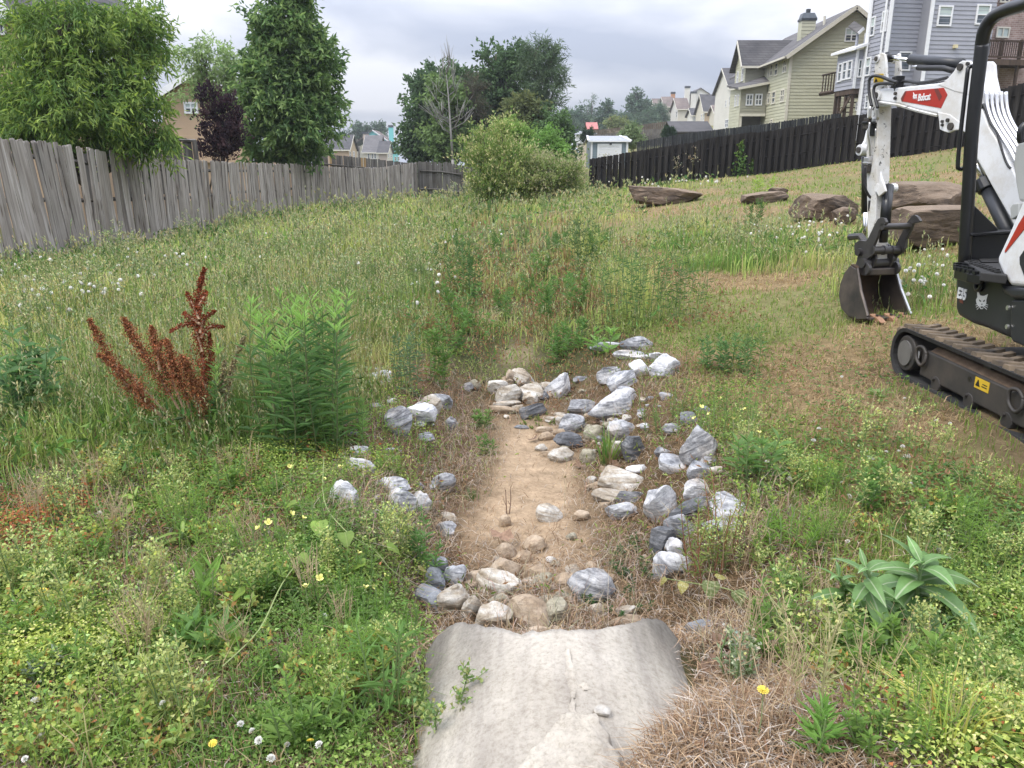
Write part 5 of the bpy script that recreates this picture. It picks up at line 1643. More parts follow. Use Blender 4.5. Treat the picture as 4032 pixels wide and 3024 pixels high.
def blades_arr(P, h, w, az, lean, col, g, tipcol=None):
 """N grass blades: two-part curved strips"""
 n = len(P)
 d = np.stack([np.cos(az), np.sin(az), np.zeros(n)], -1)
 a2 = az + np.pi / 2 + g.normal(0, 0.6, n)
 s = np.stack([np.cos(a2), np.sin(a2), np.zeros(n)], -1)
 h = h[:, None]; w = w[:, None]; lean = lean[:, None]
 up = np.array([0, 0, 1.0])
 m = P + up * h * 0.55 + d * h * lean * 0.28
 t = P + up * h * (1 - 0.32 * lean) + d * h * lean
 V = np.stack([P - s * w * .5, P + s * w * .5, m - s * w * .38, m + s * w * .38, t], 1).reshape(-1, 3)
 b = np.arange(n) * 5
 q = np.stack([b, b + 1, b + 3, b + 2], -1); tr = np.stack([b + 2, b + 3, b + 4], -1)
 C = np.repeat(col[:, None, :], 5, 1)
 if tipcol is not None:
  C[:, 4] = tipcol; C[:, 2:4] = 0.5 * (C[:, 2:4] + tipcol[:, None, :])
 return V, q, tr, C.reshape(-1, 3)
class Cloud:
 def __init__(s):
  s.V = []; s.F3 = []; s.F4 = []; s.C = []; s.n = 0
 def leaf(s, *a, **k):
  V, Fc, C = leaves_arr(*a, **k)
  s.V.append(V); s.F3.append(Fc + s.n); s.C.append(C); s.n += len(V)
 def blade(s, *a, **k):
  V, q, t, C = blades_arr(*a, **k)
  s.V.append(V); s.F4.append(q + s.n); s.F3.append(t + s.n); s.C.append(C); s.n += len(V)
 def raw(s, V, F3, F4, C):
  s.V.append(np.asarray(V, float))
  if F3 is not None and len(F3): s.F3.append(np.asarray(F3) + s.n)
  if F4 is not None and len(F4): s.F4.append(np.asarray(F4) + s.n)
  s.C.append(np.asarray(C, float)); s.n += len(V)
 def stems(s, P0, P1, r, col, bow=None):
  """thin three-sided stems from P0 to P1"""
  n = len(P0)
  t = unit(P1 - P0)
  a = unit(np.cross(t, np.array([0.3, 0.9, 0.1]))); b = np.cross(t, a)
  r = np.broadcast_to(r, n)[:, None]
  V = []
  for k in range(3):
   q = 2 * np.pi * k / 3
   V.append(P0 + (a * np.cos(q) + b * np.sin(q)) * r)
  for k in range(3):
   q = 2 * np.pi * k / 3
   V.append(P1 + (a * np.cos(q) + b * np.sin(q)) * r * 0.6)
  V = np.stack(V, 1).reshape(-1, 3)
  i = np.arange(n) * 6
  F4 = np.concatenate([np.stack([i + k, i + (k + 1) % 3, i + 3 + (k + 1) % 3, i + 3 + k], -1) for k in range(3)])
  s.raw(V, None, F4, np.repeat(col, 6, 0))
 def build(s, name, mat, parent=None, kind=None):
  V = np.concatenate(s.V); C = np.clip(np.concatenate(s.C) * (1.3 if mat is not M['straw'] else 1.1), 0, .8)
  Fc = []
  if s.F3: Fc.append(np.concatenate(s.F3))
  if s.F4: Fc.append(np.concatenate(s.F4))
  o = link(name, mesh_np(name, V, Fc, mat, C), parent)
  if kind: o['kind'] = kind
  return o
def jitcol(base, n, g, v=0.2, h=0.12):
 base = np.asarray(base, float)
 k = 1 + g.normal(0, v, (n, 1))
 c = base * np.clip(k, 0.45, 1.8)
 c = c * (1 + g.normal(0, h, (n, 3)) * np.array([1, 0.4, 1]))
 return np.clip(c, 0.004, 0.9)
# ------------------------------------------------------------ trees
def lobes3(lobes, Y, depth=0.85, g=None, k=K):
 out = []
 for (cx, cy, rx, ry, *o) in lobes:
  dy = o[0] if o else (g.uniform(-.5, .5) if g is not None else 0)
  c = atY(cx * k, cy * k, Y)
  c2 = atY((cx + rx) * k, cy * k, Y); c3 = atY(cx * k, (cy - ry) * k, Y)
  r = A3(abs(c2[0] - c[0]), 0, abs(c3[2] - c[2]))
  r[1] = depth * (r[0] + r[2]) / 2
  c[1] += dy * r[1] * 1.2
  out.append((c, r))
 return out
def tree(name, label, base, lobes, nleaf, L, W, cols, seed, trunk_r=0.1, clump=30, clump_r=0.3, droop=0.4, group=None, bark='bark', leaf='leaf', cat='tree',
   fork=0.35, inner=0.45, tipcol=None, upb=0.0, stems=1, extra=None, zmin=None):
 g = np.random.default_rng(seed)
 bx, by = base
 bz = Hs(bx, by)
 root = thing(name, (bx, by, bz), label, cat, group)
 wts = np.array([(r[0] * r[1] * r[2]) ** (2 / 3.) for c, r in lobes]); wts /= wts.sum()
 nc = max(nleaf // clump, 4)
 pick = g.choice(len(lobes), nc, p=wts)
 lobes = [(c, r * .9) for c, r in lobes]
 Cn = np.array([lobes[i][0] for i in pick]); Rd = np.array([lobes[i][1] for i in pick])
 d = unit(g.normal(size=(nc, 3)))
 rr = inner + (1 - inner) * g.random((nc, 1)) ** 0.6
 cc = Cn + d * Rd * rr * (1 + g.normal(0, 0.13, (nc, 1)))
 if zmin is not None: cc = cc[cc[:, 2] > zmin]; 
 nc = len(cc)
 d = d[:nc]
 cl = Cloud()
 base_c = np.asarray(cols, float)
 ci = g.integers(0, len(base_c), nc)
 ccol = base_c[ci] * (1 + g.normal(0, 0.14, (nc, 1)))
 # lighter young leaves towards the outside
 idx = np.repeat(np.arange(nc), clump)
 n = len(idx)
 tw = unit(unit(cc - Cn[:nc]) * 0.8 + g.normal(0, 0.55, (nc, 3)) + np.array([0, 0, .25 + upb]))
 uu = g.random((n, 1)) ** .8
 ln = clump_r * 3.2 * g.uniform(.6, 1.35, (nc, 1))
 P = cc[idx] + (tw * ln)[idx] * (uu - .35) + np.array([0, 0, -1.0]) * uu ** 2 * ln[idx] * droop * .55 + g.normal(0, 1, (n, 3)) * clump_r * .3
 D = tw[idx] * 0.55 + g.normal(0, 0.55, (n, 3)) + np.array([0, 0, -droop + upb])
 col = np.clip(ccol[idx] * (1 + g.normal(0, 0.13, (n, 1))), 0.004, 0.8)
 if tipcol is not None:
  m = (g.random(n) < 0.5 * uu[:, 0] ** 3)[:, None]
  col = np.where(m, np.asarray(tipcol) * (1 + g.normal(0, .15, (n, 1))), col)
 cl.leaf(P, D, L * g.uniform(0.7, 1.25, n), W * g.uniform(0.8, 1.2, n), np.clip(col, .004, .9), g)
 cl.build('crown', M[leaf], root)
 # trunk and limbs
 mb = MB()
 cm = sum(c * w for (c, r), w in zip(lobes, wts))
 zlow = min(c[2] - r[2] for c, r in lobes)
 for sidx in range(stems):
  ox = g.normal(0, 0.12) * (stems > 1)
  f0 = A3(bx + ox, by + g.normal(0, .1) * (stems > 1), bz - 0.2)
  fk = A3(bx * 0.6 + cm[0] * 0.4 + ox * 2, by * .6 + cm[1] * .4, max(bz + 0.3, bz + (cm[2] - bz) * fork))
  mb.tube([f0, (f0 + fk) / 2 + A3(g.normal(0, .05), 0, 0), fk], [trunk_r * 1.25, trunk_r, trunk_r * .85], 8)
  for i, (c, r) in enumerate(lobes):
   if stems > 1 and i % stems != sidx: continue
   mid = (fk + c) / 2 + A3(g.normal(0, .12), g.normal(0, .12), 0.1) * r[0]
   top = c + A3(0, 0, r[2] * .55)
   mb.tube([fk, mid, c, top], [trunk_r * .6, trunk_r * .42, trunk_r * .28, trunk_r * .08], 6)
   own = np.where(pick[:nc] == i)[0][:14]
   for k in own:
    a = mid + (c - mid) * g.random()
    mb.tube([a, (a + cc[k]) / 2 + A3(0, 0, .08 * r[2]), cc[k]], [trunk_r * .2, trunk_r * .13, trunk_r * .04], 4, cap=False)
 if extra: extra(mb)
 mb.build('trunk', M[bark], root, smooth=True)
 return root
gt = np.random.default_rng(11)
PEACH_L = [(150, 60, 120, 110), (255, 120, 120, 110), (60, 170, 130, 120), (200, 220, 165, 105), (318, 240, 78, 60), (285, 50, 62, 80), (110, 268, 150, 50), (338, 296, 58, 24), (75, 70, 60, 70), (-70, 230, 100, 100), (255, 305, 80, 22)]
tree('peach_tree', 'large bushy peach tree with drooping narrow leaves hanging over the picket fence', (-9.9, 18.6), lobes3(PEACH_L, 18.2, .8, gt), 36000, 0.18, 0.04,
  [(0.12, 0.19, 0.045), (0.085, 0.15, 0.04), (0.16, 0.23, 0.06)], 21, 0.13, 28, 0.2, 0.75, tipcol=(0.23, 0.30, 0.07), inner=0.35)
tree('ash_tree', 'tall dense dark green ash tree right of the purple plum behind the picket fence', (-9.4, 32.5),
  lobes3([(610, 45, 62, 60), (620, 120, 78, 75), (600, 205, 80, 80), (640, 262, 72, 60), (585, 305, 70, 45), (680, 140, 48, 75), (560, 165, 42, 65), (690, 235, 36, 55), (625, -30, 50, 50), (650, 320, 45, 28)], 31.5, .8, gt),
  24000, 0.27, 0.1, [(0.075, 0.135, 0.05), (0.10, 0.165, 0.06), (0.13, 0.20, 0.07)], 22, 0.14, 26, 0.26, 0.45, tipcol=(0.20, 0.28, 0.10), inner=0.5)
tree('pale_tree', 'thin pale green tree with sparse leaves between the peach and the ash tree', (-12.2, 34),
  lobes3([(440, 120, 55, 45), (480, 165, 55, 55), (418, 170, 38, 40), (465, 210, 50, 40), (505, 130, 40, 40)], 34, .8, gt), 3600, 0.22, 0.075,
  [(0.22, 0.29, 0.13), (0.26, 0.33, 0.16), (0.17, 0.24, 0.1)], 23, 0.07, 20, 0.3, 0.5, inner=0.2)
tree('purple_plum', 'dark purple leaved plum tree behind the fence under the pale tree', (-9.9, 27),
  lobes3([(456, 230, 18, 42), (492, 250, 24, 46), (462, 290, 26, 42), (500, 300, 26, 45), (470, 325, 40, 25)], 26.5, .8, gt), 4800, 0.13, 0.06,
  [(0.022, 0.014, 0.02), (0.035, 0.02, 0.026), (0.05, 0.03, 0.033)], 24, 0.05, 20, 0.17, 0.1, upb=0.6, stems=3)
DK = [(0.062, 0.10, 0.05), (0.075, 0.12, 0.057), (0.09, 0.14, 0.063)]  # oak greens lightened and greyed, haze put into the leaf colour
LT = [(0.11, 0.165, 0.06), (0.14, 0.20, 0.075)]
OK_ = dict(clump=24, clump_r=0.42, droop=0.25, leaf='leaf_far', inner=0.55)
tree('oak_tree', 'big dark rounded oak at the left of the tree group in the middle', (-5.2, 66), lobes3([(920, 215, 42, 50), (902, 275, 28, 45), (945, 175, 45, 35), (992, 185, 40, 42), (1020, 240, 40, 50), (925, 305, 60, 42), (900, 325, 26, 25)], 64, .9, gt), 12000, 0.34, 0.2, DK, 31, .3, **OK_)
tree('light_tree', 'lighter yellow green tree in front of the dark left oak', (-4.5, 58), lobes3([(955, 200, 28, 38), (985, 215, 24, 30), (940, 285, 22, 26), (1000, 300, 36, 34), (965, 320, 34, 26)], 59, .9, gt), 6000, 0.32, 0.19, LT, 32, .14, **OK_)
def bare_branches(mb):
 g = np.random.default_rng(5)
 Y = 57
 a = atY(978 * K, 345 * K, Y); b = atY(968 * K, 200 * K, Y); c = atY(962 * K, 140 * K, Y)
 mb.tube([a, (a + b) / 2, b, c], [.10, .08, .05, .015], 6)
 for i in range(26):
  f = g.random()
  p = a + (c - a) * (0.25 + .7 * f)
  sgn = 1 if i % 2 else -1
  q = p + A3(sgn * g.uniform(.6, 2.0) * (1.1 - f), g.normal(0, .4), g.uniform(.7, 1.8))
  m = (p + q) / 2 + A3(sgn * .15, 0, -.1)
  mb.tube([p, m, q], [.03, .022, .008], 4)
  for k in range(3):
   r = q + A3(g.normal(0, .4), g.normal(0, .3), g.uniform(.1, .7))
   mb.tube([m, r], [.02, .008], 3)
def bare_tree():
 p = atY(978 * K, 345 * K, 57)
 root = thing('bare_tree', (p[0], 57, Hs(p[0], 57)), 'leafless pale grey tree standing before the dark oaks', 'tree')
 mb = MB(); mb.cyl(A3(p[0], 57, Hs(p[0], 57) - .2), p, .11, 8); bare_branches(mb)
 mb.build('trunk', M['bark_pale'], root, smooth=True)
bare_tree()
tree('brown_pine', 'brownish thin pine between the dark left oak and the tall central oak', (-2.6, 60), lobes3([(1012, 245, 30, 45), (1020, 195, 22, 34), (1030, 290, 32, 40), (1000, 285, 22, 36)], 60, .9, gt), 7000, 0.4, 0.05,
  [(0.075, 0.075, 0.05), (0.06, 0.075, 0.045), (0.09, 0.08, 0.055)], 33, .16, **OK_)
tree('oak_tree', 'tallest broad dark green oak at the centre of the tree group', (-1.0, 66), lobes3([(1072, 140, 40, 40), (1095, 185, 55, 55), (1058, 205, 42, 50), (1118, 125, 34, 28), (1048, 295, 60, 50), (1100, 265, 55, 50), (1075, 330, 60, 26)], 65, .9, gt), 15000, 0.34, 0.2,
  [(0.08, 0.128, 0.055), (0.095, 0.15, 0.063), (0.065, 0.11, 0.05)], 34, .32, **OK_)
tree('tall_pine', 'tall pine with tufted open crown at the right of the tree group', (2.6, 63), lobes3([(1158, 102, 26, 18), (1190, 118, 24, 18), (1150, 140, 28, 18), (1185, 155, 34, 20), (1205, 182, 18, 14), (1165, 190, 34, 24), (1185, 220, 28, 22), (1150, 240, 30, 26)], 62, .9, gt), 9000, 0.42, 0.05,
  [(0.095, 0.14, 0.075), (0.08, 0.12, 0.065), (0.115, 0.16, 0.085)], 35, .2, fork=.7, **{**OK_, 'clump_r': 0.36, 'inner': 0.3})
tree('olive_tree', 'small olive brown toned tree under the tall pine', (1.1, 57), lobes3([(1135, 235, 28, 24), (1118, 265, 28, 26), (1150, 268, 24, 26)], 57, .9, gt), 4500, 0.3, 0.18, [(0.10, 0.12, 0.05), (0.12, 0.135, 0.055)], 36, .13, **OK_)
tree('low_oak', 'lower dark tree at the right foot of the tall pine', (3.6, 58), lobes3([(1182, 285, 36, 36), (1150, 312, 46, 34), (1205, 300, 22, 40), (1215, 330, 26, 22)], 57, .9, gt), 7500, 0.3, 0.18, [(0.08, 0.13, 0.052), (0.095, 0.15, 0.06)], 37, .16, **OK_)
# shrubs before the tree group
SH = dict(leaf='leaf', cat='shrub', stems=4, fork=.15)
tree('privet_shrub', 'big privet shrub full of cream blossom at the end of the picket fence', (-1.3, 31), lobes3([(1060, 325, 42, 26), (1030, 340, 34, 24), (1105, 335, 40, 32), (1050, 375, 46, 36), (1095, 385, 50, 36), (1045, 408, 40, 24), (1090, 416, 46, 24), (1130, 408, 36, 24), (1020, 305, 20, 14), (1090, 275, 24, 20), (1045, 295, 22, 16)], 31, .9, gt), 13000, 0.12, 0.05,
  [(0.18, 0.25, 0.075), (0.25, 0.29, 0.10), (0.14, 0.21, 0.06)], 41, .04, 24, .24, .1, tipcol=(0.45, 0.42, 0.22), inner=.4, upb=.75, **SH)
tree('green_bush', 'bright yellow green bush rising behind the privet shrub', (0.3, 36), lobes3([(1105, 285, 24, 18), (1125, 300, 30, 22), (1085, 300, 22, 18)], 36, .9, gt), 5000, 0.14, 0.06, [(0.17, 0.26, 0.07), (0.21, 0.30, 0.09)], 42, .03, 24, .2, .1, upb=.3, inner=.4, **SH)
tree('green_bush', 'rounded bright green bush right of the privet shrub', (1.75, 34), lobes3([(1190, 305, 26, 22), (1178, 335, 36, 26), (1205, 330, 20, 22)], 34, .9, gt), 6000, 0.14, 0.06, [(0.13, 0.23, 0.06), (0.16, 0.26, 0.075)], 43, .03, 24, .2, .2, inner=.4, **SH)
tree('thicket', 'tangled grey green thicket of thin stems left of the black fence end', (1.6, 31), lobes3([(1150, 365, 52, 34), (1185, 375, 44, 34), (1225, 378, 32, 30), (1245, 362, 20, 20), (1130, 395, 50, 26), (1190, 402, 50, 22), (1235, 398, 30, 20)], 31, .9, gt), 12000, 0.11, 0.05,
  [(0.20, 0.25, 0.09), (0.25, 0.27, 0.12), (0.16, 0.22, 0.075)], 44, .03, 22, .2, .1, inner=.3, tipcol=(0.33, 0.30, 0.19), upb=.4, **{**SH, 'bark': 'bark_pale', 'stems': 7})
# far trees along the hill
HZ = [(0.09, 0.13, 0.085), (0.075, 0.115, 0.075), (0.11, 0.15, 0.095)]  # far leaf colours paled and greyed to imitate haze
FT = [(1228, 240, 292, 26, 'spruce dark far tree first beside the tree group'), (1252, 232, 296, 24, 'second far tree right of the tree group'), (1278, 207, 298, 27, 'tall feathery far pine above the red roofed shed'),
  (1312, 222, 298, 25, 'pointed far pine right of the tall feathery one'), (1338, 245, 292, 26, 'low far tree in the dip of the tree line'), (1375, 194, 268, 30, 'tallest airy far tree before the hillside houses'),
  (1398, 238, 280, 34, 'broad rounded green far tree beside the orange house'), (1352, 258, 285, 22, 'small dark far tree in the dip left of the tallest airy one'), (1424, 226, 262, 20, 'far tree touching the beige hillside house'), (1295, 262, 298, 30, 'low dark far tree under the pointed pine'), (1240, 268, 300, 30, 'low dark far tree nearest the tree group')]
for i, (cx, yt, yb, w, lab) in enumerate(FT):
 h = yb - yt
 lb = [(cx, yt + h * .16, w * .38, h * .17), (cx - w * .3, yt + h * .4, w * .55, h * .2), (cx + w * .35, yt + h * .5, w * .6, h * .22), (cx, yt + h * .75, w * .95, h * .28)]
 Y = 205 + 8 * (i % 3)
 b0 = atY(cx * K, yb * K, Y)
 tree('far_tree', lab, (b0[0], Y), lobes3(lb, Y, .9, gt), 3200, 0.75, 0.38 if i % 2 else 0.14, HZ, 60 + i, .3, 20, .75, .2, group='trees along the far hill', leaf='leaf_far', inner=.4, fork=.6)
for i, (cx, yt, yb, w, lab) in enumerate([(775, 266, 300, 8, 'tiny far tree left above the dark roofs'), (793, 274, 300, 9, 'tiny far tree middle above the dark roofs'), (820, 263, 300, 15, 'far rounded tree left of the turquoise gable'), (745, 285, 310, 20, 'far tree crown at the edge of the ash tree')]):
 h = yb - yt; Y = 240
 b0 = atY(cx * K, 345 * K, Y)
 tree('far_tree', lab, (b0[0], Y), lobes3([(cx, yt + h * .3, w * .7, h * .3), (cx - w * .4, yt + h * .55, w * .6, h * .3), (cx + w * .4, yt + h * .6, w * .6, h * .3)], Y, .9, gt), 1200, 0.8, 0.3, HZ, 80 + i, .3, 20, .7, .2, leaf='leaf_far', inner=.3, fork=.8, group='far trees at left')
tree('round_bush', 'round grey green bush right of the blue grey shed', (0.1553 * 76, 76), lobes3([(1361, 290, 15, 14), (1368, 300, 16, 14), (1355, 303, 14, 12)], 76, .9, gt), 3500, .3, .12, [(0.17, 0.22, 0.11), (0.14, 0.19, 0.09)], 91, .08, 20, .3, .1, cat='bush', leaf='leaf_far')
for i, (cx, yt, yb, w, Y, lab) in enumerate([(1263, 281, 304, 6, 92, 'small dark cone conifer before the white shed, left one'), (1276, 279, 304, 7, 92, 'small dark cone conifer before the white shed, right one'),
            (1438, 277, 296, 3.2, 84, 'slim dark cypress, first of four by the dark hipped roof'), (1444, 279, 297, 3.5, 84, 'slim dark cypress, second of four by the dark hipped roof'), (1449, 281, 297, 3, 84, 'slim dark cypress, third of four by the dark hipped roof'), (1454, 281, 297, 3, 84, 'slim dark cypress, last of four by the dark hipped roof')]):
 h = yb - yt
 b0 = atY(cx * K, yb * K, Y)
 tree('conifer', lab, (b0[0], Y), lobes3([(cx, yt + h * .2, w * .35, h * .22), (cx, yt + h * .5, w * .65, h * .26), (cx, yt + h * .8, w, h * .26)], Y, .9, gt), 1500, .25, .07, [(0.03, 0.055, 0.03), (0.04, 0.07, 0.035)], 95 + i, .06, 20, .16, .2, group='dark conifers', leaf='leaf_far', upb=.5)
tree('hill_bush', 'round olive bush before the tiny orange roofed house on the hill', (23.0, 150), lobes3([(1322, 268, 14, 9), (1340, 266, 10, 9)], 150, .9, gt), 1600, .5, .2, [(0.16, 0.19, 0.08)], 99, .1, 20, .5, .1, cat='bush', leaf='leaf_far')
def ivy():
 root = thing('fence_vine', (8.8, 34.4, Hs(8.8, 34.4)), 'green vine climbing up the boards of the black fence', 'vine')
 g = np.random.default_rng(77)
 cl = Cloud(); mb = MB()
 sides = [(2918, 555, 2920, 690, 14), (2962, 625, 2945, 700, 11)]
 for x0, y0, x1, y1, w in sides:
  n = 170
  f = g.random(n)
  px = x0 + (x1 - x0) * f + g.normal(0, 1, n) * (3 + w * f * 1.2); py = y0 + (y1 - y0) * f
  Yf = 34.35
  P = np.array([atY(a, b, Yf - abs(g.normal(0.08, .05))) for a, b in zip(px, py)])
  cl.leaf(P, g.normal(0, 1, (n, 3)) + np.array([0, -.8, -.8]), .16, .11, jitcol((0.10, 0.17, 0.045), n, g, .3), g)
  mb.tube([atY(x0 + (x1 - x0) * q / 6 + g.normal(0, 2), y0 + (y1 - y0) * q / 6, Yf) for q in range(7)], .012, 4)
 cl.build('leaves', M['leaf'], root)
 mb.build('stem', M['bark'], root)
ivy()
# ------------------------------------------------------------ excavator
def mat_chipped(name, c, chip, amount=0.62, rough=0.35, dirt=0.25):
 m, t, b, out = new_mat(name)
 v = objvec(t, (1, 1, 1), rnd=False)
 n = noise_tex(t, 17, 5, 0.75, v, 0.3)
 base = mixc(t, c, ramp(t, noise_tex(t, 3.5, 8, 0.72, v), [(0.38, (0.70, 0.64, 0.54)), (0.56, (1, 1, 1))]), dirt * 2, 'MULTIPLY')
 col = mixc(t, base, chip, ramp(t, n, [(amount, (0, 0, 0)), (amount + .02, (1, 1, 1))]))
 t.links.new(col, b.inputs['Base Color'])
 b.inputs['Roughness'].default_value = rough
 return m
M['ex_white'] = mat_chipped('white_machine_paint', (0.74, 0.75, 0.77), (0.12, 0.10, 0.09), 0.74, 0.4, .3)
M['ex_chip'] = mat_chipped('chipped_white_paint', (0.66, 0.66, 0.65), (0.05, 0.045, 0.04), 0.6, 0.5, .4)
M['ex_black'] = mat_plain('black_machine_paint', (0.008, 0.0085, 0.0095), (0.016, 0.0165, 0.018), 5, 0.32, bmp=0.03)
M['ex_dark'] = mat_plain('dark_grey_plastic', (0.014, 0.0155, 0.019), (0.026, 0.028, 0.033), 4, 0.42, bmp=0.05)
M['rubber'] = mat_plain('black_rubber', (0.012, 0.012, 0.0125), (0.03, 0.029, 0.028), 7, 0.75, bmp=0.15)
M['mud'] = mat_plain('muddy_tread', (0.03, 0.027, 0.025), (0.24, 0.18, 0.12), 6, 0.9, bmp=0.2, detail=6)
M['frame_steel'] = mat_plain('dirty_frame_steel', (0.022, 0.022, 0.022), (0.06, 0.05, 0.042), 4, 0.6, bmp=0.1)
M['mud_dry'] = mat_plain('dried_mud', (0.10, 0.065, 0.042), (0.19, 0.13, 0.085), 14, 0.95, bmp=0.5)
M['chrome'] = mat_plain('chrome_rod', (0.70, 0.70, 0.70), (0.78, 0.78, 0.78), 2, 0.12, 1.0)
M['tube_steel'] = mat_plain('zinc_tube', (0.58, 0.58, 0.59), (0.68, 0.68, 0.69), 4, 0.3, 0.85)
M['bucket_steel'] = mat_plain('worn_bucket_steel', (0.05, 0.045, 0.043), (0.13, 0.105, 0.09), 6, 0.5, 0.5, bmp=0.08)
M['bucket_rust'] = mat_plain('rusty_bucket_inside', (0.045, 0.03, 0.022), (0.14, 0.085, 0.05), 5, 0.7, 0.2, bmp=0.15)
M['tooth_rust'] = mat_plain('rusty_tooth', (0.22, 0.11, 0.06), (0.38, 0.22, 0.13), 18, 0.7, 0.2, bmp=0.1)
M['thumb_steel'] = mat_plain('dark_thumb_steel', (0.045, 0.042, 0.042), (0.085, 0.08, 0.078), 5, 0.45, 0.4, bmp=0.06)
M['decal_red'] = mat_plain('red_decal', (0.42, 0.035, 0.02), (0.36, 0.025, 0.016), 3, 0.3)
M['decal_dark_red'] = mat_plain('dark_red_decal', (0.14, 0.03, 0.025), (0.18, 0.04, 0.03), 3, 0.3)
M['decal_white'] = mat_plain('white_decal', (0.78, 0.78, 0.78), None, 1, 0.4)
M['decal_yellow'] = mat_plain('yellow_sticker', (0.62, 0.42, 0.03), (0.55, 0.36, 0.03), 8, 0.5)
M['panel_grey'] = mat_plain('light_grey_panel', (0.36, 0.37, 0.36), (0.42, 0.43, 0.42), 2, 0.45)
M['cap_grey'] = mat_plain('dirty_grey_cap', (0.09, 0.085, 0.078), (0.15, 0.145, 0.135), 5, .6)
M['hose'] = mat_plain('black_hose', (0.018, 0.018, 0.02), (0.03, 0.03, 0.032), 20, 0.5)
EX = thing('mini_excavator', (3.3, 4.1, Hs(3.3, 4.1)), 'white and black tracked mini excavator parked on the lawn with its bucket on the ground', 'excavator')
AP = VP((3.42, 5.1), (-0.2356, 0.9718))
def AB(s, w, z):
 return AP.to(s, z, w)
def plate(name, px, mat, plane, off, th, parent=None, bevel=0.006, seg=2):
 """an outline on a vertical plane, with real thickness behind it"""
 mb = MB()
 mb.prism([plane.to(*plane.hit(x, y, off), off) for x, y in px], -plane.n * th)
 return mb.build(name, mat, parent or EX, bevel=bevel, seg=seg)
r2 = lambda *p: [(3300 + x / 2.765, y / 2.765) for x, y in p]
r3 = lambda *p: [(3300 + x / 2.765, 500 + y / 2.765) for x, y in p]
r4 = lambda *p: [(3300 + x / 1.8429, 900 + y / 1.8429) for x, y in p]
def P1(plane, pt, off=0.0):
 return plane.to(*plane.hit(*pt, off), off)
def tube_px(name, pts, rad, mat, plane, off=0.0, parent=None, n=10):
 mb = MB(); mb.tube([P1(plane, p, off) for p in pts], rad, n)
 return mb.build(name, mat, parent or EX, smooth=True) if n > 6 else mb.build(name, mat, parent or EX)
def smooth_path(pts, n=5):
 pts = [np.asarray(p, float) for p in pts]
 out = []
 for i in range(len(pts) - 1):
  p0 = pts[max(i - 1, 0)]; p1 = pts[i]; p2 = pts[i + 1]; p3 = pts[min(i + 2, len(pts) - 1)]
  for k in range(n):
   t = k / n
   out.append(0.5 * ((2 * p1) + (-p0 + p2) * t + (2 * p0 - 5 * p1 + 4 * p2 - p3) * t * t + (-p0 + 3 * p1 - 3 * p2 + p3) * t ** 3))
 return out + [pts[-1]]
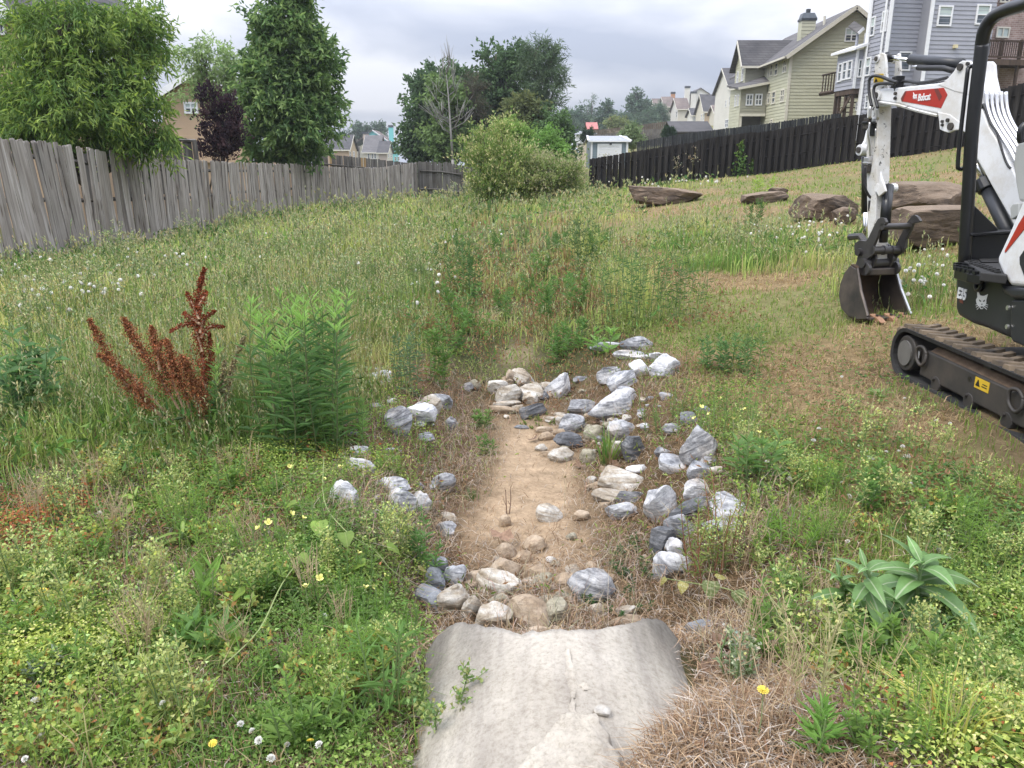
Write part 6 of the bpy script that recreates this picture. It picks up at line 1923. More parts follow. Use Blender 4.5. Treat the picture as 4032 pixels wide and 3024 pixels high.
# --- tracks
TZ0 = 0.195; TH = 0.36; TR = TH / 2; TZ = TZ0 + TR
YF, YB = 5.21 - TR, 2.95 + TR
def stadium(off, n=12):
 """outline in (y, z), counter-clockwise seen from the left"""
 r = TR + off
 P = []
 for k in range(n + 1):
  a = -math.pi / 2 + math.pi * k / n
  P.append((YF + r * math.cos(a), TZ + r * math.sin(a)))
 for k in range(n + 1):
  a = math.pi / 2 + math.pi * k / n
  P.append((YB + r * math.cos(a), TZ + r * math.sin(a)))
 return P
def build_track(x0, x1, side):
 o = stadium(-0.012); i_ = stadium(-0.036)
 V = []; Fs = []
 n = len(o)
 for (y, z) in o: V += [(x0, y, z), (x1, y, z)]
 for (y, z) in i_: V += [(x0 + .006, y, z), (x1 - .006, y, z)]
 for k in range(n):
  j = (k + 1) % n
  Fs += [(2 * k, 2 * k + 1, 2 * j + 1, 2 * j), (2 * n + 2 * j, 2 * n + 2 * j + 1, 2 * n + 2 * k + 1, 2 * n + 2 * k),
    (2 * j, 2 * n + 2 * j, 2 * n + 2 * k, 2 * k), (2 * k + 1, 2 * n + 2 * k + 1, 2 * n + 2 * j + 1, 2 * j + 1)]
 mb = MB(); mb.add(V, Fs)
 belt = mb.build('track_belt', M['rubber'], EX)
 per = 2 * (YF - YB) + 2 * math.pi * TR
 nl = 50
 lm = None
 for k in range(nl):
  q = per * k / nl
  st = YF - YB
  if q < st: y, z, a = YB + q, TZ - TR, 0
  elif q < st + math.pi * TR:
   f = (q - st) / TR; y, z, a = YF + TR * math.sin(f), TZ - TR * math.cos(f), f
  elif q < 2 * st + math.pi * TR: y, z, a = YF - (q - st - math.pi * TR), TZ + TR, math.pi
  else:
   f = (q - 2 * st - math.pi * TR) / TR; y, z, a = YB - TR * math.sin(f), TZ + TR * math.cos(f), math.pi + f
  if lm is None:
   mb = MB(); w = x1 - x0
   prof = [(-.030, -.012), (.030, -.012), (.022, .012), (-.022, .012)]
   pts = []
   for xx, sk in ((-w / 2 + .01, -.03), (0, .03), (w / 2 - .01, -.03)):
    pts += [(xx, p + sk, -h) for p, h in prof]
   mb.add(pts, [(0, 1, 2, 3), (11, 10, 9, 8)] + [(4 * b + c, 4 * b + (c + 1) % 4, 4 * b + 4 + (c + 1) % 4, 4 * b + 4 + c)[::-1] for b in (0, 1) for c in range(4)])
   ob = mb.build('tread_lug', M['mud'], belt); lm = ob.data
  else:
   ob = link('tread_lug', lm, belt)
  ob.location = ((x0 + x1) / 2, y, z); ob.rotation_euler = (a, 0, 0)
 # idler, rollers, frame
 xf = x0 + .02 if side < 0 else x1 - .02
 dx = 1 if side < 0 else -1
 mb = MB(); mb.cyl(A3(xf, YF, TZ), A3(xf + dx * .2, YF, TZ), TR - .06, 24); mb.build('front_idler', M['frame_steel'], EX, bevel=.008)
 mb = MB(); mb.cyl(A3(xf - dx * .012, YF, TZ), A3(xf, YF, TZ), TR - .095, 20); mb.build('idler_cap', M['cap_grey'], EX)
 mb = MB(); mb.cyl(A3(xf, YB, TZ), A3(xf + dx * .2, YB, TZ), TR - .05, 24); mb.build('drive_sprocket', M['frame_steel'], EX, bevel=.008)
 X = xf + dx * .015
 prof = [(YF - .17, TZ0 + .075), (YF - .17, TZ + .062), (YF - .24, TZ + .072), (YB + .2, TZ + .06), (YB + .16, TZ0 + .075)]
 mb = MB(); mb.prism([A3(X, y, z) for y, z in prof], A3(dx * .19, 0, 0)); mb.build('track_frame', M['frame_steel'], EX, bevel=.012)
 mb = MB(); mb.prism([A3(X + dx * .01, YF - .25, TZ + .07), A3(X + dx * .01, YB + .25, TZ + .06), A3(X + dx * .05, YB + .25, TZ + .095), A3(X + dx * .05, YF - .25, TZ + .10)], A3(dx * .12, 0, 0)); mb.build('mud_ledge', M['mud_dry'], EX)
 for k in range(5):
  y = YF - .38 - .36 * k
  mb = MB(); mb.cyl(A3(X - dx * .004, y, TZ0 + .07), A3(X + dx * .16, y, TZ0 + .07), .05, 16); mb.build('roller', M['frame_steel'], EX, bevel=.005)
  mb = MB(); mb.cyl(A3(X - dx * .02, y + .02, TZ0 + .1), A3(X, y + .02, TZ0 + .1), .014, 6); mb.build('bolt', M['frame_steel'], EX)
 mb = MB(); mb.cyl(A3(X + dx * .05, 4.25, TZ + .11), A3(X + dx * .15, 4.25, TZ + .11), .035, 14); mb.build('carrier_roller', M['frame_steel'], EX)
 for y in (YF - .20, 3.86):
  mb = MB()
  mb.tube(smooth_path([A3(X - dx * .012, y - .05, TZ + .05), A3(X - dx * .02, y - .055, TZ + .0), A3(X - dx * .02, y - .01, TZ - .03), A3(X - dx * .02, y + .05, TZ + .005), A3(X - dx * .02, y + .055, TZ + .07), A3(X - dx * .012, y, TZ + .085), A3(X - dx * .012, y - .05, TZ + .05)], 4), .011, 6)
  mb.build('tie_down_loop', M['frame_steel'], EX, smooth=True)
 if side < 0:
  mb = MB(); mb.obox(A3(X - .003, 4.12, TZ - .012), A3(0, .135, 0), A3(0, 0, .062), A3(.003, 0, 0)); st = mb.build('warning_sticker', M['decal_yellow'], EX)
  mb = MB()
  mb.add([(X - .0045, 4.20, TZ + .002), (X - .0045, 4.245, TZ + .002), (X - .0045, 4.2225, TZ + .042)], [(0, 2, 1)])
  mb.obox(A3(X - .0045, 4.135, TZ + .022), A3(0, .045, 0), A3(0, 0, .005), A3(.001, 0, 0)); mb.obox(A3(X - .0045, 4.135, TZ + .008), A3(0, .05, 0), A3(0, 0, .005), A3(.001, 0, 0))
  mb.build('sticker_print', M['ex_black'], st)
  mb = MB(); mb.obox(A3(X - .003, 4.885, TZ - .03), A3(0, .04, 0), A3(0, 0, .075), A3(.003, 0, 0)); mb.build('white_sticker', M['decal_white'], EX)
  mb = MB(); mb.cyl(A3(X - .002, 4.31, TZ + .02), A3(X + .004, 4.31, TZ + .02), .016, 12); mb.build('frame_hole', M['ex_black'], EX)
build_track(2.63, 2.875, -1)
build_track(3.87, 4.115, 1)
mb = MB(); mb.box((3.37, 4.1, .43), (1.0, 1.1, .16)); mb.build('undercarriage', M['frame_steel'], EX, bevel=.02)
mb = MB(); mb.cyl(A3(3.37, 4.1, .5), A3(3.37, 4.1, .66), .36, 28); mb.build('swing_bearing', M['frame_steel'], EX)
# --- upper structure
HP = VP((2.86, 5.02), (-0.065, -0.998))
body = r4((848, 322), (845, 580), (860, 632), (960, 690), (1060, 722), (1180, 775), (1349, 842), (1560, 930), (1560, 440), (1349, 432), (1215, 428), (1198, 345), (1050, 322))
plate('body_skirt', body, M['ex_dark'], HP, 0, 0.55, bevel=.035, seg=4)
plate('side_cover', r4((1255, 512), (1248, 560), (1245, 790), (1262, 822), (1400, 880), (1560, 940), (1560, 520)), M['ex_dark'], HP, .018, .2, bevel=.015, seg=3)
plate('side_ledge', r4((1168, 418), (1195, 470), (1262, 508), (1560, 520), (1560, 425), (1349, 428)), M['ex_dark'], HP, .035, .3, bevel=.02, seg=3)
for q in ((1242, 575), (1236, 712)):
 p = P1(HP, r4(q)[0], .02)
 mb = MB(); mb.cyl(p, p + HP.n * .012, .014, 8); mb.build('bolt', M['tube_steel'], EX)
p = P1(HP, r4((1036, 396))[0], .0)
mb = MB()
mb.tube([p + HP.n * .012 + HP.d * (.034 * math.cos(a)) + A3(0, 0, .042 * math.sin(a)) for a in np.linspace(0, 2 * math.pi, 17)], .014, 6)
mb.build('hitch_ring', M['ex_black'], EX, smooth=True)
# step and floor mat
zs = HP.hit(*r4((850, 300))[0])[1]
step = [atZ(x, y, zs + .04) for x, y in r4((848, 266), (866, 246), (960, 256), (1040, 282), (1040, 340), (940, 322), (850, 296))]
mb = MB(); mb.prism(step, A3(0, 0, -.055)); stp = mb.build('step_pad', M['ex_black'], EX, bevel=.006)
for (x, y) in r4((862, 258), (890, 258), (920, 262), (950, 266), (985, 276), (860, 274), (888, 276), (918, 282), (948, 288), (980, 296), (1015, 300), (862, 290), (890, 296), (925, 304), (960, 312), (1000, 320)):
 c = atZ(x, y, zs + .048)
 mb = MB(); mb.box(c, (.03, .03, .02)); mb.build('grip_knob', M['ex_black'], stp)
mat_ = [atZ(x, y, zs + .06) for x, y in r4((915, 232), (960, 175), (1230, 160), (1230, 340), (1040, 318))]
mb = MB(); mb.prism(mat_, A3(0, 0, -.05)); fm = mb.build('floor_mat', M['rubber'], EX, bevel=.006)
for k in range(7):
 a = atZ(*r4((990 + 8 * k, 195 + 8 * k))[0], zs + .066); b = atZ(*r4((1160, 188 + 9 * k))[0], zs + .066)
 mb = MB(); mb.tube([a, b], .007, 4); mb.build('mat_rib', M['rubber'], fm)
for k in range(8):
 for j in (0, 1):
  c = atZ(*r4((965 + 26 * k + 10 * j, 236 + 9 * k + 16 * j))[0], zs + .066)
  mb = MB(); mb.box(c, (.03, .02, .012)); mb.build('grip_knob', M['rubber'], fm)
# floor and front bulkhead
mb = MB(); mb.box((3.38, 4.4, zs - .05), (.95, 1.25, .1)); mb.build('cab_floor', M['ex_black'], EX, bevel=.02)
FP = VP((2.9, 4.98), (1, 0))
plate('bulkhead', r3((1452, 1195), (1840, 1130), (2100, 1130), (2100, 1450), (1400, 1440)), M['ex_black'], FP, 0, .05)
plate('gusset', r3((1466, 840), (1485, 850), (1745, 1105), (1745, 1125), (1452, 1175)), M['ex_black'], FP, .0, .03)
plate('bulkhead_rail', r3((1448, 1160), (1830, 1128), (2100, 1128), (2100, 1152), (1448, 1192)), M['ex_black'], FP, .03, .09)
# white cowl with the red arrow, grey panel behind it
plate('white_cowl', [(4140, 560), (4032, 766), (3978, 895), (3922, 1016), (3925, 1036), (3951, 1098), (3974, 1125), (4032, 1131), (4200, 1140), (4200, 560)], M['ex_white'], HP, .03, .3, bevel=.03, seg=4)
plate('red_arrow', [(4150, 690), (4032, 846), (4010, 882), (3957, 985), (3955, 994), (3960, 992), (4032, 902), (4150, 790)], M['decal_red'], HP, .034, .003, bevel=0)
plate('cowl_recess', [(4032, 985), (4014, 1012), (4015, 1040), (4032, 1085), (4150, 1095), (4150, 980)], M['ex_dark'], HP, .036, .004, bevel=0)
plate('console_panel', [(4040, 548), (4010, 556), (3996, 580), (3988, 640), (3996, 720), (4010, 795), (4100, 805), (4100, 548)], M['panel_grey'], HP, -.22, .12, bevel=.02, seg=3)
plate('console_bracket', r3((1870, 880), (1900, 835), (1965, 830), (1965, 960), (1880, 1010)), M['panel_grey'], HP, -.2, .08)
mb = MB(); mb.tube(smooth_path([atY(x, y, 4.5) for x, y in r3((1995, 170), (1985, 90), (2000, 20), (2040, -30))]), .02, 8); mb.build('control_lever', M['ex_black'], EX, smooth=True)
mb = MB(); mb.box((3.55, 3.75, zs + .35), (.5, .5, .14)); mb.box((3.55, 3.5, zs + .62), (.5, .12, .55)); mb.build('seat', M['ex_black'], EX, bevel=.03)
mb = MB(); mb.box((3.45, 3.2, zs + .15), (1.1, .55, .55)); mb.build('engine_cover', M['ex_white'], EX, bevel=.05)
# roll bar frame
post = [atY(*q, Y) for q, Y in [((3797, 1046), 5.0), ((3812, 780), 5.0), ((3829, 500), 5.0), ((3862, 217), 5.0), ((3867, 170), 5.0), ((3876, 122), 4.98), ((3896, 84), 4.95), ((3926, 58), 4.9), ((3970, 37), 4.8), ((4032, 18), 4.66), ((4140, -20), 4.4), ((4330, -90), 3.9)]]
mb = MB(); mb.tube(smooth_path(post, 4), .0385, 16); mb.build('roll_bar', M['ex_black'], EX, smooth=True)
pt = post[-1]
mb = MB(); mb.tube([pt, pt + A3(.95, 0, 0), A3(pt[0] + .98, 4.9, pt[2] - .02), A3(pt[0] + 1.0, 5.0, 1.0)], .0385, 12); mb.build('roll_bar', M['ex_black'], EX, smooth=True)
mb = MB(); mb.tube([pt, A3(pt[0] - .02, 3.4, pt[2] - .1), A3(pt[0] - .02, 3.3, .9)], .0385, 12); mb.build('rear_post', M['ex_black'], EX, smooth=True)
hd = [atY(x, y, 5.05) for x, y in r2((1510, 715), (1450, 722), (1418, 745), (1408, 800))] + [atY(x, y, 5.05) for x, y in r3((1330, 100), (1303, 415), (1312, 447), (1340, 458), (1395, 428))]
mb = MB(); mb.tube(smooth_path(hd, 4), .0125, 8); mb.build('grab_handle', M['ex_black'], EX, smooth=True)
# --- boom
BW = 0.10
boom = [(3455, 357), (3462, 349), (3524, 346), (3690, 328), (3716, 322), (3770, 318), (3822, 330), (3868, 434), (3893, 500), (3955, 600), (4010, 715), (4090, 880), (4040, 985), (3976, 858), (3905, 735), (3842, 619), (3797, 523), (3781, 511), (3700, 452), (3694, 449), (3611, 430), (3539, 409), (3455, 397), (3447, 377)]
mb = MB(); pts = [AP.to(*AP.hit(x, y, BW), BW) for x, y in boom]
mb.prism(pts, -AP.n * 2 * BW); mb.build('boom', M['ex_white'], EX, bevel=.012, seg=3)
for w in (BW + .004, -BW + .018):
 pxs = [(3690, 332), (3716, 324), (3736, 306), (3757, 281), (3778, 246), (3790, 239), (3818, 239), (3829, 252), (3832, 300), (3850, 380), (3760, 360)]
 mb = MB(); mb.prism([AP.to(*AP.hit(x, y, BW), w) for x, y in pxs], -AP.n * .022); mb.build('boom_ear', M['ex_white'], EX, bevel=.005)
 pxs = [(3693, 440), (3699, 478), (3701, 509), (3716, 517), (3735, 523), (3757, 514), (3779, 511), (3792, 505), (3780, 480), (3740, 450)]
 mb = MB(); mb.prism([AP.to(*AP.hit(x, y, BW), w) for x, y in pxs], -AP.n * .022); mb.build('boom_bracket', M['ex_white'], EX, bevel=.005)
for (q, r_) in ((r2((1336, 730))[0], .024), (r2((1420, 695))[0], .013), (r2((1232, 1376))[0], .026), (r2((1200, 1308))[0], .013), (r2((1142, 1322))[0], .010), (r2((1142, 1360))[0], .010), (r2((630, 1018))[0], .012), (r2((628, 1070))[0], .012)):
 p = P1(AP, q, BW + .004)
 mb = MB(); mb.cyl(p, p + AP.n * .014, r_, 12); mb.build('pin', M['frame_steel'], EX)
# raised lower flange of the boom
fl = r2((430, 1110), (660, 1145), (860, 1205), (1080, 1258))
mb = MB(); mb.tube([P1(AP, q, BW) for q in fl], .011, 5); mb.build('boom_flange', M['ex_chip'], EX)
# decal with lettering
dec = r2((683, 1072), (728, 992), (1148, 956), (1188, 1030), (1118, 1178), (1080, 1170), (690, 1102))
decal = plate('brand_decal', dec, M['decal_red'], AP, BW + .003, .003, bevel=0)
plate('decal_corner', r2((683, 1072), (728, 992), (745, 991), (700, 1104), (690, 1102)), M['decal_dark_red'], AP, BW + .0045, .001, decal, bevel=0)
plate('decal_corner', r2((1042, 966), (1085, 962), (1130, 1050), (1100, 1100)), M['decal_dark_red'], AP, BW + .0045, .001, decal, bevel=0)
def text_on(s, plane, off, px0, px1, py_base, mat, parent, name='lettering', bold=0.02, sx=None, height=None):
 e = A3(-plane.n[1], plane.n[0], 0)
 cu = bpy.data.curves.new(name, 'FONT')
 cu.body = s
 cu.size = 1.0
 cu.extrude = 0.004; cu.offset = bold
 cu.materials.append(mat)
 o = bpy.data.objects.new(name, cu)
 COL.objects.link(o)
 bpy.context.view_layer.update()
 me = bpy.data.meshes.new_from_object(o.evaluated_get(bpy.context.evaluated_depsgraph_get()))
 bpy.data.objects.remove(o)
 o = bpy.data.objects.new(name, me)
 COL.objects.link(o)
 co = np.zeros(len(me.vertices) * 3); me.vertices.foreach_get('co', co); co = co.reshape(-1, 3)
 w0, h0 = np.ptp(co[:, 0]), np.ptp(co[:, 1])
 a = plane.to(*plane.hit(px0, py_base, off), off); b = plane.to(*plane.hit(px1, py_base, off), off)
 sc = np.linalg.norm((b - a)[:2]) / w0
 sy = sc
 if height:
  c = plane.to(*plane.hit(px0, py_base - height, off), off)
  sy = (c[2] - a[2]) / h0
 n = plane.n
 Mx = Matrix(((e[0] * sc, 0, n[0], a[0]), (e[1] * sc, 0, n[1], a[1]), (0, sy, 0, a[2]), (0, 0, 0, 1)))
 o.parent = parent
 if parent.name in LOC: o.matrix_parent_inverse = Matrix.Translation(-LOC[parent.name])
 o.matrix_basis = Mx
 return o
text_on('Bobcat', AP, BW + .004, 3614.5, 3661.5, 397.5, M['decal_white'], decal, height=28)
def cat_head(plane, off, x0, y0, w, h, mat, dark, parent):
 f = lambda *p: [(x0 + w * a, y0 + h * b) for a, b in p]
 e = plate('cat_emblem', f((.10, 0), (.24, .12), (.34, .27), (.52, .30), (.70, .30), (1.0, .22), (.92, .38), (.86, .48), (.86, .62), (.76, .74), (.62, .80), (.58, .90), (.40, .90), (.34, .80), (.20, .76), (.06, .62), (.02, .48), (.14, .36)), mat, plane, off + .002, .002, parent, 0)
 plate('emblem_eye', f((.28, .46), (.44, .53), (.42, .58), (.30, .54)), dark, plane, off + .003, .001, e, 0)
 plate('emblem_eye', f((.60, .53), (.76, .47), (.74, .55), (.62, .58)), dark, plane, off + .003, .001, e, 0)
 plate('emblem_nose', f((.44, .66), (.58, .66), (.51, .72)), dark, plane, off + .003, .001, e, 0)
 plate('emblem_mouth', f((.40, .78), (.60, .78), (.56, .86), (.44, .86)), dark, plane, off + .003, .001, e, 0)
 for a, b, c, d in ((.0, .70, .30, .66), (.02, .80, .30, .72), (.10, .90, .34, .78), (1.0, .70, .70, .66), (.98, .80, .70, .72), (.90, .90, .66, .78)):
  plate('emblem_whisker', f((a, b), (a, b + .03), (c, d + .03), (c, d)), mat, plane, off + .0025, .002, e, 0)
cat_head(AP, BW + .003, *r2((812, 1004))[0], 50 / 2.765, 84 / 2.765, M['decal_white'], M['decal_red'], decal)
cat_head(HP, .0, *r4((998, 440))[0], 88 / 1.8429, 160 / 1.8429, M['decal_white'], M['ex_dark'], EX)
text_on('E35', HP, .001, *[q[0] for q in r4((864, 498), (928, 498))], r4((0, 498))[0][1], M['decal_white'], EX, bold=.035, height=84 / 1.8429)
plate('red_marking', r4((880, 515), (905, 522), (905, 545), (882, 536)), M['decal_dark_red'], HP, .002, .002, bevel=0)
# arm cylinder over the boom
tube_px('cylinder_rod', r2((545, 628), (660, 640), (805, 658)), .016, M['chrome'], AP, .0)
tube_px('cylinder_barrel', r2((792, 648), (1060, 672), (1345, 700)), .039, M['ex_dark'], AP, .0, n=18)
tube_px('hose_sleeve', r2((870, 735), (960, 742), (1060, 740), (1150, 742), (1260, 775)), .021, M['hose'], AP, .05)
tube_px('hose_fitting', r2((815, 728), (880, 726)), .012, M['tube_steel'], AP, .05)
tube_px('rod_eye', r2((530, 590), (545, 655)), .035, M['ex_black'], AP, .0)
# long hoses on top of the boom
for i, pts in enumerate((r2((640, 885), (760, 885), (850, 902), (980, 892), (1100, 868), (1190, 845)), r2((640, 935), (760, 935), (900, 905), (1060, 888), (1190, 862)), r2((640, 975), (800, 945), (950, 922), (1100, 905), (1180, 895)))):
 mb = MB(); mb.tube(smooth_path([P1(AP, q, .05 - .03 * i) for q in pts], 4), .012, 8); mb.build('hydraulic_hose', M['tube_steel'] if i == 1 else M['hose'], EX, smooth=True)
mb = MB(); q = P1(AP, r2((648, 915))[0], .06); mb.box(q, (.07, .08, .12)); mb.build('hose_clamp', M['ex_black'], EX, bevel=.008)
for pts in (r2((640, 895), (560, 872), (470, 835), (390, 826), (345, 860), (336, 950), (345, 1060), (368, 1160)), r2((620, 915), (530, 908), (440, 915), (395, 945), (390, 1020), (412, 1100), (432, 1175))):
 mb = MB(); mb.tube(smooth_path([P1(AP, q, .125) for q in pts], 5), .0125, 8); mb.build('hydraulic_hose', M['hose'], EX, smooth=True)
# boom lift cylinder
tube_px('cylinder_rod', r3((1455, 280), (1580, 560)), .02, M['chrome'], AP, .06)
tube_px('cylinder_rod', r3((1500, 290), (1612, 560)), .016, M['chrome'], AP, .02)
mb = MB(); a = P1(AP, r3((1590, 600))[0], .06); b = P1(AP, r3((1830, 1100))[0], .06); c = a + (b - a) * 1.25; mb.tube([a, b, c], .047, 18); mb.build('cylinder_barrel', M['ex_dark'], EX, smooth=True)
mb = MB(); u = (b - a) / np.linalg.norm(b - a); mb.tube([a - u * .02, a + u * .07], .062, 18); mb.build('cylinder_collar', M['ex_black'], EX, bevel=.008)
mb = MB(); p = P1(AP, r3((1515, 650))[0], .09); mb.box(p, (.05, .06, .08)); mb.build('cylinder_port', M['ex_black'], EX, bevel=.008)
# steel lines down the back of the boom
edge = [AP.hit(x, y, BW) for x, y in ((3850, 380), (3868, 434), (3893, 500), (3955, 600), (4010, 715), (4090, 880))]
for i in range(5):
 pts = []
 for k, (s_, z_) in enumerate(edge):
  a = edge[max(k - 1, 0)]; b = edge[min(k + 1, len(edge) - 1)]
  tx, tz = b[0] - a[0], b[1] - a[1]; l_ = math.hypot(tx, tz); nx, nz = -tz / l_, tx / l_
  if nz < 0: nx, nz = -nx, -nz
  lift = .024 + (.03 if k == 0 else 0)
  pts.append(AB(s_ + nx * lift, .08 - .04 * i, z_ + nz * lift))
 mb = MB(); mb.tube(smooth_path(pts, 4), .0125, 8); mb.build('hydraulic_line', M['tube_steel'], EX, smooth=True)
for i in range(2):
 pts = r2((1600 + 30 * i, 950 - 10 * i), (1610 + 36 * i, 1010), (1628 + 40 * i, 1100))
 mb = MB(); mb.tube(smooth_path([P1(AP, q, .05 - .05 * i) for q in pts], 4), .02, 8); mb.build('hose_fitting', M['tube_steel'], EX, smooth=True)
mb = MB(); a = P1(AP, r2((1560, 1158))[0], .1); b = P1(AP, r2((1808, 1135))[0], -.12); mb.tube([a, b], .016, 6); mb.build('line_clamp', M['ex_black'], EX)
mb = MB(); mb.tube(smooth_path([P1(AP, q, .1) for q in r2((1580, 1130), (1620, 1230), (1660, 1340), (1730, 1440), (1750, 1520)) + r3((1810, 330), (1850, 420), (1880, 450))], 4), .008, 6); mb.build('wire_loom', M['hose'], EX, smooth=True)
# --- arm (stick): profile in the arm plane, s forward
top_s, top_z = 1.70, 2.14
def sec(z):
 """near and far edge of the stick at height z"""
 f = (z - 0.80) / (2.16 - 0.80)
 near = 1.405 + (1.615 - 1.405) * f
 wid = 0.09 + 0.05 * ss(0, .75, f)
 return near, near + wid
prof = []
for z in (0.80, 1.0, 1.3, 1.6, 1.9, 2.1, 2.2): prof.append((sec(z)[0], z))
for z in (2.2, 2.1, 1.9, 1.6, 1.3, 1.0, 0.80): prof.append((sec(z)[1], z))
mb = MB(); mb.prism([AB(s, .062, z) for s, z in prof], -AP.n * .124); mb.build('arm', M['ex_chip'], EX, bevel=.006)
for w in (.085, -.063):
 ear = [(3446, 236), (3455, 216), (3470, 207), (3482, 213), (3487, 240), (3492, 330), (3500, 420), (3460, 420), (3440, 400), (3436, 330)]
 if w < 0: ear = [(3474 + (x - 3474) * .45, y) for x, y in ear]
 mb = MB(); mb.prism([AP.to(*AP.hit(x, y, .085), w) for x, y in ear], -AP.n * .022); mb.build('arm_ear', M['ex_chip'], EX, bevel=.005)
 q = P1(AP, r2((430, 640))[0], .085); q = q + AP.n * (w - .085)
 mb = MB(); mb.cyl(q - AP.n * .04, q + AP.n * .012, .03, 16); mb.build('pin_boss', M['ex_white'], EX)
q = P1(AP, r2((430, 640))[0], .085); mb = MB(); mb.cyl(q + AP.n * .01, q + AP.n * .02, .018, 12); mb.cyl(q - AP.n * .16, q, .022, 12); mb.build('pin', M['frame_steel'], EX)
q = P1(AP, r2((436, 1040))[0], BW); mb = MB(); mb.cyl(q - AP.n * .02, q + AP.n * .02, .045, 18); mb.build('pin_boss', M['ex_chip'], EX)
mb = MB(); mb.cyl(q + AP.n * .015, q + AP.n * .03, .026, 12); mb.build('pin', M['frame_steel'], EX)
# yellow warning sticker on the ear
plate('warning_sticker', r2((386, 860), (402, 808), (492, 800), (490, 890), (386, 898)), M['decal_yellow'], AP, .0885, .002, bevel=0)
plate('sticker_print', r2((396, 890), (412, 845), (430, 890)), M['ex_black'], AP, .090, .001, bevel=0)
# bucket cylinder in front of the arm, with its side bracket
FPn = lambda s: VP(AP.to(s, 0)[:2], (AP.n[0], AP.n[1]))
f1 = FPn(1.80)
plate('cylinder_bracket', r3((345, 60), (330, 30), (300, 150), (250, 235), (255, 280), (300, 305), (345, 250)), M['ex_white'], f1, 0, .03)
p = P1(f1, r3((262, 250))[0], .0); mb = MB(); mb.cyl(p - AP.n * .05, p + AP.n * .03, .045, 16); mb.build('pin_boss', M['ex_white'], EX)
mb = MB(); mb.cyl(p + AP.n * .02, p + AP.n * .045, .025, 12); mb.build('pin', M['frame_steel'], EX)
mb = MB(); mb.tube([P1(f1, q_, 0) for q_ in r3((300, 320), (300, 600), (297, 935))], .034, 16); mb.build('cylinder_barrel', M['ex_black'], EX, smooth=True)
f2 = FPn(1.74)
mb = MB(); mb.tube([P1(f2, q_, 0) for q_ in r3((298, 930), (288, 1260))], .018, 12); mb.build('cylinder_rod', M['chrome'], EX, smooth=True)
# lines and valves on the left of the arm
fl_ = FPn(1.62)
for pts, rr, mt in ((r2((352, 1160), (345, 1290)), .012, 'tube_steel'), (r2((432, 1170), (428, 1300)), .012, 'tube_steel'), (r2((345, 1330), (330, 1450), (345, 1560), (352, 1700)) , .009, 'tube_steel'),
     (r2((410, 1400), (405, 1560), (390, 1720)), .009, 'tube_steel'), (r2((428, 1450), (425, 1560), (405, 1720)), .007, 'hose')):
 mb = MB(); mb.tube(smooth_path([P1(fl_, q_, .03) for q_ in pts], 4), rr, 8); mb.build('hydraulic_line', M[mt], EX, smooth=True)
for a, b, mt in ((r2((312, 1320))[0], r2((460, 1350))[0], 'ex_black'), (r2((405, 1350))[0], r2((460, 1480))[0], 'ex_black'), (r2((330, 1280))[0], r2((358, 1400))[0], 'frame_steel'), (r2((412, 1280))[0], r2((446, 1340))[0], 'tube_steel'), (r3((318, 380))[0], r3((470, 400))[0], 'tube_steel'), (r3((325, 410))[0], r3((355, 500))[0], 'frame_steel'), (r3((360, 410))[0], r3((395, 490))[0], 'frame_steel'), (r3((330, 330))[0], r3((395, 380))[0], 'tube_steel')):
 p = P1(fl_, a, .03); q_ = P1(fl_, b, .03)
 mb = MB(); mb.obox(p, AP.n * np.dot(q_ - p, AP.n), A3(0, 0, q_[2] - p[2]), AP.d * .06); mb.build('valve_block', M[mt], EX, bevel=.004)
for pts in (r3((300, 430), (285, 560), (290, 650), (330, 740), (385, 800), (410, 880), (415, 960), (425, 1010)), r3((470, 800), (462, 890), (430, 950), (390, 965), (350, 945), (340, 880), (345, 800))):
 mb = MB(); mb.tube(smooth_path([P1(fl_, q_, .06) for q_ in pts], 5), .011, 8); mb.build('hydraulic_hose', M['hose'], EX, smooth=True)
# --- thumb with its cylinder
nf = FPn(1.34)
mb = MB(); mb.tube([P1(FPn(1.46), r3((548, 640))[0]), P1(nf, r3((510, 1050))[0])], .042, 16); mb.build('thumb_cylinder', M['ex_black'], EX, smooth=True)
mb = MB(); mb.tube([P1(nf, r3((505, 1050))[0]), P1(nf, r3((490, 1255))[0])], .034, 12); mb.build('thumb_rod', M['ex_black'], EX, smooth=True)
for x0 in (450, 600):
 p = P1(FPn(1.47), r3((x0, 665))[0]); mb = MB(); mb.cyl(p - AP.n * .022, p + AP.n * .022, .036, 16); mb.build('pin_boss', M['ex_white'], EX, bevel=.004)
plate('arm_cheek', r3((455, 480), (470, 560), (500, 640), (515, 700), (440, 760), (410, 700), (440, 640)), M['ex_white'], AP, .085, .02)
lp = r3((462, 985), (500, 990), (522, 1035), (515, 1060), (470, 1085), (440, 1140), (430, 1185), (385, 1290), (382, 1390), (310, 1440), (285, 1470), (262, 1525), (205, 1538), (188, 1500), (205, 1440), (212, 1375), (172, 1335), (178, 1265), (232, 1232), (305, 1240), (330, 1200), (400, 1050), (432, 1000))
plate('thumb_plate', lp, M['thumb_steel'], AP, .14, .025, bevel=.004)
rp = r3((800, 968), (830, 957), (862, 975), (893, 1025), (880, 1038), (812, 1052), (795, 1105), (770, 1160), (735, 1225), (722, 1320), (690, 1372), (622, 1412), (602, 1490), (572, 1517), (535, 1490), (565, 1430), (590, 1370), (640, 1250), (715, 1105), (745, 1040))
plate('thumb_plate', rp, M['thumb_steel'], AP, -.115, .025, bevel=.004)
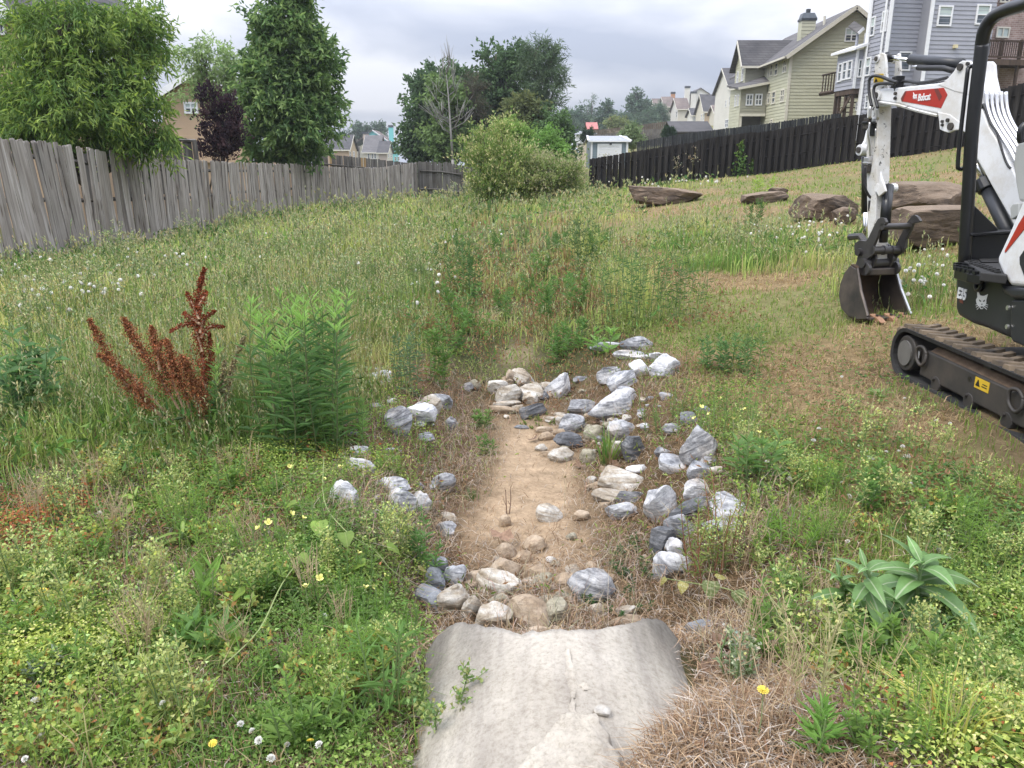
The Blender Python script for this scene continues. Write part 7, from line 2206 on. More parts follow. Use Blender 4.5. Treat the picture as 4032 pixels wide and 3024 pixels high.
for a, b, rr in ((r3((478, 1085))[0], r3((775, 1075))[0], .026), (r3((372, 1345))[0], r3((715, 1330))[0], .033)):
 p = P1(AP, a, .14); mb = MB(); mb.cyl(p, p - AP.n * .28, rr, 16); mb.build('thumb_tube', M['thumb_steel'], EX, smooth=False, auto=40)
for f in (.35, .62):
 p = P1(AP, r3((372, 1345))[0], .14) - AP.n * .28 * f; mb = MB(); mb.cyl(p, p - AP.n * .015, .039, 16); mb.build('thumb_collar', M['thumb_steel'], EX)
# --- bucket and coupler
S0, Zl = 1.214, 0.372
shell = [(S0, Zl), (1.33, .345), (1.46, .35), (1.56, .40), (1.62, .50), (1.63, .60), (1.60, .70), (1.54, .765), (1.46, .745)]
hw = lambda s, z: .175 + .025 * ss(.75, .38, z)
V = []; Fs = []
n = len(shell)
for (s, z) in shell:
 w = hw(s, z); V += [AB(s, w, z), AB(s, -w, z)]
for k, (s, z) in enumerate(shell):
 a = shell[max(k - 1, 0)]; b = shell[min(k + 1, n - 1)]
 tx, tz = b[0] - a[0], b[1] - a[1]; l_ = math.hypot(tx, tz); nx, nz = tz / l_, -tx / l_
 w = hw(s, z); V += [AB(s + nx * .014, w, z + nz * .014), AB(s + nx * .014, -w, z + nz * .014)]
for k in range(n - 1):
 i = 2 * k; o = 2 * n
 Fs += [(i, i + 1, i + 3, i + 2), (o + i + 2, o + i + 3, o + i + 1, o + i), (i, i + 2, o + i + 2, o + i), (i + 3, i + 1, o + i + 1, o + i + 3)]
Fs += [(0, 2 * n, 2 * n + 1, 1), (2 * n - 2, 2 * n - 1, 4 * n - 1, 4 * n - 2)]
mb = MB(); mb.add(V, Fs); bk = mb.build('bucket_shell', M['bucket_rust'], EX, auto=40)
for sg in (1, -1):
 mb = MB()
 V0 = [AB(s, sg * (hw(s, z) + .001), z) for s, z in shell]
 mb.prism(V0, AP.n * sg * .016); mb.build('bucket_side', M['bucket_steel'], EX, bevel=.003)
 mb = MB(); mb.tube([AB(S0 + .01, sg * (hw(0, Zl) + .008), Zl + .02), AB(1.36, sg * (hw(0, .56) + .008), .58), AB(1.452, sg * (hw(0, .74) + .008), .755)], .0135, 6); mb.build('bucket_edge', M['tube_steel'] if sg < 0 else M['bucket_steel'], EX)
mb = MB(); mb.obox(AB(S0 - .02, .2, Zl - .012), -AP.n * .4, AP.d * .09, A3(0, 0, .022)); mb.build('cutting_edge', M['bucket_steel'], EX, bevel=.004)
for w in (.135, .0, -.135):
 mb = MB()
 mb.prism([AB(S0 + .05, w + .028, Zl + .03), AB(S0 - .05, w + .028, Zl + .012), AB(S0 - .10, w + .028, Zl - .018), AB(S0 + .02, w + .028, Zl - .022)], -AP.n * .056)
 tt = mb.build('tooth', M['tooth_rust'], EX, bevel=.004)
 mb = MB(); p = AB(S0 - .01, w, Zl + .022); mb.cyl(p, p + A3(0, 0, .012), .012, 8); mb.build('tooth_bolt', M['frame_steel'], tt)
for w in (.09, -.075):
 pr = [(1.40, .74), (1.36, .84), (1.40, .93), (1.47, .96), (1.56, .92), (1.60, .82), (1.56, .74)]
 mb = MB(); mb.prism([AB(s, w, z) for s, z in pr], -AP.n * .02); mb.build('coupler_plate', M['thumb_steel'], EX, bevel=.004)
for z, s, r_ in ((.80, 1.43, .04), (.885, 1.50, .032)):
 mb = MB(); mb.cyl(AB(s, .17, z), AB(s, -.17, z), r_, 16); mb.build('bucket_pin', M['thumb_steel'], EX, auto=40)
mb = MB(); mb.obox(AB(1.38, .155, .70), -AP.n * .31, AP.d * .16, A3(0, 0, .06)); mb.build('bucket_top', M['bucket_steel'], EX, bevel=.01)
for w in (.155, -.125):
 mb = MB(); mb.cyl(AB(1.40, w, .755), AB(1.40, w - .03, .755), .055, 18); mb.build('bucket_boss', M['thumb_steel'], EX, bevel=.005)
mb = MB(); mb.tube([AB(1.80, .03, .98), AB(1.66, .03, 1.0), AB(1.5, .03, .89)], .03, 8); mb.build('bucket_link', M['thumb_steel'], EX)
# ------------------------------------------------------------ ground vegetation
gv = np.random.default_rng(101)
RT = np.array(ROCKTOP)
def free(x, y, k=0.8, pipe=True):
 ok = np.ones(len(x), bool)
 for rx, ry, rr in RT:
  ok &= (x - rx) ** 2 + (y - ry) ** 2 > (rr * k) ** 2
 ok &= ~((x > 2.61) & (x < 2.9) & (y < 5.26) & (y > 2.8))
 ok &= ~((x > 3.82) & (x < 4.16) & (y < 5.26) & (y > 2.8))
 if pipe:
  on = (np.abs(x - PX) < 0.415) & (y < 2.45)
  ok &= ~on
 return ok
def fan(n, r0, r1, a, half=40):
 """points in the wedge before the camera; a=0: even per metre, a=1: even per doubling"""
 u = gv.random(n)
 if a == 1: r = r0 * (r1 / r0) ** u
 elif a == 0: r = r0 + (r1 - r0) * u
 else: r = np.sqrt(r0 ** 2 + (r1 ** 2 - r0 ** 2) * u)
 th = R(half) * (2 * gv.random(n) - 1)
 return r * np.sin(th), r * np.cos(th), r
def keep(prob, *arrs):
 m = gv.random(len(prob)) < prob
 return [a[m] for a in arrs]
def gp(x, y):
 return np.stack([x, y, H(x, y)], -1)
def fence_x(y):
 return np.interp(y, [0, 9.2, 13.4, 20, 27, 34, 39.5, 43.5], [-9.8, -9.3, -8.9, -8.55, -8.6, -8.0, -6.6, -5.15])
def m_swale(x, y):
 """the low weedy bed of the ditch running on towards the shrub"""
 c = np.abs(x - .05 - .25 * np.sin(.35 * y))
 w = .45 + .035 * y
 return ss(w + .45, w, c + .5 * (fnoise(x, y, .9, 44) - .5)) * ss(4.6, 5.4, y) * ss(30, 18, y)
def m_meadow(x, y):
 edge = -0.95 + 0.25 * (fnoise(x, y, 0.9, 41) - .5) - 0.5 * ss(5.0, 3.8, y)
 left = ss(edge + .25, edge - .35, x) * ss(3.4, 4.6, y + 0.35 * np.clip(-x - 2, 0, 4))
 mid = ss(6.0, 8, y) * ss(1.3 + .05 * y, 0.7 + .04 * y, x)
 far = ss(17, 23, y) * ss(4.2, 2.5, x - .02 * (y - 20)) + .5 * ss(27, 31, y) * ss(9, 7, x)
 patch = np.zeros_like(x)
 for cx, cy, r in ((3.6, 10.6, 1.5), (2.9, 13, 1.0), (6.0, 8.3, 1.0), (3.8, 7.2, 0.8), (4.6, 6.6, 0.8)):
  patch = np.maximum(patch, ss(1.1, .5, np.hypot(x - cx, (y - cy) * .7) / r) * 0.8)
 return np.clip(np.maximum(np.maximum(left, mid), np.maximum(far, patch)), 0, 1) * (x > fence_x(y) + .08) * (1 - .72 * m_swale(x, y))
def build_meadow():
 cl = Cloud()
 for n, r0, r1, a in ((150000, 4.0, 16, 1), (90000, 10, 46, 1)):
  x, y, r = fan(n, r0, r1, a)
  m = m_meadow(x, y) * (1 - .85 * m_sand(x, y)) * (0.35 + 0.65 * ss(.3, .55, fnoise(x, y, .8, 51)))
  x, y, r = keep(m, x, y, r)
  k = free(x, y); x, y, r = x[k], y[k], r[k]
  n = len(x)
  big = fnoise(x, y, .45, 61); fine = fnoise(x, y, 1.7, 62)
  center = ss(-1.0, -.2, x) * ss(9, 6, y)
  h = (0.16 + 0.26 * gv.random(n) ** 1.3) * (0.6 + 0.8 * big) * (1 - .45 * center) * (0.75 + .25 * ss(4, 6, y))
  rgt = ss(1.5, 2.5, x); sw = m_swale(x, y)
  h *= 1 - .5 * sw
  h *= (1 - 0.35 * rgt) * (1 - .5 * ss(-5, -7.8, x) * ss(24, 16, y)) * (.55 + .9 * ss(.3, .7, fnoise(x, y, 1.0, 63)))
  w = (0.0045 + 0.004 * gv.random(n)) * np.maximum(1, r / 5.5)
  base = np.array([0.12, 0.20, 0.05]); yel = np.array([0.32, 0.32, 0.115]); lite = np.array([0.24, 0.31, 0.09])
  c = base + (lite - base) * ss(.35, .6, fine)[:, None]
  c = c + (yel - c) * (ss(.44, .62, big) * .8)[:, None]
  dry = gv.random(n) < 0.10 + .25 * sw + 0.25 * ss(.5, .65, fnoise(x, y, .6, 66)) 
  c = np.where(dry[:, None], np.array([0.34, 0.28, 0.15]), c)
  red = (gv.random(n) < (.25 + .5 * ss(.48, .6, fnoise(x, y, 1.1, 67))) * sw)
  c = np.where(red[:, None], np.array([0.23, 0.135, 0.07]), c)
  c = c * (1 + .22 * ss(-2.5, -5, x) - .12 * ss(-3.2, -1.6, x) * ss(-.6, -1.2, x))[:, None]
  c = c * (1 + gv.normal(0, .2, (n, 1)))
  c = np.clip(c, .01, .7)
  tip = np.clip(c * 1.15 + np.array([.03, .03, .012]), 0, .8)
  cl.blade(gp(x, y), h, w, gv.random(n) * 6.283, np.clip(.35 + gv.normal(0, .25, n), .03, .95), c, gv, tip)
  # pale seed heads on thin stalks
  sidx = gv.random(n) < .16
  x, y, h, r = x[sidx], y[sidx], h[sidx] * 1.35, r[sidx]
  n = len(x)
  P0 = gp(x, y)
  P1 = P0 + np.stack([gv.normal(0, .12, n) * h, gv.normal(0, .12, n) * h, h * 1.1], -1)
  cl.stems(P0, P1, .0012 * np.maximum(1, r / 4), jitcol((.15, .20, .07), n, gv))
  for q in range(4):
   cl.leaf(P1 - np.array([0, 0, .018]) * q, gv.normal(0, .45, (n, 3)) + np.array([0, 0, 1.0]), .028 * np.maximum(1, r / 7), .009 * np.maximum(1, r / 6), jitcol((.30, .30, .16), n, gv, .25), gv)
  # broad leaves low between the stalks
  bl = 9000
  xx, yy, rr = fan(bl * 3, r0, r1, a)
  m = m_meadow(xx, yy) * ss(.4, .6, fnoise(xx, yy, 1.2, 71))
  xx, yy, rr = keep(m, xx, yy, rr)
  nn = len(xx)
  P = gp(xx, yy) + np.stack([np.zeros(nn), np.zeros(nn), .05 + .2 * gv.random(nn)], -1)
  cl.leaf(P, gv.normal(0, 1, (nn, 3)) + np.array([0, 0, .5]), .07 * np.maximum(1, rr / 9), .022 * np.maximum(1, rr / 9), jitcol((.085, .15, .04), nn, gv, .3), gv)
 cl.build('meadow_grass', M['leaf'], kind='stuff')
def build_lawn():
 cl = Cloud()
 for n, r0, r1, a in ((120000, 2.2, 12, 1), (60000, 9, 40, 1)):
  x, y, r = fan(n, r0, r1, a)
  m = m_lawn(x, y) * (1 - .6 * m_meadow(x, y)) * (0.45 + .55 * ss(.3, .6, fnoise(x, y, .9, 21)))
  x, y, r = keep(np.clip(m, 0, 1), x, y, r)
  k = free(x, y, .7); x, y, r = x[k], y[k], r[k]
  n = len(x)
  pn = fnoise(x, y, .9, 21); fine = fnoise(x, y, 3.1, 22)
  worn = np.exp(-((x - 1.9) / .6) ** 2 - ((y - 4.6) / .9) ** 2)
  br = np.clip(ss(.46, .62, pn) * .7 + worn * .6 + .10 - .35 * ss(3.6, 2.6, y) + .15 * ss(20, 9, y) * ss(6, 8, y), 0.05, .95)
  isd = gv.random(n) < br
  g1 = np.array([.12, .185, .045]); g2 = np.array([.22, .265, .075]); d1 = np.array([.36, .275, .155]); d2 = np.array([.25, .175, .10])
  f = gv.random((n, 1))
  c = np.where(isd[:, None], d1 + (d2 - d1) * f, g1 + (g2 - g1) * f * (0.5 + fine[:, None]))
  c = np.clip(c * (1 + gv.normal(0, .18, (n, 1))), .01, .7)
  h = (.025 + .05 * gv.random(n)) * (1 + .8 * ss(3.4, 2.4, y)) * np.where(isd, .8, 1.1)
  h *= 1 + .6 * ss(8, 20, r)
  w = (.004 + .003 * gv.random(n)) * np.maximum(1, r / 4.5)
  lean = np.where(isd, 1.2 + .6 * gv.random(n), np.clip(.5 + gv.normal(0, .3, n), .05, 1.2))
  lean = np.clip(lean, .05, 2.2)
  cl.blade(gp(x, y) + np.array([0, 0, .004]), h, w, gv.random(n) * 6.283, lean, c, gv)
 # clover and plantain leaves in the turf
 x, y, r = fan(60000, 2.2, 9, 1)
 m = m_lawn(x, y) * ss(.45, .62, fnoise(x, y, 1.3, 81)) * (.35 + .65 * ss(4.6, 3.4, y))
 x, y, r = keep(m, x, y, r); k = free(x, y, .8); x, y, r = x[k], y[k], r[k]
 n = len(x)
 P = gp(x, y) + np.stack([np.zeros(n), np.zeros(n), .015 + .04 * gv.random(n)], -1)
 for q in range(2):
  a = gv.random(n) * 6.283
  D = np.stack([np.cos(a), np.sin(a), .25 * gv.random(n)], -1)
  cl.leaf(P, D, .02 + .012 * gv.random(n), .015, jitcol((.10, .17, .05), n, gv, .3), gv, spin=np.array([0, 0, 1.0]) + gv.normal(0, .3, (n, 3)))
 cl.build('lawn_grass', M['leaf'], kind='stuff')
def m_cover(x, y):
 """low leafy ground cover in the left and lower foreground"""
 left = ss(-.30 + .14 * ss(2.4, 2.0, y), -.62 + .3 * ss(2.4, 2.0, y), x + .2 * (fnoise(x, y, 2, 91) - .5)) * ss(5.6, 4.4, y)
 right = ss(.75, 1.0, x) * ss(2.6, 2.1, y) * .5 + ss(.95, 1.3, x) * ss(3.6, 2.6, y) * .35
 bank = .45 * ss(.95, 1.25, x) * ss(1.9, 1.4, x) * ss(2.4, 3, y) * ss(6, 5, y)
 return np.clip(np.maximum(left, np.maximum(right, bank)), 0, 1)
def build_cover():
 cl = Cloud()
 # small leaves in layers
 for n, L, W, zh, col, col2, seed, dens in ((150000, .016, .012, .10, (.11, .19, .035), (.24, .31, .07), 111, 1.0), (120000, .012, .009, .13, (.18, .25, .055), (.31, .37, .11), 112, .9),
           (36000, .030, .014, .12, (.07, .14, .035), (.13, .20, .05), 113, .8), (30000, .009, .008, .15, (.34, .38, .17), (.42, .42, .2), 114, .8)):
  x, y, r = fan(n * 2, 1.2, 5.8, 1, 42)
  pn = fnoise(x, y, 1.6, seed)
  m = m_cover(x, y) * dens * (.12 + .88 * ss(.34, .56, pn)) * (.12 + .88 * ss(.36, .5, fnoise(x, y, 1.1, 118)))
  if seed == 114: m *= ss(3.2, 2.3, y)
  x, y, r, pn = keep(m, x, y, r, pn); k = free(x, y, .9); x, y, r, pn = x[k], y[k], r[k], pn[k]
  n = len(x)
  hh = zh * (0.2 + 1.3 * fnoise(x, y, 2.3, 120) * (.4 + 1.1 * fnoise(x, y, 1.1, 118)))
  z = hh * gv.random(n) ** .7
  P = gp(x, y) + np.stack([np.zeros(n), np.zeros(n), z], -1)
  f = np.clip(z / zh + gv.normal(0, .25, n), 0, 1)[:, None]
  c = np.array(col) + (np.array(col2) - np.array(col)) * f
  c = c * (1 + gv.normal(0, .2, (n, 1)))
  redz = ss(.45, .6, fnoise(x, y, 1.9, 131)) * ss(-1.25, -1.7, x) * ss(2.7, 3.0, y) * ss(4.1, 3.6, y) + .06 * ss(.5, .65, fnoise(x, y, 2.6, 132))
  red = gv.random(n) < redz * .7
  c = np.where(red[:, None], np.array([.33, .13, .06]) * (1 + gv.normal(0, .3, (n, 1))), c)
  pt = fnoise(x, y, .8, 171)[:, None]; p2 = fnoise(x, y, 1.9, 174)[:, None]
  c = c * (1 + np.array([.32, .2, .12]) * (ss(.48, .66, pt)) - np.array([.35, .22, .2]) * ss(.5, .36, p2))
  c = np.clip(c, .01, .8)
  a = gv.random(n) * 6.283
  D = np.stack([np.cos(a), np.sin(a), .35 * gv.normal(0, 1, n)], -1)
  cl.leaf(P, D, L * gv.uniform(.7, 1.3, n), W * gv.uniform(.8, 1.2, n), c, gv, spin=np.array([0, 0, 1.0]) + gv.normal(0, .55, (n, 3)))
 # thin stems and fine blades through it
 x, y, r = fan(60000, 1.2, 5.8, 1, 42)
 x, y, r = keep(m_cover(x, y) * .6, x, y, r); k = free(x, y, .9); x, y, r = x[k], y[k], r[k]
 n = len(x)
 h = (.06 + .14 * gv.random(n) ** 2) * (.6 + .8 * fnoise(x, y, 2, 140))
 c = jitcol((.13, .2, .05), n, gv, .25); dry = gv.random(n) < .2
 c = np.where(dry[:, None], np.array([.36, .28, .16]), c)
 cl.blade(gp(x, y), h, .003 + .003 * gv.random(n), gv.random(n) * 6.283, np.clip(.5 + gv.normal(0, .3, n), 0, 1.4), c, gv)
 cl.build('ground_cover', M['leaf'], kind='stuff')
def build_straw():
 cl = Cloud()
 x, y, r = fan(190000, 1.2, 8, 1, 42)
 m = np.clip(m_bank(x, y) * (1 - .88 * m_sand(x, y)) * .8 + m_strawpile(x, y) * 1.0 + .6 * m_cover(x, y) * (1 - ss(.36, .5, fnoise(x, y, 1.1, 118))) + .3 * m_cover(x, y) + .5 * m_sand(x, y) * ss(3.9, 3.3, y) + .10 * m_sand(x, y) * ss(.45, .62, fnoise(x, y, 2.2, 152)) + .5 * ss(.5, .9, x) * ss(2.6, 2.2, y) * ss(1.8, 1.2, x), 0, 1)
 x, y, r = keep(m, x, y, r); k = free(x, y, .72, False); x, y, r = x[k], y[k], r[k]
 z = H(x, y)
 pz = PZ + np.sqrt(np.maximum(PR * PR - (x - PX) ** 2, 0))
 k = ~((np.abs(x - PX) < .5) & (y < 2.4) & (pz > z - .01)); x, y, r, z = x[k], y[k], r[k], z[k]
 n = len(x)
 P = np.stack([x, y, z + .004 + .03 * gv.random(n) ** 2], -1)
 f = gv.random((n, 1))
 c = np.array([.34, .245, .15]) * (1 - f) + np.array([.15, .085, .05]) * f
 gry = gv.random(n) < .25
 c = np.where(gry[:, None], np.array([.36, .31, .26]), c)
 c = np.clip(c * (1 + gv.normal(0, .25, (n, 1))), .01, .7)
 h = .03 + .06 * gv.random(n)
 cl.blade(P, h * .6, .0022 + .002 * gv.random(n), gv.random(n) * 6.283, 1.0 + 1.6 * gv.random(n), c, gv)
 # dead grey stalks tangled over the banks
 x, y, r = fan(60000, 2.2, 7, 1, 40)
 m = m_bank(x, y) * (1 - m_sand(x, y)) * ss(.4, .6, fnoise(x, y, 2.0, 155)) * (.5 + .5 * ss(0, -.3, x))
 x, y, r = keep(np.clip(m, 0, 1), x, y, r); k = free(x, y, .6); x, y, r = x[k], y[k], r[k]
 n = len(x)
 c = jitcol((.30, .235, .165), n, gv, .25)
 cl.blade(gp(x, y), .06 + .13 * gv.random(n) ** 1.5, .0022 + .0015 * gv.random(n), gv.random(n) * 6.283, .3 + 1.2 * gv.random(n), c, gv)
 cl.build('dry_straw', M['straw'], kind='stuff')
def build_low_weeds():
 """patchy low weeds over the banks, the trail and beyond"""
 cl = Cloud()
 x, y, r = fan(170000, 3.0, 14, 1)
 c0 = np.abs(x - chan_x(y))
 m = ss(2.4, 1.6, c0) * (1 - m_sand(x, y)) * np.maximum(ss(.42, .6, fnoise(x, y, 1.9, 161)), .55 * ss(5.0, 5.8, y)) * (.3 + .7 * ss(5.0, 6.2, y)) * (1 - .5 * m_bank(x, y))
 x, y, r = keep(np.clip(m, 0, 1), x, y, r); k = free(x, y, .85); x, y, r = x[k], y[k], r[k]
 n = len(x)
 hh = .22 * fnoise(x, y, 1.9, 161) * (.6 + .4 * ss(5, 7, y))
 z = hh * gv.random(n)
 P = gp(x, y) + np.stack([np.zeros(n), np.zeros(n), z], -1)
 t = fnoise(x, y, .9, 163)[:, None]
 c = np.array([.12, .18, .045]) * (1 - t) + np.array([.20, .21, .07]) * t
 red = gv.random(n) < .75 * ss(.48, .6, fnoise(x, y, 1.3, 165))
 c = np.where(red[:, None], np.array([.21, .12, .065]), c)
 c = np.clip(c * (1 + gv.normal(0, .25, (n, 1))), .01, .7)
 s = np.maximum(1, r / 6)
 cl.leaf(P, gv.normal(0, 1, (n, 3)) + np.array([0, 0, .5]), .032 * s * gv.uniform(.6, 1.3, n), .011 * s, c, gv)
 cl.build('low_weeds', M['leaf'], kind='stuff')
build_meadow()
build_lawn()
build_cover()
build_straw()
build_low_weeds()
# ------------------------------------------------------------ single plants
def at_ground(px, py):
 """overview pixel (2212 wide) to the ground"""
 return gnd(px * K, py * K)
def weed(name, label, px, py, h, nst, spread, nl, L, W, cols, seed, droop=.2, bush=.25, cat='weed', head=None, stem_col=(.12, .18, .06), group=None, r0=.004, branch=0, tip=None, arch=0.2, base=None):
 g = np.random.default_rng(seed)
 b = at_ground(px, py) if base is None else base
 root = thing(name, b, label, cat, group)
 cl = Cloud(); st = MB()
 for i in range(nst):
  a = g.random() * 6.283
  b0 = b + A3(math.cos(a), math.sin(a), 0) * bush * g.random() ** .6
  b0[2] = Hs(b0[0], b0[1]) - .01
  hh = h * g.uniform(.72, 1.05)
  e = b0 + A3(math.cos(a) * spread * hh * g.random(), math.sin(a) * spread * hh * g.random(), hh)
  m = (b0 + e) / 2 + A3(g.normal(0, .04), g.normal(0, .04), 0) * hh + A3(0, 0, arch * .2 * hh)
  pts = smooth_path([b0, m, e], 4)
  st.tube(pts, [r0 * (1 - .6 * k / len(pts)) for k in range(len(pts))], 5)
  paths = [pts]
  for q in range(branch):
   p = pts[int(len(pts) * g.uniform(.35, .85))]
   e2 = p + A3(g.normal(0, .3), g.normal(0, .3), g.uniform(.4, .9)) * hh * .4
   pp = [p, (p + e2) / 2 + A3(0, 0, -.02 * hh), e2]
   st.tube(pp, [r0 * .6, r0 * .5, r0 * .3], 4); paths.append(pp)
  for pts in paths:
   n = nl if pts is paths[0] else nl // 3
   if n:
    f = np.sort(g.random(n)) ** .8
    idx = np.clip((f * (len(pts) - 1)).astype(int), 0, len(pts) - 2); fr = f * (len(pts) - 1) - idx
    PP = np.array(pts); P = PP[idx] * (1 - fr[:, None]) + PP[idx + 1] * fr[:, None]
    a = np.arange(n) * 2.4 + g.normal(0, .3, n)
    D = np.stack([np.cos(a), np.sin(a), .55 - droop + .9 * f ** 3], -1)
    sz = (1.0 - .55 * f ** 2) * g.uniform(.7, 1.2, n)
    cc = np.array(cols)[g.integers(0, len(cols), n)] * (1 + g.normal(0, .15, (n, 1)))
    if tip is not None: cc = np.where((f > .8)[:, None], np.array(tip) * (1 + g.normal(0, .12, (n, 1))), cc)
    cl.leaf(P, D, L * sz, W * sz, np.clip(cc, .01, .8), g, spin=np.array([0, 0, 1.0]) + g.normal(0, .25, (n, 3)))
   if head:
    hc, hn, hr, hl, hspan = head
    n = hn if pts is paths[0] else hn // 2
    f = 1 - g.random(n) * hspan
    PP = np.array(pts); idx = np.clip((f * (len(pts) - 1)).astype(int), 0, len(pts) - 2); fr = f * (len(pts) - 1) - idx
    P = PP[idx] * (1 - fr[:, None]) + PP[idx + 1] * fr[:, None] + g.normal(0, hr, (n, 3))
    cl.leaf(P, g.normal(0, 1, (n, 3)), hl, hl * .8, jitcol(hc, n, g, .25), g)
 st.build('stem', mat_stem(stem_col), root)
 if cl.V: cl.build('foliage', M['leaf'], root)
 return root
STEM = {}
def mat_stem(c):
 if c not in STEM:
  STEM[c] = mat_plain('stem_%d' % len(STEM), c, tuple(x * 1.4 for x in c), 20, .7)
 return STEM[c]
def dock(label, base, stalks, col, seed):
 """seed-laden dock: stalks as overview pixels, seeds crowd the upper part"""
 g = np.random.default_rng(seed)
 b = at_ground(*base)
 root = thing('dock_plant', b, label, 'weed')
 cl = Cloud(); st = MB()
 for pts, dens, rad, dy, start in stalks:
  P = [atY(x * K, y * K, b[1] + dy * (i / max(len(pts) - 1, 1))) for i, (x, y) in enumerate(pts)]
  P = smooth_path(P, 8)
  n_ = len(P)
  st.tube(P, [.0075 * (1 - .75 * i / n_) + .001 for i in range(n_)], 6)
  PP = np.array(P)
  n = dens
  f = start + (1 - start) * g.random(n)
  idx = np.clip((f * (n_ - 1)).astype(int), 0, n_ - 2); fr = f * (n_ - 1) - idx
  env = rad * (1.05 - f) ** .6 * (0.2 + np.abs(np.sin(f * 34 + seed)) ** 1.5) * (.7 + .6 * vnoise(f * 9, f * 0, 1.0, seed)) * 1.5
  Q = PP[idx] * (1 - fr[:, None]) + PP[idx + 1] * fr[:, None] + g.normal(0, 1, (n, 3)) * env[:, None] * .5
  cl.leaf(Q, g.normal(0, 1, (n, 3)), .0115 * g.uniform(.7, 1.3, n), .0095, jitcol(col, n, g, .28), g)
 st.build('stem', mat_stem((.30, .20, .12)), root)
 cl.build('seed_heads', M['straw'], root)
RUST = (.27, .115, .055)
dock('rust red dock plant with many seed stalks leaning left', (415, 962), [
 ([(432, 955), (300, 862), (235, 770), (194, 690)], 2400, .05, -.05, .28), ([(410, 950), (300, 830), (212, 765)], 1300, .035, -.12, .45),
 ([(428, 958), (360, 840), (300, 750), (268, 688)], 2800, .055, .05, .3), ([(425, 955), (375, 830), (340, 760), (327, 706)], 2200, .05, .1, .35),
 ([(430, 955), (400, 850), (375, 790), (360, 735)], 2400, .055, -.1, .3), ([(440, 955), (425, 860), (405, 800), (392, 772)], 2400, .06, -.15, .35),
 ([(420, 955), (330, 880), (290, 830)], 900, .04, -.2, .5), ([(445, 955), (440, 880), (425, 820)], 1200, .05, -.1, .4), ([(345, 800), (340, 760), (352, 735)], 500, .03, .05, .2)], RUST, 5)
dock('tall upright rust red dock stalk with curling side branches', (452, 958), [
 ([(446, 955), (442, 820), (432, 720), (428, 650), (441, 580)], 3000, .04, .1, .2), ([(436, 760), (415, 700), (368, 716)], 600, .018, .1, .1), ([(432, 720), (440, 690), (464, 672)], 400, .017, .1, .1),
 ([(434, 730), (452, 706), (484, 706)], 420, .016, .1, .1), ([(430, 690), (415, 655), (403, 632)], 420, .018, .1, .1), ([(432, 700), (405, 682), (398, 676)], 300, .017, .1, .1), ([(430, 660), (441, 640), (446, 630)], 300, .018, .1, .0), ([(442, 840), (455, 790), (452, 720)], 900, .03, .1, .2)], (.22, .065, .032), 6)
dock('pale beige dock spike between the red dock and the goldenrod', (487, 962), [
 ([(483, 955), (486, 880), (500, 800), (528, 728)], 1500, .028, .0, .45), ([(480, 955), (478, 850), (485, 780)], 900, .022, .0, .5)], (.30, .26, .14), 7)
weed('goldenrod_clump', 'bushy clump of narrow leaved goldenrod stems right of the red dock', 640, 965, .90, 22, .2, 50, .17, .026, [(.085, .16, .05), (.07, .135, .045), (.105, .18, .06)], 11, .25, .36, 'plant', tip=(.20, .32, .09), stem_col=(.10, .12, .05))
weed('young_goldenrod', 'single young goldenrod stem before the pale dock spike', 478, 965, .62, 3, .08, 46, .12, .02, [(.10, .18, .06)], 12, .2, .04, 'plant', tip=(.22, .34, .1))
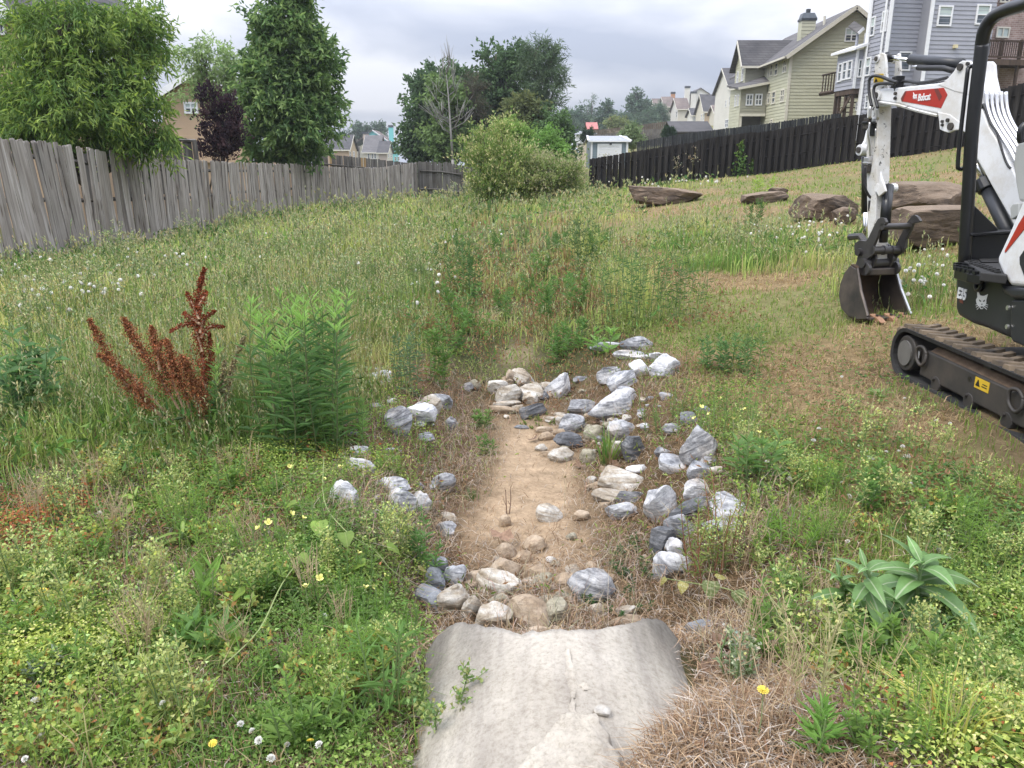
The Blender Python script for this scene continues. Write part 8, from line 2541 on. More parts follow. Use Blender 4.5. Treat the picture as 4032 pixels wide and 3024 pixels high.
WL = [
 # label, px, py, h, stems, spread, leaves, L, W, cols, droop, bush, kw
 ('sprawling dark green lettuce weed with branching stalks at the left frame edge', 95, 950, .62, 7, .3, 16, .16, .05, [(.07, .14, .05), (.09, .16, .06)], .35, .13, dict(branch=5, r0=.005)),
 ('grey green thistle like weed standing in the left bank rocks', 880, 850, .52, 6, .15, 46, .07, .022, [(.10, .16, .075), (.085, .14, .065)], .4, .09, dict()),
 ('taller feathery weed just right of the thistle like weed', 935, 830, .40, 5, .2, 40, .08, .02, [(.11, .19, .05)], .2, .08, dict(branch=2)),
 ('dark green upright leafy weed left of the trail in the meadow', 1010, 640, .72, 10, .1, 50, .10, .025, [(.065, .125, .04), (.08, .145, .045)], .1, .22, dict()),
 ('second dark leafy weed behind the one left of the trail', 975, 590, .6, 8, .12, 40, .1, .026, [(.07, .13, .042)], .1, .25, dict()),
 ('dark bushy based weed with tall bare stalks right of the trail', 1258, 610, .85, 9, .12, 26, .09, .02, [(.055, .10, .035), (.07, .12, .04)], .1, .14, dict(branch=3)),
 ('clump of tall thin stalks on the right of the trail by the lawn', 1385, 700, .75, 26, .28, 12, .10, .016, [(.06, .125, .04), (.08, .15, .045)], .3, .34, dict(branch=3, r0=.003)),
 ('thin stalks leaning right beside the tall clump at the lawn edge', 1470, 700, .62, 12, .35, 9, .09, .014, [(.07, .13, .045)], .3, .2, dict(branch=3, r0=.003)),
 ('feathery ragweed with divided leaves in the ditch before the white rocks', 1215, 770, .36, 9, .3, 40, .08, .026, [(.085, .165, .045), (.11, .20, .055)], .1, .2, dict()),
 ('broad leaved pokeweed growing before the flat white rock', 1290, 775, .26, 4, .4, 9, .15, .055, [(.14, .24, .06), (.17, .28, .08)], .15, .1, dict()),
 ('low rounded ragweed patch right of the dead grass mound', 1560, 800, .30, 10, .45, 36, .07, .022, [(.085, .16, .055)], .2, .18, dict()),
 ('thin upright weed with few leaves right of the ragweed patch', 1628, 830, .45, 3, .2, 12, .08, .02, [(.09, .16, .05)], .2, .05, dict(branch=3)),
 ('milkweed like plant with pale broad leaves right of the tilted grey rock', 1620, 1040, .26, 5, .3, 16, .12, .035, [(.13, .22, .07), (.11, .19, .06)], .25, .08, dict()),
 ('thin red stemmed weed before the large grey rock on the right bank', 1545, 1235, .40, 13, .3, 34, .055, .009, [(.14, .20, .055), (.18, .22, .06)], .1, .14, dict(stem_col=(.22, .09, .05), r0=.0028)),
 ('yellow flowered evening primrose patch above the blue grey stones', 1535, 950, .26, 16, .3, 30, .045, .01, [(.14, .21, .06), (.17, .24, .07)], .1, .26, dict()),
 ('reddish primrose patch over the right bank left of the yellow flowered one', 1450, 900, .22, 16, .35, 28, .04, .009, [(.14, .18, .055), (.22, .16, .07)], .1, .24, dict()),
 ('bright lime green low plant right of the milkweed like plant', 1690, 1110, .16, 12, .5, 26, .03, .018, [(.24, .32, .07), (.28, .35, .1)], .1, .16, dict()),
 ('bright green fine grass like weed right of the red stemmed weed', 1690, 1195, .18, 16, .4, 24, .06, .008, [(.15, .25, .05)], .0, .12, dict()),
 ('feathery bright green dog fennel at the left of the broken pipe', 800, 1370, .20, 22, .35, 60, .035, .004, [(.13, .24, .05), (.16, .28, .06)], .0, .14, dict()),
 ('ragweed with ferny leaves on the left edge of the rock pile', 925, 1235, .24, 6, .35, 34, .06, .018, [(.10, .19, .055)], .2, .08, dict()),
 ('long bladed willow weed at the left side of the pipe', 830, 1560, .34, 4, .2, 20, .12, .018, [(.12, .21, .06)], .3, .05, dict()),
 ('goldenrod sprout with red stem at the lower left', 330, 1420, .18, 1, .05, 9, .09, .03, [(.12, .22, .06)], .25, .0, dict(stem_col=(.16, .05, .03))),
 ('cluster of broad pointed dock leaves low in the left foreground', 455, 1430, .16, 7, .4, 8, .13, .035, [(.15, .25, .07), (.12, .21, .07)], -.2, .08, dict()),
 ('tall pointed iris like blades in the left foreground', 440, 1330, .22, 6, .25, 5, .15, .025, [(.15, .25, .06)], -.4, .05, dict()),
 ('silvery grey leaf rosette at the lower left edge', 110, 1500, .12, 5, .4, 10, .08, .03, [(.24, .28, .22)], .1, .04, dict()),
 ('bushy primrose with yellow flowers in the middle of the left foreground', 690, 1240, .22, 22, .4, 34, .04, .011, [(.12, .20, .05), (.15, .23, .06)], .1, .28, dict()),
 ('second primrose bush lower in the left foreground near the fennel', 740, 1340, .20, 18, .4, 34, .04, .012, [(.11, .19, .05)], .1, .24, dict()),
 ('bushy weed with bright leaves between goldenrod and left bank rocks', 760, 960, .30, 14, .3, 30, .07, .016, [(.13, .22, .06)], .2, .16, dict()),
 ('leafy green weed at the trail edge behind the dam', 1020, 720, .30, 8, .3, 24, .09, .03, [(.11, .20, .055)], .1, .15, dict()),
 ('round bushy dark weed in the lawn beyond the trail', 1195, 545, .42, 16, .4, 40, .09, .024, [(.08, .15, .045)], .1, .28, dict()),
 ('low bright weed beside the trail near the round bushy one', 1205, 640, .25, 12, .4, 26, .09, .024, [(.12, .21, .06)], .1, .25, dict()),
 ('pale tall weed with seed tops at the fence corner', 1000, 440, 1.0, 16, .2, 20, .1, .025, [(.14, .19, .08)], .2, .6, dict(branch=3, r0=.006, head=((.34, .33, .22), 14, .04, .05, .25))),
 ('tall thin stalks standing before the left end of the black fence', 1330, 405, 1.3, 20, .15, 10, .1, .025, [(.13, .15, .07)], .2, 1.0, dict(branch=4, r0=.008, head=((.30, .26, .17), 12, .05, .06, .3), stem_col=(.16, .15, .08))),
 ('tall seeded stalks before the black fence above the flat boulder', 1480, 392, 1.4, 22, .15, 10, .1, .025, [(.14, .16, .08)], .2, 1.0, dict(branch=4, r0=.008, head=((.34, .30, .2), 14, .05, .06, .3), stem_col=(.18, .16, .09))),
 ('dark green bush weed on the far end of the trail before the privet', 1050, 470, .6, 14, .3, 30, .12, .035, [(.07, .13, .04)], .1, .4, dict()),
 ('leggy weed with lance leaves growing up the middle boulders', 1985, 455, .75, 3, .15, 14, .16, .04, [(.13, .21, .07)], .2, .1, dict()),
 ('dark spiky green weed behind the excavator arm', 1862, 470, 1.0, 6, .12, 40, .16, .03, [(.09, .16, .06)], .2, .2, dict()),
 ('upright dark green weed in the flowered patch on the lawn', 1630, 500, .55, 9, .12, 40, .1, .022, [(.07, .14, .04)], .0, .14, dict()),
 ('low dark green mound of weeds at the foot of the flowered patch', 1590, 540, .28, 26, .6, 26, .09, .02, [(.08, .135, .04)], .2, .55, dict()),
 ('yellow green young sapling leaves in the lawn below the ivy', 1650, 415, .5, 8, .5, 18, .16, .06, [(.24, .32, .08)], .1, .5, dict()),
 ('plantain rosette on the worn lawn before the excavator track', 1895, 858, .05, 5, .9, 4, .12, .03, [(.17, .24, .09)], .6, .02, dict()),
 ('feathery ragweed in the grass above the big leafy weed', 1900, 1100, .22, 6, .4, 30, .07, .022, [(.12, .21, .06)], .1, .1, dict()),
 ('grey green woolly cudweed in the lower right straw', 1590, 1490, .20, 9, .2, 26, .035, .012, [(.22, .27, .16)], .1, .05, dict(head=((.34, .34, .24), 10, .01, .012, .15))),
 ('tall thin weed with pale green seed pods at the lower right', 1770, 1560, .34, 5, .25, 14, .03, .008, [(.3, .3, .14)], .1, .05, dict(branch=4, r0=.0025, stem_col=(.3, .28, .14))),
 ('dense upright narrow leaved sprout at the bottom right', 1745, 1640, .14, 4, .3, 22, .08, .012, [(.14, .25, .06)], -.1, .03, dict()),
 ('wiry goosegrass with green bud clusters over the left of the pipe', 945, 1600, .22, 6, .7, 20, .03, .01, [(.14, .22, .07)], .1, .05, dict(branch=3, head=((.22, .27, .1), 22, .012, .016, .6), r0=.0025)),
 ('dark ground ivy patch under the right bank rocks', 1385, 1215, .07, 26, .8, 18, .03, .017, [(.05, .10, .035), (.07, .12, .045)], .1, .22, dict(r0=.0015)),
 ('dark trailing ivy patch beside the large rounded boulder', 1330, 1300, .06, 18, .8, 18, .03, .017, [(.05, .10, .035)], .1, .16, dict(r0=.0015)),
 ('moss green creeping patch at the head of the sand', 1165, 912, .04, 22, .8, 20, .02, .01, [(.15, .19, .05)], .0, .14, dict(r0=.0015)),
 ('young ragweed at the left edge of the sand', 1040, 925, .16, 5, .4, 26, .06, .02, [(.13, .21, .06)], .1, .06, dict()),
 ('second young ragweed further down the left edge of the sand', 1060, 985, .14, 4, .4, 24, .055, .018, [(.12, .20, .06)], .1, .05, dict()),
 ('brown dead sapling twig standing on the sand', 1098, 1110, .2, 2, .1, 0, .1, .01, [(.2, .1, .05)], .1, .01, dict(stem_col=(.16, .10, .07), branch=2)),
]
for i, (lab, px, py, h, ns, spd, nl, L, W, cols, dr, bu, kw) in enumerate(WL):
 weed('weed', lab, px, py, h, ns, spd, nl, L, W, cols, 200 + i, dr, bu, **kw)
def scatter_weeds():
 """more weeds of three kinds through the overgrown middle, copied whole"""
 g = np.random.default_rng(55)
 protos = [weed('weed', 'leafy mid green weed in the overgrown middle of the ditch', 1090, 690, .38, 7, .3, 34, .09, .026, [(.12, .20, .055), (.09, .17, .05)], 301, .1, .12, group='leafy weeds in the overgrown ditch'),
    weed('weed', 'thin pale green stalky weed in the meadow left of the trail', 800, 640, .62, 8, .2, 18, .07, .014, [(.16, .22, .08)], 302, .1, .14, branch=3, group='stalky weeds in the left meadow', head=((.36, .35, .2), 10, .015, .02, .2)),
    weed('weed', 'reddish brown dry weed in the overgrown middle of the ditch', 960, 740, .22, 14, .6, 26, .045, .014, [(.24, .14, .075), (.19, .13, .06)], 303, .1, .2, group='dry reddish weeds in the overgrown ditch')]
 spots = [[(1130, 650), (1165, 600), (1090, 570), (1190, 690), (940, 650), (1140, 525), (1060, 545), (890, 620), (1230, 680), (1010, 690), (860, 560), (1290, 560), (700, 590), (980, 760)],
    [(730, 700), (850, 690), (680, 620), (900, 680), (620, 600), (540, 590), (420, 560), (780, 550), (300, 640), (200, 700), (120, 760), (50, 800), (560, 640), (160, 640), (860, 500), (1180, 480), (1120, 500), (640, 530), (260, 600), (80, 690)],
    [(990, 700), (1040, 660), (1150, 720), (1080, 620), (900, 730), (1200, 560), (1250, 640), (960, 610)]]
 for pr, pts in zip(protos, spots):
  for (x, y) in pts:
   p = at_ground(x + g.normal(0, 8), y + g.normal(0, 4))
   r = pr.copy(); COL.objects.link(r); r.location = tuple(p); s = g.uniform(.75, 1.3); r.scale = (s, s, s * g.uniform(.85, 1.2)); r.rotation_euler = (0, 0, g.random() * 6.28)
   for ch in pr.children:
    c = ch.copy(); COL.objects.link(c); c.parent = r; c.matrix_parent_inverse = ch.matrix_parent_inverse.copy()
def scatter_fore():
 """mixed taller weeds over the foreground, copied whole"""
 g = np.random.default_rng(66)
 G1 = [(.16, .25, .06), (.12, .20, .05)]
 kinds = [(dict(h=.17, nst=9, spread=.5, nl=26, L=.05, W=.016, cols=G1), 'sprig', 'bushy green weed with small leaves', 16, 13),
    (dict(h=.24, nst=5, spread=.35, nl=14, L=.035, W=.008, cols=[(.26, .29, .1)], head=((.36, .40, .16), 16, .012, .011, .5), branch=3, r0=.0018), 'stalk', 'thin weed with pale green seed buds', 22, 14),
    (dict(h=.14, nst=12, spread=.8, nl=10, L=.045, W=.02, cols=[(.20, .28, .07), (.26, .32, .09), (.34, .2, .07)], head=((.28, .33, .1), 6, .008, .02, .1), r0=.0015), 'cranesbill', 'low star leaved weed turning orange', 18, 5),
    (dict(h=.20, nst=14, spread=.3, nl=46, L=.03, W=.004, cols=[(.17, .27, .06)], r0=.0015), 'fennel', 'feathery bright green weed', 9, 6),
    (dict(h=.26, nst=7, spread=.5, nl=4, L=.03, W=.0025, cols=[(.36, .29, .18)], stem_col=(.34, .26, .16), branch=3, r0=.0014), 'dry_stalk', 'dry brown branching stalk', 16, 12)]
 for i, (kw, nm, lab, nl_, nr_) in enumerate(kinds):
  for side, cnt in (('left', nl_), ('right', nr_)):
   pr = None
   for k in range(cnt):
    for _ in range(20):
     x, y = (g.uniform(10, 880), g.uniform(1010, 1640)) if side == 'left' else (g.uniform(1540, 2200), g.uniform(960, 1640))
     p = at_ground(x, y)
     if free(np.array([p[0]]), np.array([p[1]]), 1.1)[0]: break
    if pr is None:
     pr = weed('weed', lab + ' in the foreground %s the pipe' % ('left of' if side == 'left' else 'right of'), x, y, seed=400 + i * 2 + (side == 'left'), bush=.06, group='%s weeds %s of the pipe' % (nm.replace('_', ' '), side), base=p, **kw)
     continue
    r = pr.copy(); COL.objects.link(r); r.location = tuple(p); s = g.uniform(.7, 1.35); r.scale = (s, s, s); r.rotation_euler = (0, 0, g.random() * 6.28)
    for ch in pr.children:
     c = ch.copy(); COL.objects.link(c); c.parent = r; c.matrix_parent_inverse = ch.matrix_parent_inverse.copy()
scatter_weeds()
scatter_fore()
# ------------------------------------------------------------ plants with large single leaves
def leaf_mesh(name, w, curl, fold, mat, n=7, heart=False, seed=0, wave=.0):
 """a bent leaf of length 1 along +Y, tip drooping, folded along the midrib, with a thin edge"""
 g = np.random.default_rng(seed)
 V = []; ang = 0; p = np.zeros(2)
 for k in range(n + 1):
  t = k / n
  if heart: ww = w * (math.sin(math.pi * min(t + .12, 1) ** .75) ** .8 if t < 1 else 0) * (1.1 - .35 * t)
  else: ww = w * math.sin(math.pi * t ** .8) ** .9 * (1.05 - .3 * t)
  ww = max(ww, .004)
  y, z = p
  e = fold * ww + wave * math.sin(k * 2.3 + seed)
  V += [(-ww, y, z + e), (0, y, z), (ww, y, z + e * .8)]
  ang -= curl / n
  p = p + np.array([math.cos(ang), math.sin(ang)]) / n
 F_ = []
 for k in range(n):
  a = 3 * k
  F_ += [(a, a + 1, a + 4, a + 3), (a + 1, a + 2, a + 5, a + 4)]
 me = bpy.data.meshes.new(name)
 me.from_pydata(V, [], F_)
 me.polygons.foreach_set('use_smooth', [True] * len(F_))
 me.materials.append(mat)
 return me
def mat_bigleaf(name, c, vein, spots=None):
 m, t, b, out = new_mat(name)
 tc = nd(t, 'ShaderNodeTexCoord')
 sep = nd(t, 'ShaderNodeSeparateXYZ'); t.links.new(tc.outputs['Object'], sep.inputs[0])
 ab = nd(t, 'ShaderNodeMath', operation='ABSOLUTE'); t.links.new(sep.outputs[0], ab.inputs[0])
 v = objvec(t, (1, 1, 1))
 n = noise_tex(t, 4, 5, .6, v)
 col = ramp(t, n, [(.3, tuple(x * .75 for x in c)), (.7, tuple(x * 1.2 for x in c))])
 if spots:
  col = mixc(t, col, spots, ramp(t, noise_tex(t, 9, 2, .5, v), [(.55, (0, 0, 0)), (.6, (1, 1, 1))]))
 col = mixc(t, vein, col, ramp(t, ab.outputs[0], [(.004, (0, 0, 0)), (.018, (1, 1, 1))]))
 hs = nd(t, 'ShaderNodeHueSaturation'); t.links.new(objrand(t, .75, 1.2), hs.inputs['Value']); t.links.new(col, hs.inputs['Color'])
 t.links.new(hs.outputs[0], b.inputs['Base Color'])
 b.inputs['Roughness'].default_value = .45
 b.inputs['Specular IOR Level'].default_value = .35
 tr = nd(t, 'ShaderNodeBsdfTranslucent'); t.links.new(hs.outputs[0], tr.inputs[0])
 mx = nd(t, 'ShaderNodeMixShader'); mx.inputs[0].default_value = .3
 t.links.new(b.outputs[0], mx.inputs[1]); t.links.new(tr.outputs[0], mx.inputs[2]); t.links.new(mx.outputs[0], out.inputs[0])
 return m
M['bigleaf'] = mat_bigleaf('broad_green_leaf', (.15, .27, .085), (.34, .42, .24))
M['limeleaf'] = mat_bigleaf('lime_green_leaf', (.20, .30, .05), (.32, .38, .12))
M['vineleaf'] = mat_bigleaf('spotted_vine_leaf', (.19, .24, .08), (.30, .33, .14), (.38, .42, .22))
M['vineleaf_old'] = mat_bigleaf('yellowing_vine_leaf', (.28, .25, .07), (.34, .3, .12), (.40, .38, .2))
M['deadleaf'] = mat_plain('dead_brown_leaf', (.13, .075, .045), (.24, .15, .095), 8, .75, vary=.25)
M['orangeleaf'] = mat_plain('orange_leaf', (.62, .33, .03), (.55, .26, .03), 6, .5)
LM = [leaf_mesh('leaf', .155 + .02 * i, .9 + .35 * i, .3, M['bigleaf'], 7, False, i, .006) for i in range(3)]
LML = [leaf_mesh('leaf', .13 + .02 * i, .5 + .3 * i, .3, M['limeleaf'], 7, False, i + 5, .006) for i in range(2)]
VM = [leaf_mesh('leaf', .42, .6, .2, M['vineleaf'], 8, True, 1, .02), leaf_mesh('leaf', .40, .8, .25, M['vineleaf_old'], 8, True, 2, .02), leaf_mesh('leaf', .40, .7, .2, M['limeleaf'], 8, True, 3, .02)]
def put_leaf(me, parent, p, yaw, pitch, size, roll=0):
 o = link('leaf', me, parent)
 o.location = tuple(float(v) for v in p)
 o.rotation_euler = (pitch, roll, yaw)
 o.scale = (size, size, size)
 return o
def rosette(label, px, py, heads, seed, meshes):
 g = np.random.default_rng(seed)
 b = at_ground(px, py)
 root = thing('broad_leaved_weed', b, label, 'weed')
 st = MB()
 for (hx, hy, n, L, hh) in heads:
  tip = atY(hx * K, hy * K, b[1] + g.normal(0, .03))
  st.tube(smooth_path([b + A3(g.normal(0, .02), g.normal(0, .02), -.01), (b + tip) / 2 + A3(0, 0, -.01), tip], 4), [.006] * 8 + [.004], 6)
  for k in range(n):
   f = k / n
   p = tip - A3(0, 0, 1) * hh * f + (b - tip) * .15 * f
   put_leaf(meshes[k % len(meshes)], root, p, k * 2.4 + g.normal(0, .25), R(65 - 75 * f) + g.normal(0, .12), L * (.45 + .75 * f ** .7) * g.uniform(.85, 1.1), g.normal(0, .2))
 st.build('stem', mat_stem((.14, .20, .08)), root)
rosette('large weed of broad pointed green leaves in the right foreground', 1960, 1400, [(1990, 1215, 20, .25, .10), (1890, 1285, 16, .17, .09), (2065, 1335, 18, .20, .10), (1870, 1225, 10, .17, .05), (1812, 1245, 9, .13, .05), (1945, 1320, 12, .21, .05)], 3, LM)
rosette('upright lime green dock leaves in the upper left foreground', 385, 1190, [(395, 1150, 4, .17, .03)], 4, LML)
rosette('small upright dock leaves left of the lime green ones', 290, 1095, [(292, 1070, 5, .14, .03)], 8, LML)
def vine(label, pts, leaves, seed, h=.06):
 g = np.random.default_rng(seed)
 P = []
 for (x, y, dz) in pts:
  q = at_ground(x, y); d = ray(x * K, y * K)
  P.append(q - d * (dz / max(-d[2], .2)))
 root = thing('trailing_vine', P[0], label, 'vine')
 st = MB(); st.tube(smooth_path(P, 5), .0022, 5); st.build('stem', mat_stem((.20, .24, .09)), root)
 for (x, y, dz, s, yaw, pit, kind) in leaves:
  q = at_ground(x, y); d = ray(x * K, y * K); p = q - d * (dz / max(-d[2], .2))
  put_leaf(VM[kind], root, p, R(yaw), R(pit), s)
 return root
vine('greenbrier vine with spotted heart leaves right of the pipe edge', [(1440, 1250, .05), (1510, 1262, .08), (1580, 1275, .09), (1640, 1310, .08), (1700, 1370, .05)],
  [(1535, 1255, .10, .085, 170, -40, 0), (1550, 1250, .12, .06, -60, 10, 1), (1590, 1275, .10, .075, 200, -35, 0), (1680, 1312, .12, .095, 215, -45, 0), (1478, 1258, .07, .06, 150, -30, 1), (1440, 1250, .07, .05, 100, -30, 1)], 1)
vine('greenbrier vine with glossy yellow green leaves over the left bank', [(700, 985, .16), (700, 1080, .14), (745, 1145, .14), (810, 1190, .12), (850, 1235, .10), (915, 1275, .06)],
  [(690, 978, .18, .085, -30, -25, 1), (690, 1125, .15, .09, 190, -20, 2), (745, 1150, .15, .085, 200, -10, 2), (835, 1180, .14, .09, -80, -20, 2), (790, 1215, .13, .09, 100, -10, 2), (905, 1230, .10, .08, -60, -20, 1), (640, 1085, .15, .07, 100, -10, 2)], 2)
vine('second greenbrier vine climbing the left foreground weeds', [(480, 1440, .12), (560, 1360, .14), (610, 1260, .15), (660, 1195, .14)],
  [(575, 1225, .16, .085, 60, -10, 2), (530, 1275, .14, .08, 110, -20, 2), (600, 1240, .16, .075, -60, -20, 2), (645, 1200, .16, .07, -100, -20, 2), (520, 1370, .12, .075, 120, -20, 2)], 3)
def tuft(label, px, py, tips, n, col, seed, w=.005, h=.3, name='grass_tuft', tipcol=None, spread=.8, bush=.04):
 g = np.random.default_rng(seed)
 b = at_ground(px, py)
 cl = Cloud()
 a = g.random(n) * 6.283
 rr = bush * np.sqrt(g.random(n))
 P = b + np.stack([np.cos(a) * rr, np.sin(a) * rr, np.full(n, -.005)], -1)
 cl.blade(P, h * g.uniform(.5, 1.1, n), np.full(n, w), a + g.normal(0, .4, n), np.clip(spread * g.random(n) * 1.3, .03, 1.4), jitcol(col, n, g, .18), g)
 o = cl.build(name, M['leaf'])
 tag(o, label, 'grass tuft')
 return o
tuft('yellow green grass tuft fanning out at the lower right corner', 2050, 1640, None, 70, (.36, .38, .10), 1, .0045, .26, spread=.95)
tuft('tall green and brown grass tuft among the right bank stones', 1312, 1005, None, 46, (.14, .22, .055), 2, .009, .34, spread=.75)
tuft('dead brown base of the tall grass tuft among the stones', 1316, 1008, None, 40, (.24, .17, .10), 3, .006, .18, spread=.6)
tuft('dead brown grass mound at the top of the right bank', 1490, 798, None, 260, (.24, .165, .10), 4, .006, .14, spread=1.3, bush=.2)
tuft('pale dry grass tuft left of the trail behind the dam', 1045, 700, None, 200, (.40, .33, .2), 5, .005, .22, spread=.7, bush=.15)
tuft('pale dry seed grass tuft at the left frame edge in the meadow', 60, 700, None, 160, (.42, .35, .21), 6, .006, .42, spread=.35, bush=.2)
tuft('rounded tuft of dead grass in the left foreground near the dock roots', 225, 1005, None, 150, (.33, .25, .16), 7, .004, .14, spread=1.2, bush=.15)
tuft('small dark grass tuft on the left edge of the sand', 1020, 1080, None, 40, (.09, .15, .05), 8, .004, .09, spread=.6)
# ------------------------------------------------------------ flowers, dead leaves
def puff_mesh():
 """a seed head: a thin stalk and a fuzzy ball of tiny spokes"""
 g = np.random.default_rng(3)
 cl = Cloud()
 n = 60
 d = unit(g.normal(size=(n, 3)))
 c = np.array([0, 0, 1.0])
 cl.leaf(np.tile(c, (n, 1)), d, .058, .03, np.tile([.72, .70, .64], (n, 1)), g)
 return cl
M['petal_white'] = mat_plain('white_petal', (.70, .68, .62), (.78, .77, .72), 20, .8)
M['petal_yellow'] = mat_plain('yellow_petal', (.72, .58, .08), (.66, .50, .05), 20, .6)
M['petal_pale'] = mat_plain('pale_yellow_petal', (.72, .70, .24), (.68, .64, .18), 20, .6)
M['petal_blue'] = mat_plain('blue_petal', (.25, .28, .6), None, 20, .6)
def flower_proto(name, mat, kind, seed):
 g = np.random.default_rng(seed)
 mb = MB()
 if kind == 'puff':
  V, Fs = ICO[1]
  for i in range(len(V)):
   d = V[i]; a = np.cross(d, A3(.3, .5, .8)); a /= np.linalg.norm(a)
   mb.add([d * .15, d * 1.0 + a * .28, d * 1.12, d * 1.0 - a * .28], [(0, 1, 2, 3)])
  mb.add(V * .72, [tuple(f) for f in Fs])
 elif kind == 'clover':
  for i in range(46):
   a = i * 2.4; e = .15 + 1.25 * (i / 46.0)
   d = A3(math.cos(a) * math.cos(e), math.sin(a) * math.cos(e), math.sin(e))
   s = np.cross(d, A3(0, 0, 1)); s /= np.linalg.norm(s)
   mb.add([d * .2, d * .75 + s * .16, d * 1.05, d * .75 - s * .16], [(0, 1, 2, 3)])
 elif kind == 'daisy':
  for ring, (m_, up, l) in enumerate(((14, .15, 1.0), (11, .45, .75), (7, .9, .45))):
   for i in range(m_):
    a = 6.283 * i / m_ + ring * .3
    d = A3(math.cos(a), math.sin(a), up); s = A3(-math.sin(a), math.cos(a), 0)
    mb.add([d * .1 - s * .06, d * l * .9 - s * .13, d * l, d * l * .9 + s * .13, d * .1 + s * .06], [(0, 1, 2, 3, 4)])
 elif kind == 'cup':
  for i in range(4):
   a = 6.283 * i / 4
   d = A3(math.cos(a), math.sin(a), .8); s = A3(-math.sin(a), math.cos(a), 0)
   mb.add([A3(0, 0, -.3), d * .6 - s * .5, d * 1.0 - s * .3, d * 1.0 + s * .3, d * .6 + s * .5], [(0, 1, 2, 3, 4)])
 me = bpy.data.meshes.new(name)
 me.from_pydata(mb.v, [], mb.f); me.materials.append(mat)
 return me
st_me = MB(); st_me.tube([A3(0, 0, -1), A3(.03, 0, -.5), A3(0, 0, 0)], [.012, .011, .010], 4, cap=False)
stalk = bpy.data.meshes.new('stalk'); stalk.from_pydata(st_me.v, [], st_me.f); stalk.materials.append(mat_stem((.17, .21, .09)))
FP_ = {'puff': flower_proto('seed_head', M['petal_white'], 'puff', 1), 'clover': flower_proto('flower', M['petal_white'], 'clover', 2), 'daisy': flower_proto('flower', M['petal_yellow'], 'daisy', 3), 'cup': flower_proto('flower', M['petal_pale'], 'cup', 4)}
def flowers(kind, name, label, cat, group, pts, size, h0, h1, seed, label_each=None):
 """pts: overview pixels of the heads; the heads stand h above the ground"""
 g = np.random.default_rng(seed)
 for i, (x, y) in enumerate(pts):
  d = ray(x * K, y * K)
  h = g.uniform(h0, h1)
  t = 0.8
  while t < 60:
   p = CAM + d * t
   if p[2] < Hs(p[0], p[1]) + h: break
   t *= 1.008
  b = A3(p[0] + g.normal(0, .01), p[1], Hs(p[0], p[1]))
  root = thing(name, b, label_each[i] if label_each else label, cat, group)
  s = size * g.uniform(.8, 1.2)
  o = link('head', FP_[kind], root); o.location = tuple(p); o.scale = (s, s, s); o.rotation_euler = (g.normal(0, .35), g.normal(0, .35), g.random() * 6)
  hh = max(p[2] - b[2], .01)
  o = link('stalk', stalk, root); o.location = tuple(p); o.scale = (.12, .12, hh)
def blob(cx, cy, sx, sy, n, seed):
 g = np.random.default_rng(seed)
 return [(cx + g.normal(0, sx), cy + g.normal(0, sy)) for _ in range(n)]
flowers('puff', 'dandelion_clock', 'white fluffy dandelion seed head in the left meadow below the picket fence', 'seed head', 'dandelion seed heads in the left meadow', blob(150, 605, 120, 30, 50, 1) + blob(60, 640, 50, 25, 8, 2) + blob(330, 560, 120, 22, 14, 3), .019, .32, .48, 1)
flowers('puff', 'dandelion_clock', 'white dandelion seed head in the middle meadow left of the trail', 'seed head', 'dandelion seed heads left of the trail', blob(940, 575, 26, 35, 18, 4) + blob(860, 520, 90, 30, 14, 5) + blob(1020, 470, 60, 20, 8, 6), .017, .22, .42, 2)
flowers('puff', 'dandelion_clock', 'white dandelion seed head on the lawn patch left of the excavator arm', 'seed head', 'dandelion seed heads beside the boulders', blob(1770, 500, 45, 22, 26, 7) + blob(1680, 490, 60, 16, 10, 8), .016, .2, .36, 3)
flowers('puff', 'dandelion_clock', 'white dandelion seed head behind the excavator bucket', 'seed head', 'dandelion seed heads behind the bucket', blob(2010, 565, 32, 30, 14, 9) + blob(2005, 600, 40, 18, 10, 10), .015, .12, .3, 4)
flowers('puff', 'white_flower_head', 'small white flower head along the foot of the black fence', 'flower', 'white flower heads before the black fence', blob(1420, 392, 70, 8, 16, 11) + blob(1550, 388, 40, 5, 8, 12), .03, .3, .6, 5)
flowers('clover', 'white_clover_flower', 'white clover flower head in the short grass right of the ditch', 'flower', 'white clover flowers on the right lawn', blob(1790, 985, 90, 40, 20, 13) + blob(1960, 960, 90, 50, 10, 14) + blob(1990, 1120, 110, 50, 10, 15), .013, .03, .07, 6)
flowers('clover', 'white_clover_flower', 'white clover flower head in the leafy left foreground', 'flower', 'white clover flowers in the left foreground', [(75, 1515), (97, 1335), (30, 1300), (352, 1520), (520, 1565), (545, 1580), (620, 1610), (560, 1600), (690, 1610), (90, 1590), (55, 1640), (700, 1330), (215, 1110), (585, 1640)], .0115, .08, .14, 7)
flowers('cup', 'primrose_flower', 'pale yellow evening primrose flower in the left foreground weeds', 'flower', 'yellow primrose flowers left of the ditch', [(625, 1008), (700, 1035), (735, 1010), (580, 1130), (630, 1110), (655, 1120), (690, 1250), (660, 1268), (790, 1270), (806, 1268), (832, 1245), (558, 1142), (775, 1195)], .013, .14, .22, 8)
flowers('cup', 'primrose_flower', 'pale yellow evening primrose flower above the right bank rocks', 'flower', 'yellow primrose flowers right of the ditch', [(1515, 880), (1532, 895), (1555, 862), (1610, 885), (1585, 905), (1500, 905), (1640, 935)], .014, .14, .22, 9)
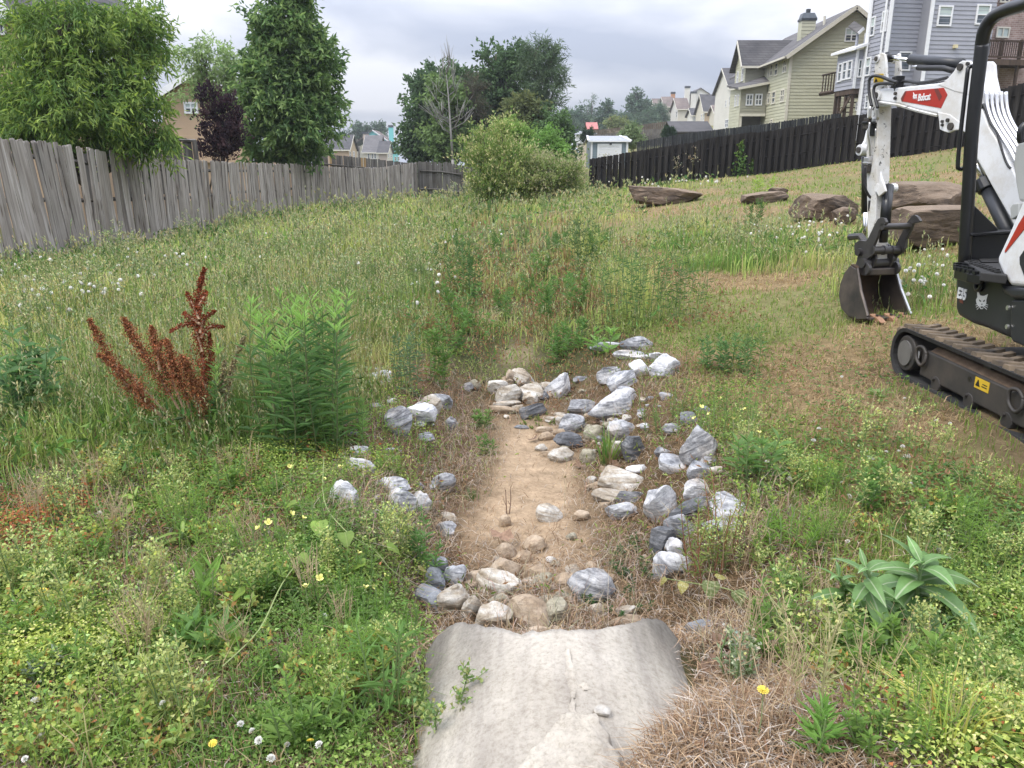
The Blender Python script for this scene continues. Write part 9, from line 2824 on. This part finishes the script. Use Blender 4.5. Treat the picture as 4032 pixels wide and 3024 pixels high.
flowers('daisy', 'dandelion_flower', None, 'flower', None, [(1648, 1491), (460, 1606), (93, 1275), (670, 1600)], .0125, .1, .16, 10,
  ['bright yellow dandelion flower in the straw right of the pipe', 'yellow dandelion flower low in the left foreground before the pipe', 'small yellow dandelion flower at the left frame edge', 'yellow dandelion flower bending at the bottom beside the pipe'])
def dead_leaves():
 g = np.random.default_rng(9)
 protos = []
 for k in range(4):
  n = 16; V = [(0, 0, 0)]
  for i in range(n):
   a = 6.283 * i / n
   r = (.5 + .28 * math.cos(5 * a + k) * (i % 2) + .1 * g.random()) * (1 if abs(math.sin(a)) > .3 else .8)
   x, y = r * math.cos(a) * .62, r * math.sin(a)
   V.append((x, y, .5 * x * x * (1 + k * .3) - .3 * y * y * (k - 1.5) + g.normal(0, .03)))
  me = bpy.data.meshes.new('dead_leaf'); me.from_pydata(V, [], [(0, 1 + i, 1 + (i + 1) % n) for i in range(n)]); me.materials.append(M['deadleaf']); protos.append(me)
 areas = [('dead brown oak leaf in the straw right of the concrete pipe', 'dead oak leaves right of the pipe', blob(1575, 1420, 40, 40, 14, 1) + blob(1560, 1530, 60, 30, 6, 2)),
    ('dead brown oak leaf in the shade left of the concrete pipe', 'dead oak leaves left of the pipe', blob(880, 1420, 12, 45, 10, 3)),
    ('dead brown leaf under the green weeds in the left foreground', 'dead leaves in the left foreground', blob(420, 1500, 70, 50, 10, 4) + blob(300, 1380, 70, 30, 6, 5)),
    ('dead brown leaf caught among the right bank stones', 'dead leaves among the right bank stones', blob(1280, 960, 50, 40, 8, 6) + blob(1230, 840, 25, 15, 3, 7))]
 for lab, grp, pts in areas:
  for (x, y) in pts:
   p = at_ground(x, y)
   if abs(p[0] - PX) < .47 and p[1] < 2.4: continue
   o = link('dead_leaf', protos[int(g.integers(4))]); o.location = (p[0], p[1], p[2] + .02)
   s = g.uniform(.06, .10); o.scale = (s, s, s); o.rotation_euler = (g.normal(0, .5), g.normal(0, .5), g.random() * 6.28)
   tag(o, lab, 'leaf', grp)
 for lab, px, py, z, s, mat_, rot in (('reddish brown oak leaf lying on the pipe edge stone', 1142, 1350, .03, .10, None, (.3, .2, .4)), ('dead brown leaf draped over the tan stone in the ditch', 1085, 1185, .07, .11, None, (.2, -.2, 1.4)),
        ('bright orange leaf lying on the striped rock', 1203, 852, .07, .075, 'orangeleaf', (.5, .1, .9)), ('pinkish brown dry leaf beside the orange one', 1226, 828, .09, .075, None, (.6, .2, 2.0))):
  p = at_ground(px, py)
  me = protos[1]
  if mat_: me = me.copy(); me.materials.clear(); me.materials.append(M[mat_])
  o = link('fallen_leaf', me); o.location = (p[0], p[1], p[2] + z); o.scale = (s, s, s); o.rotation_euler = rot
  tag(o, lab, 'leaf')
dead_leaves()
# ------------------------------------------------------------ thin summer haze
def haze():
 m = bpy.data.materials.new('haze')
 m.use_nodes = True
 t = m.node_tree; t.nodes.clear()
 out = nd(t, 'ShaderNodeOutputMaterial')
 v = nd(t, 'ShaderNodeVolumePrincipled')
 v.inputs['Color'].default_value = (.86, .90, .97, 1)
 v.inputs['Density'].default_value = 0.00045
 v.inputs['Anisotropy'].default_value = 0.2
 t.links.new(v.outputs[0], out.inputs['Volume'])
 mb = MB(); mb.box((0, 1100, 19.0), (3400, 2900, 46.0))
 o = mb.build('haze', m)
 o['kind'] = 'stuff'
haze()
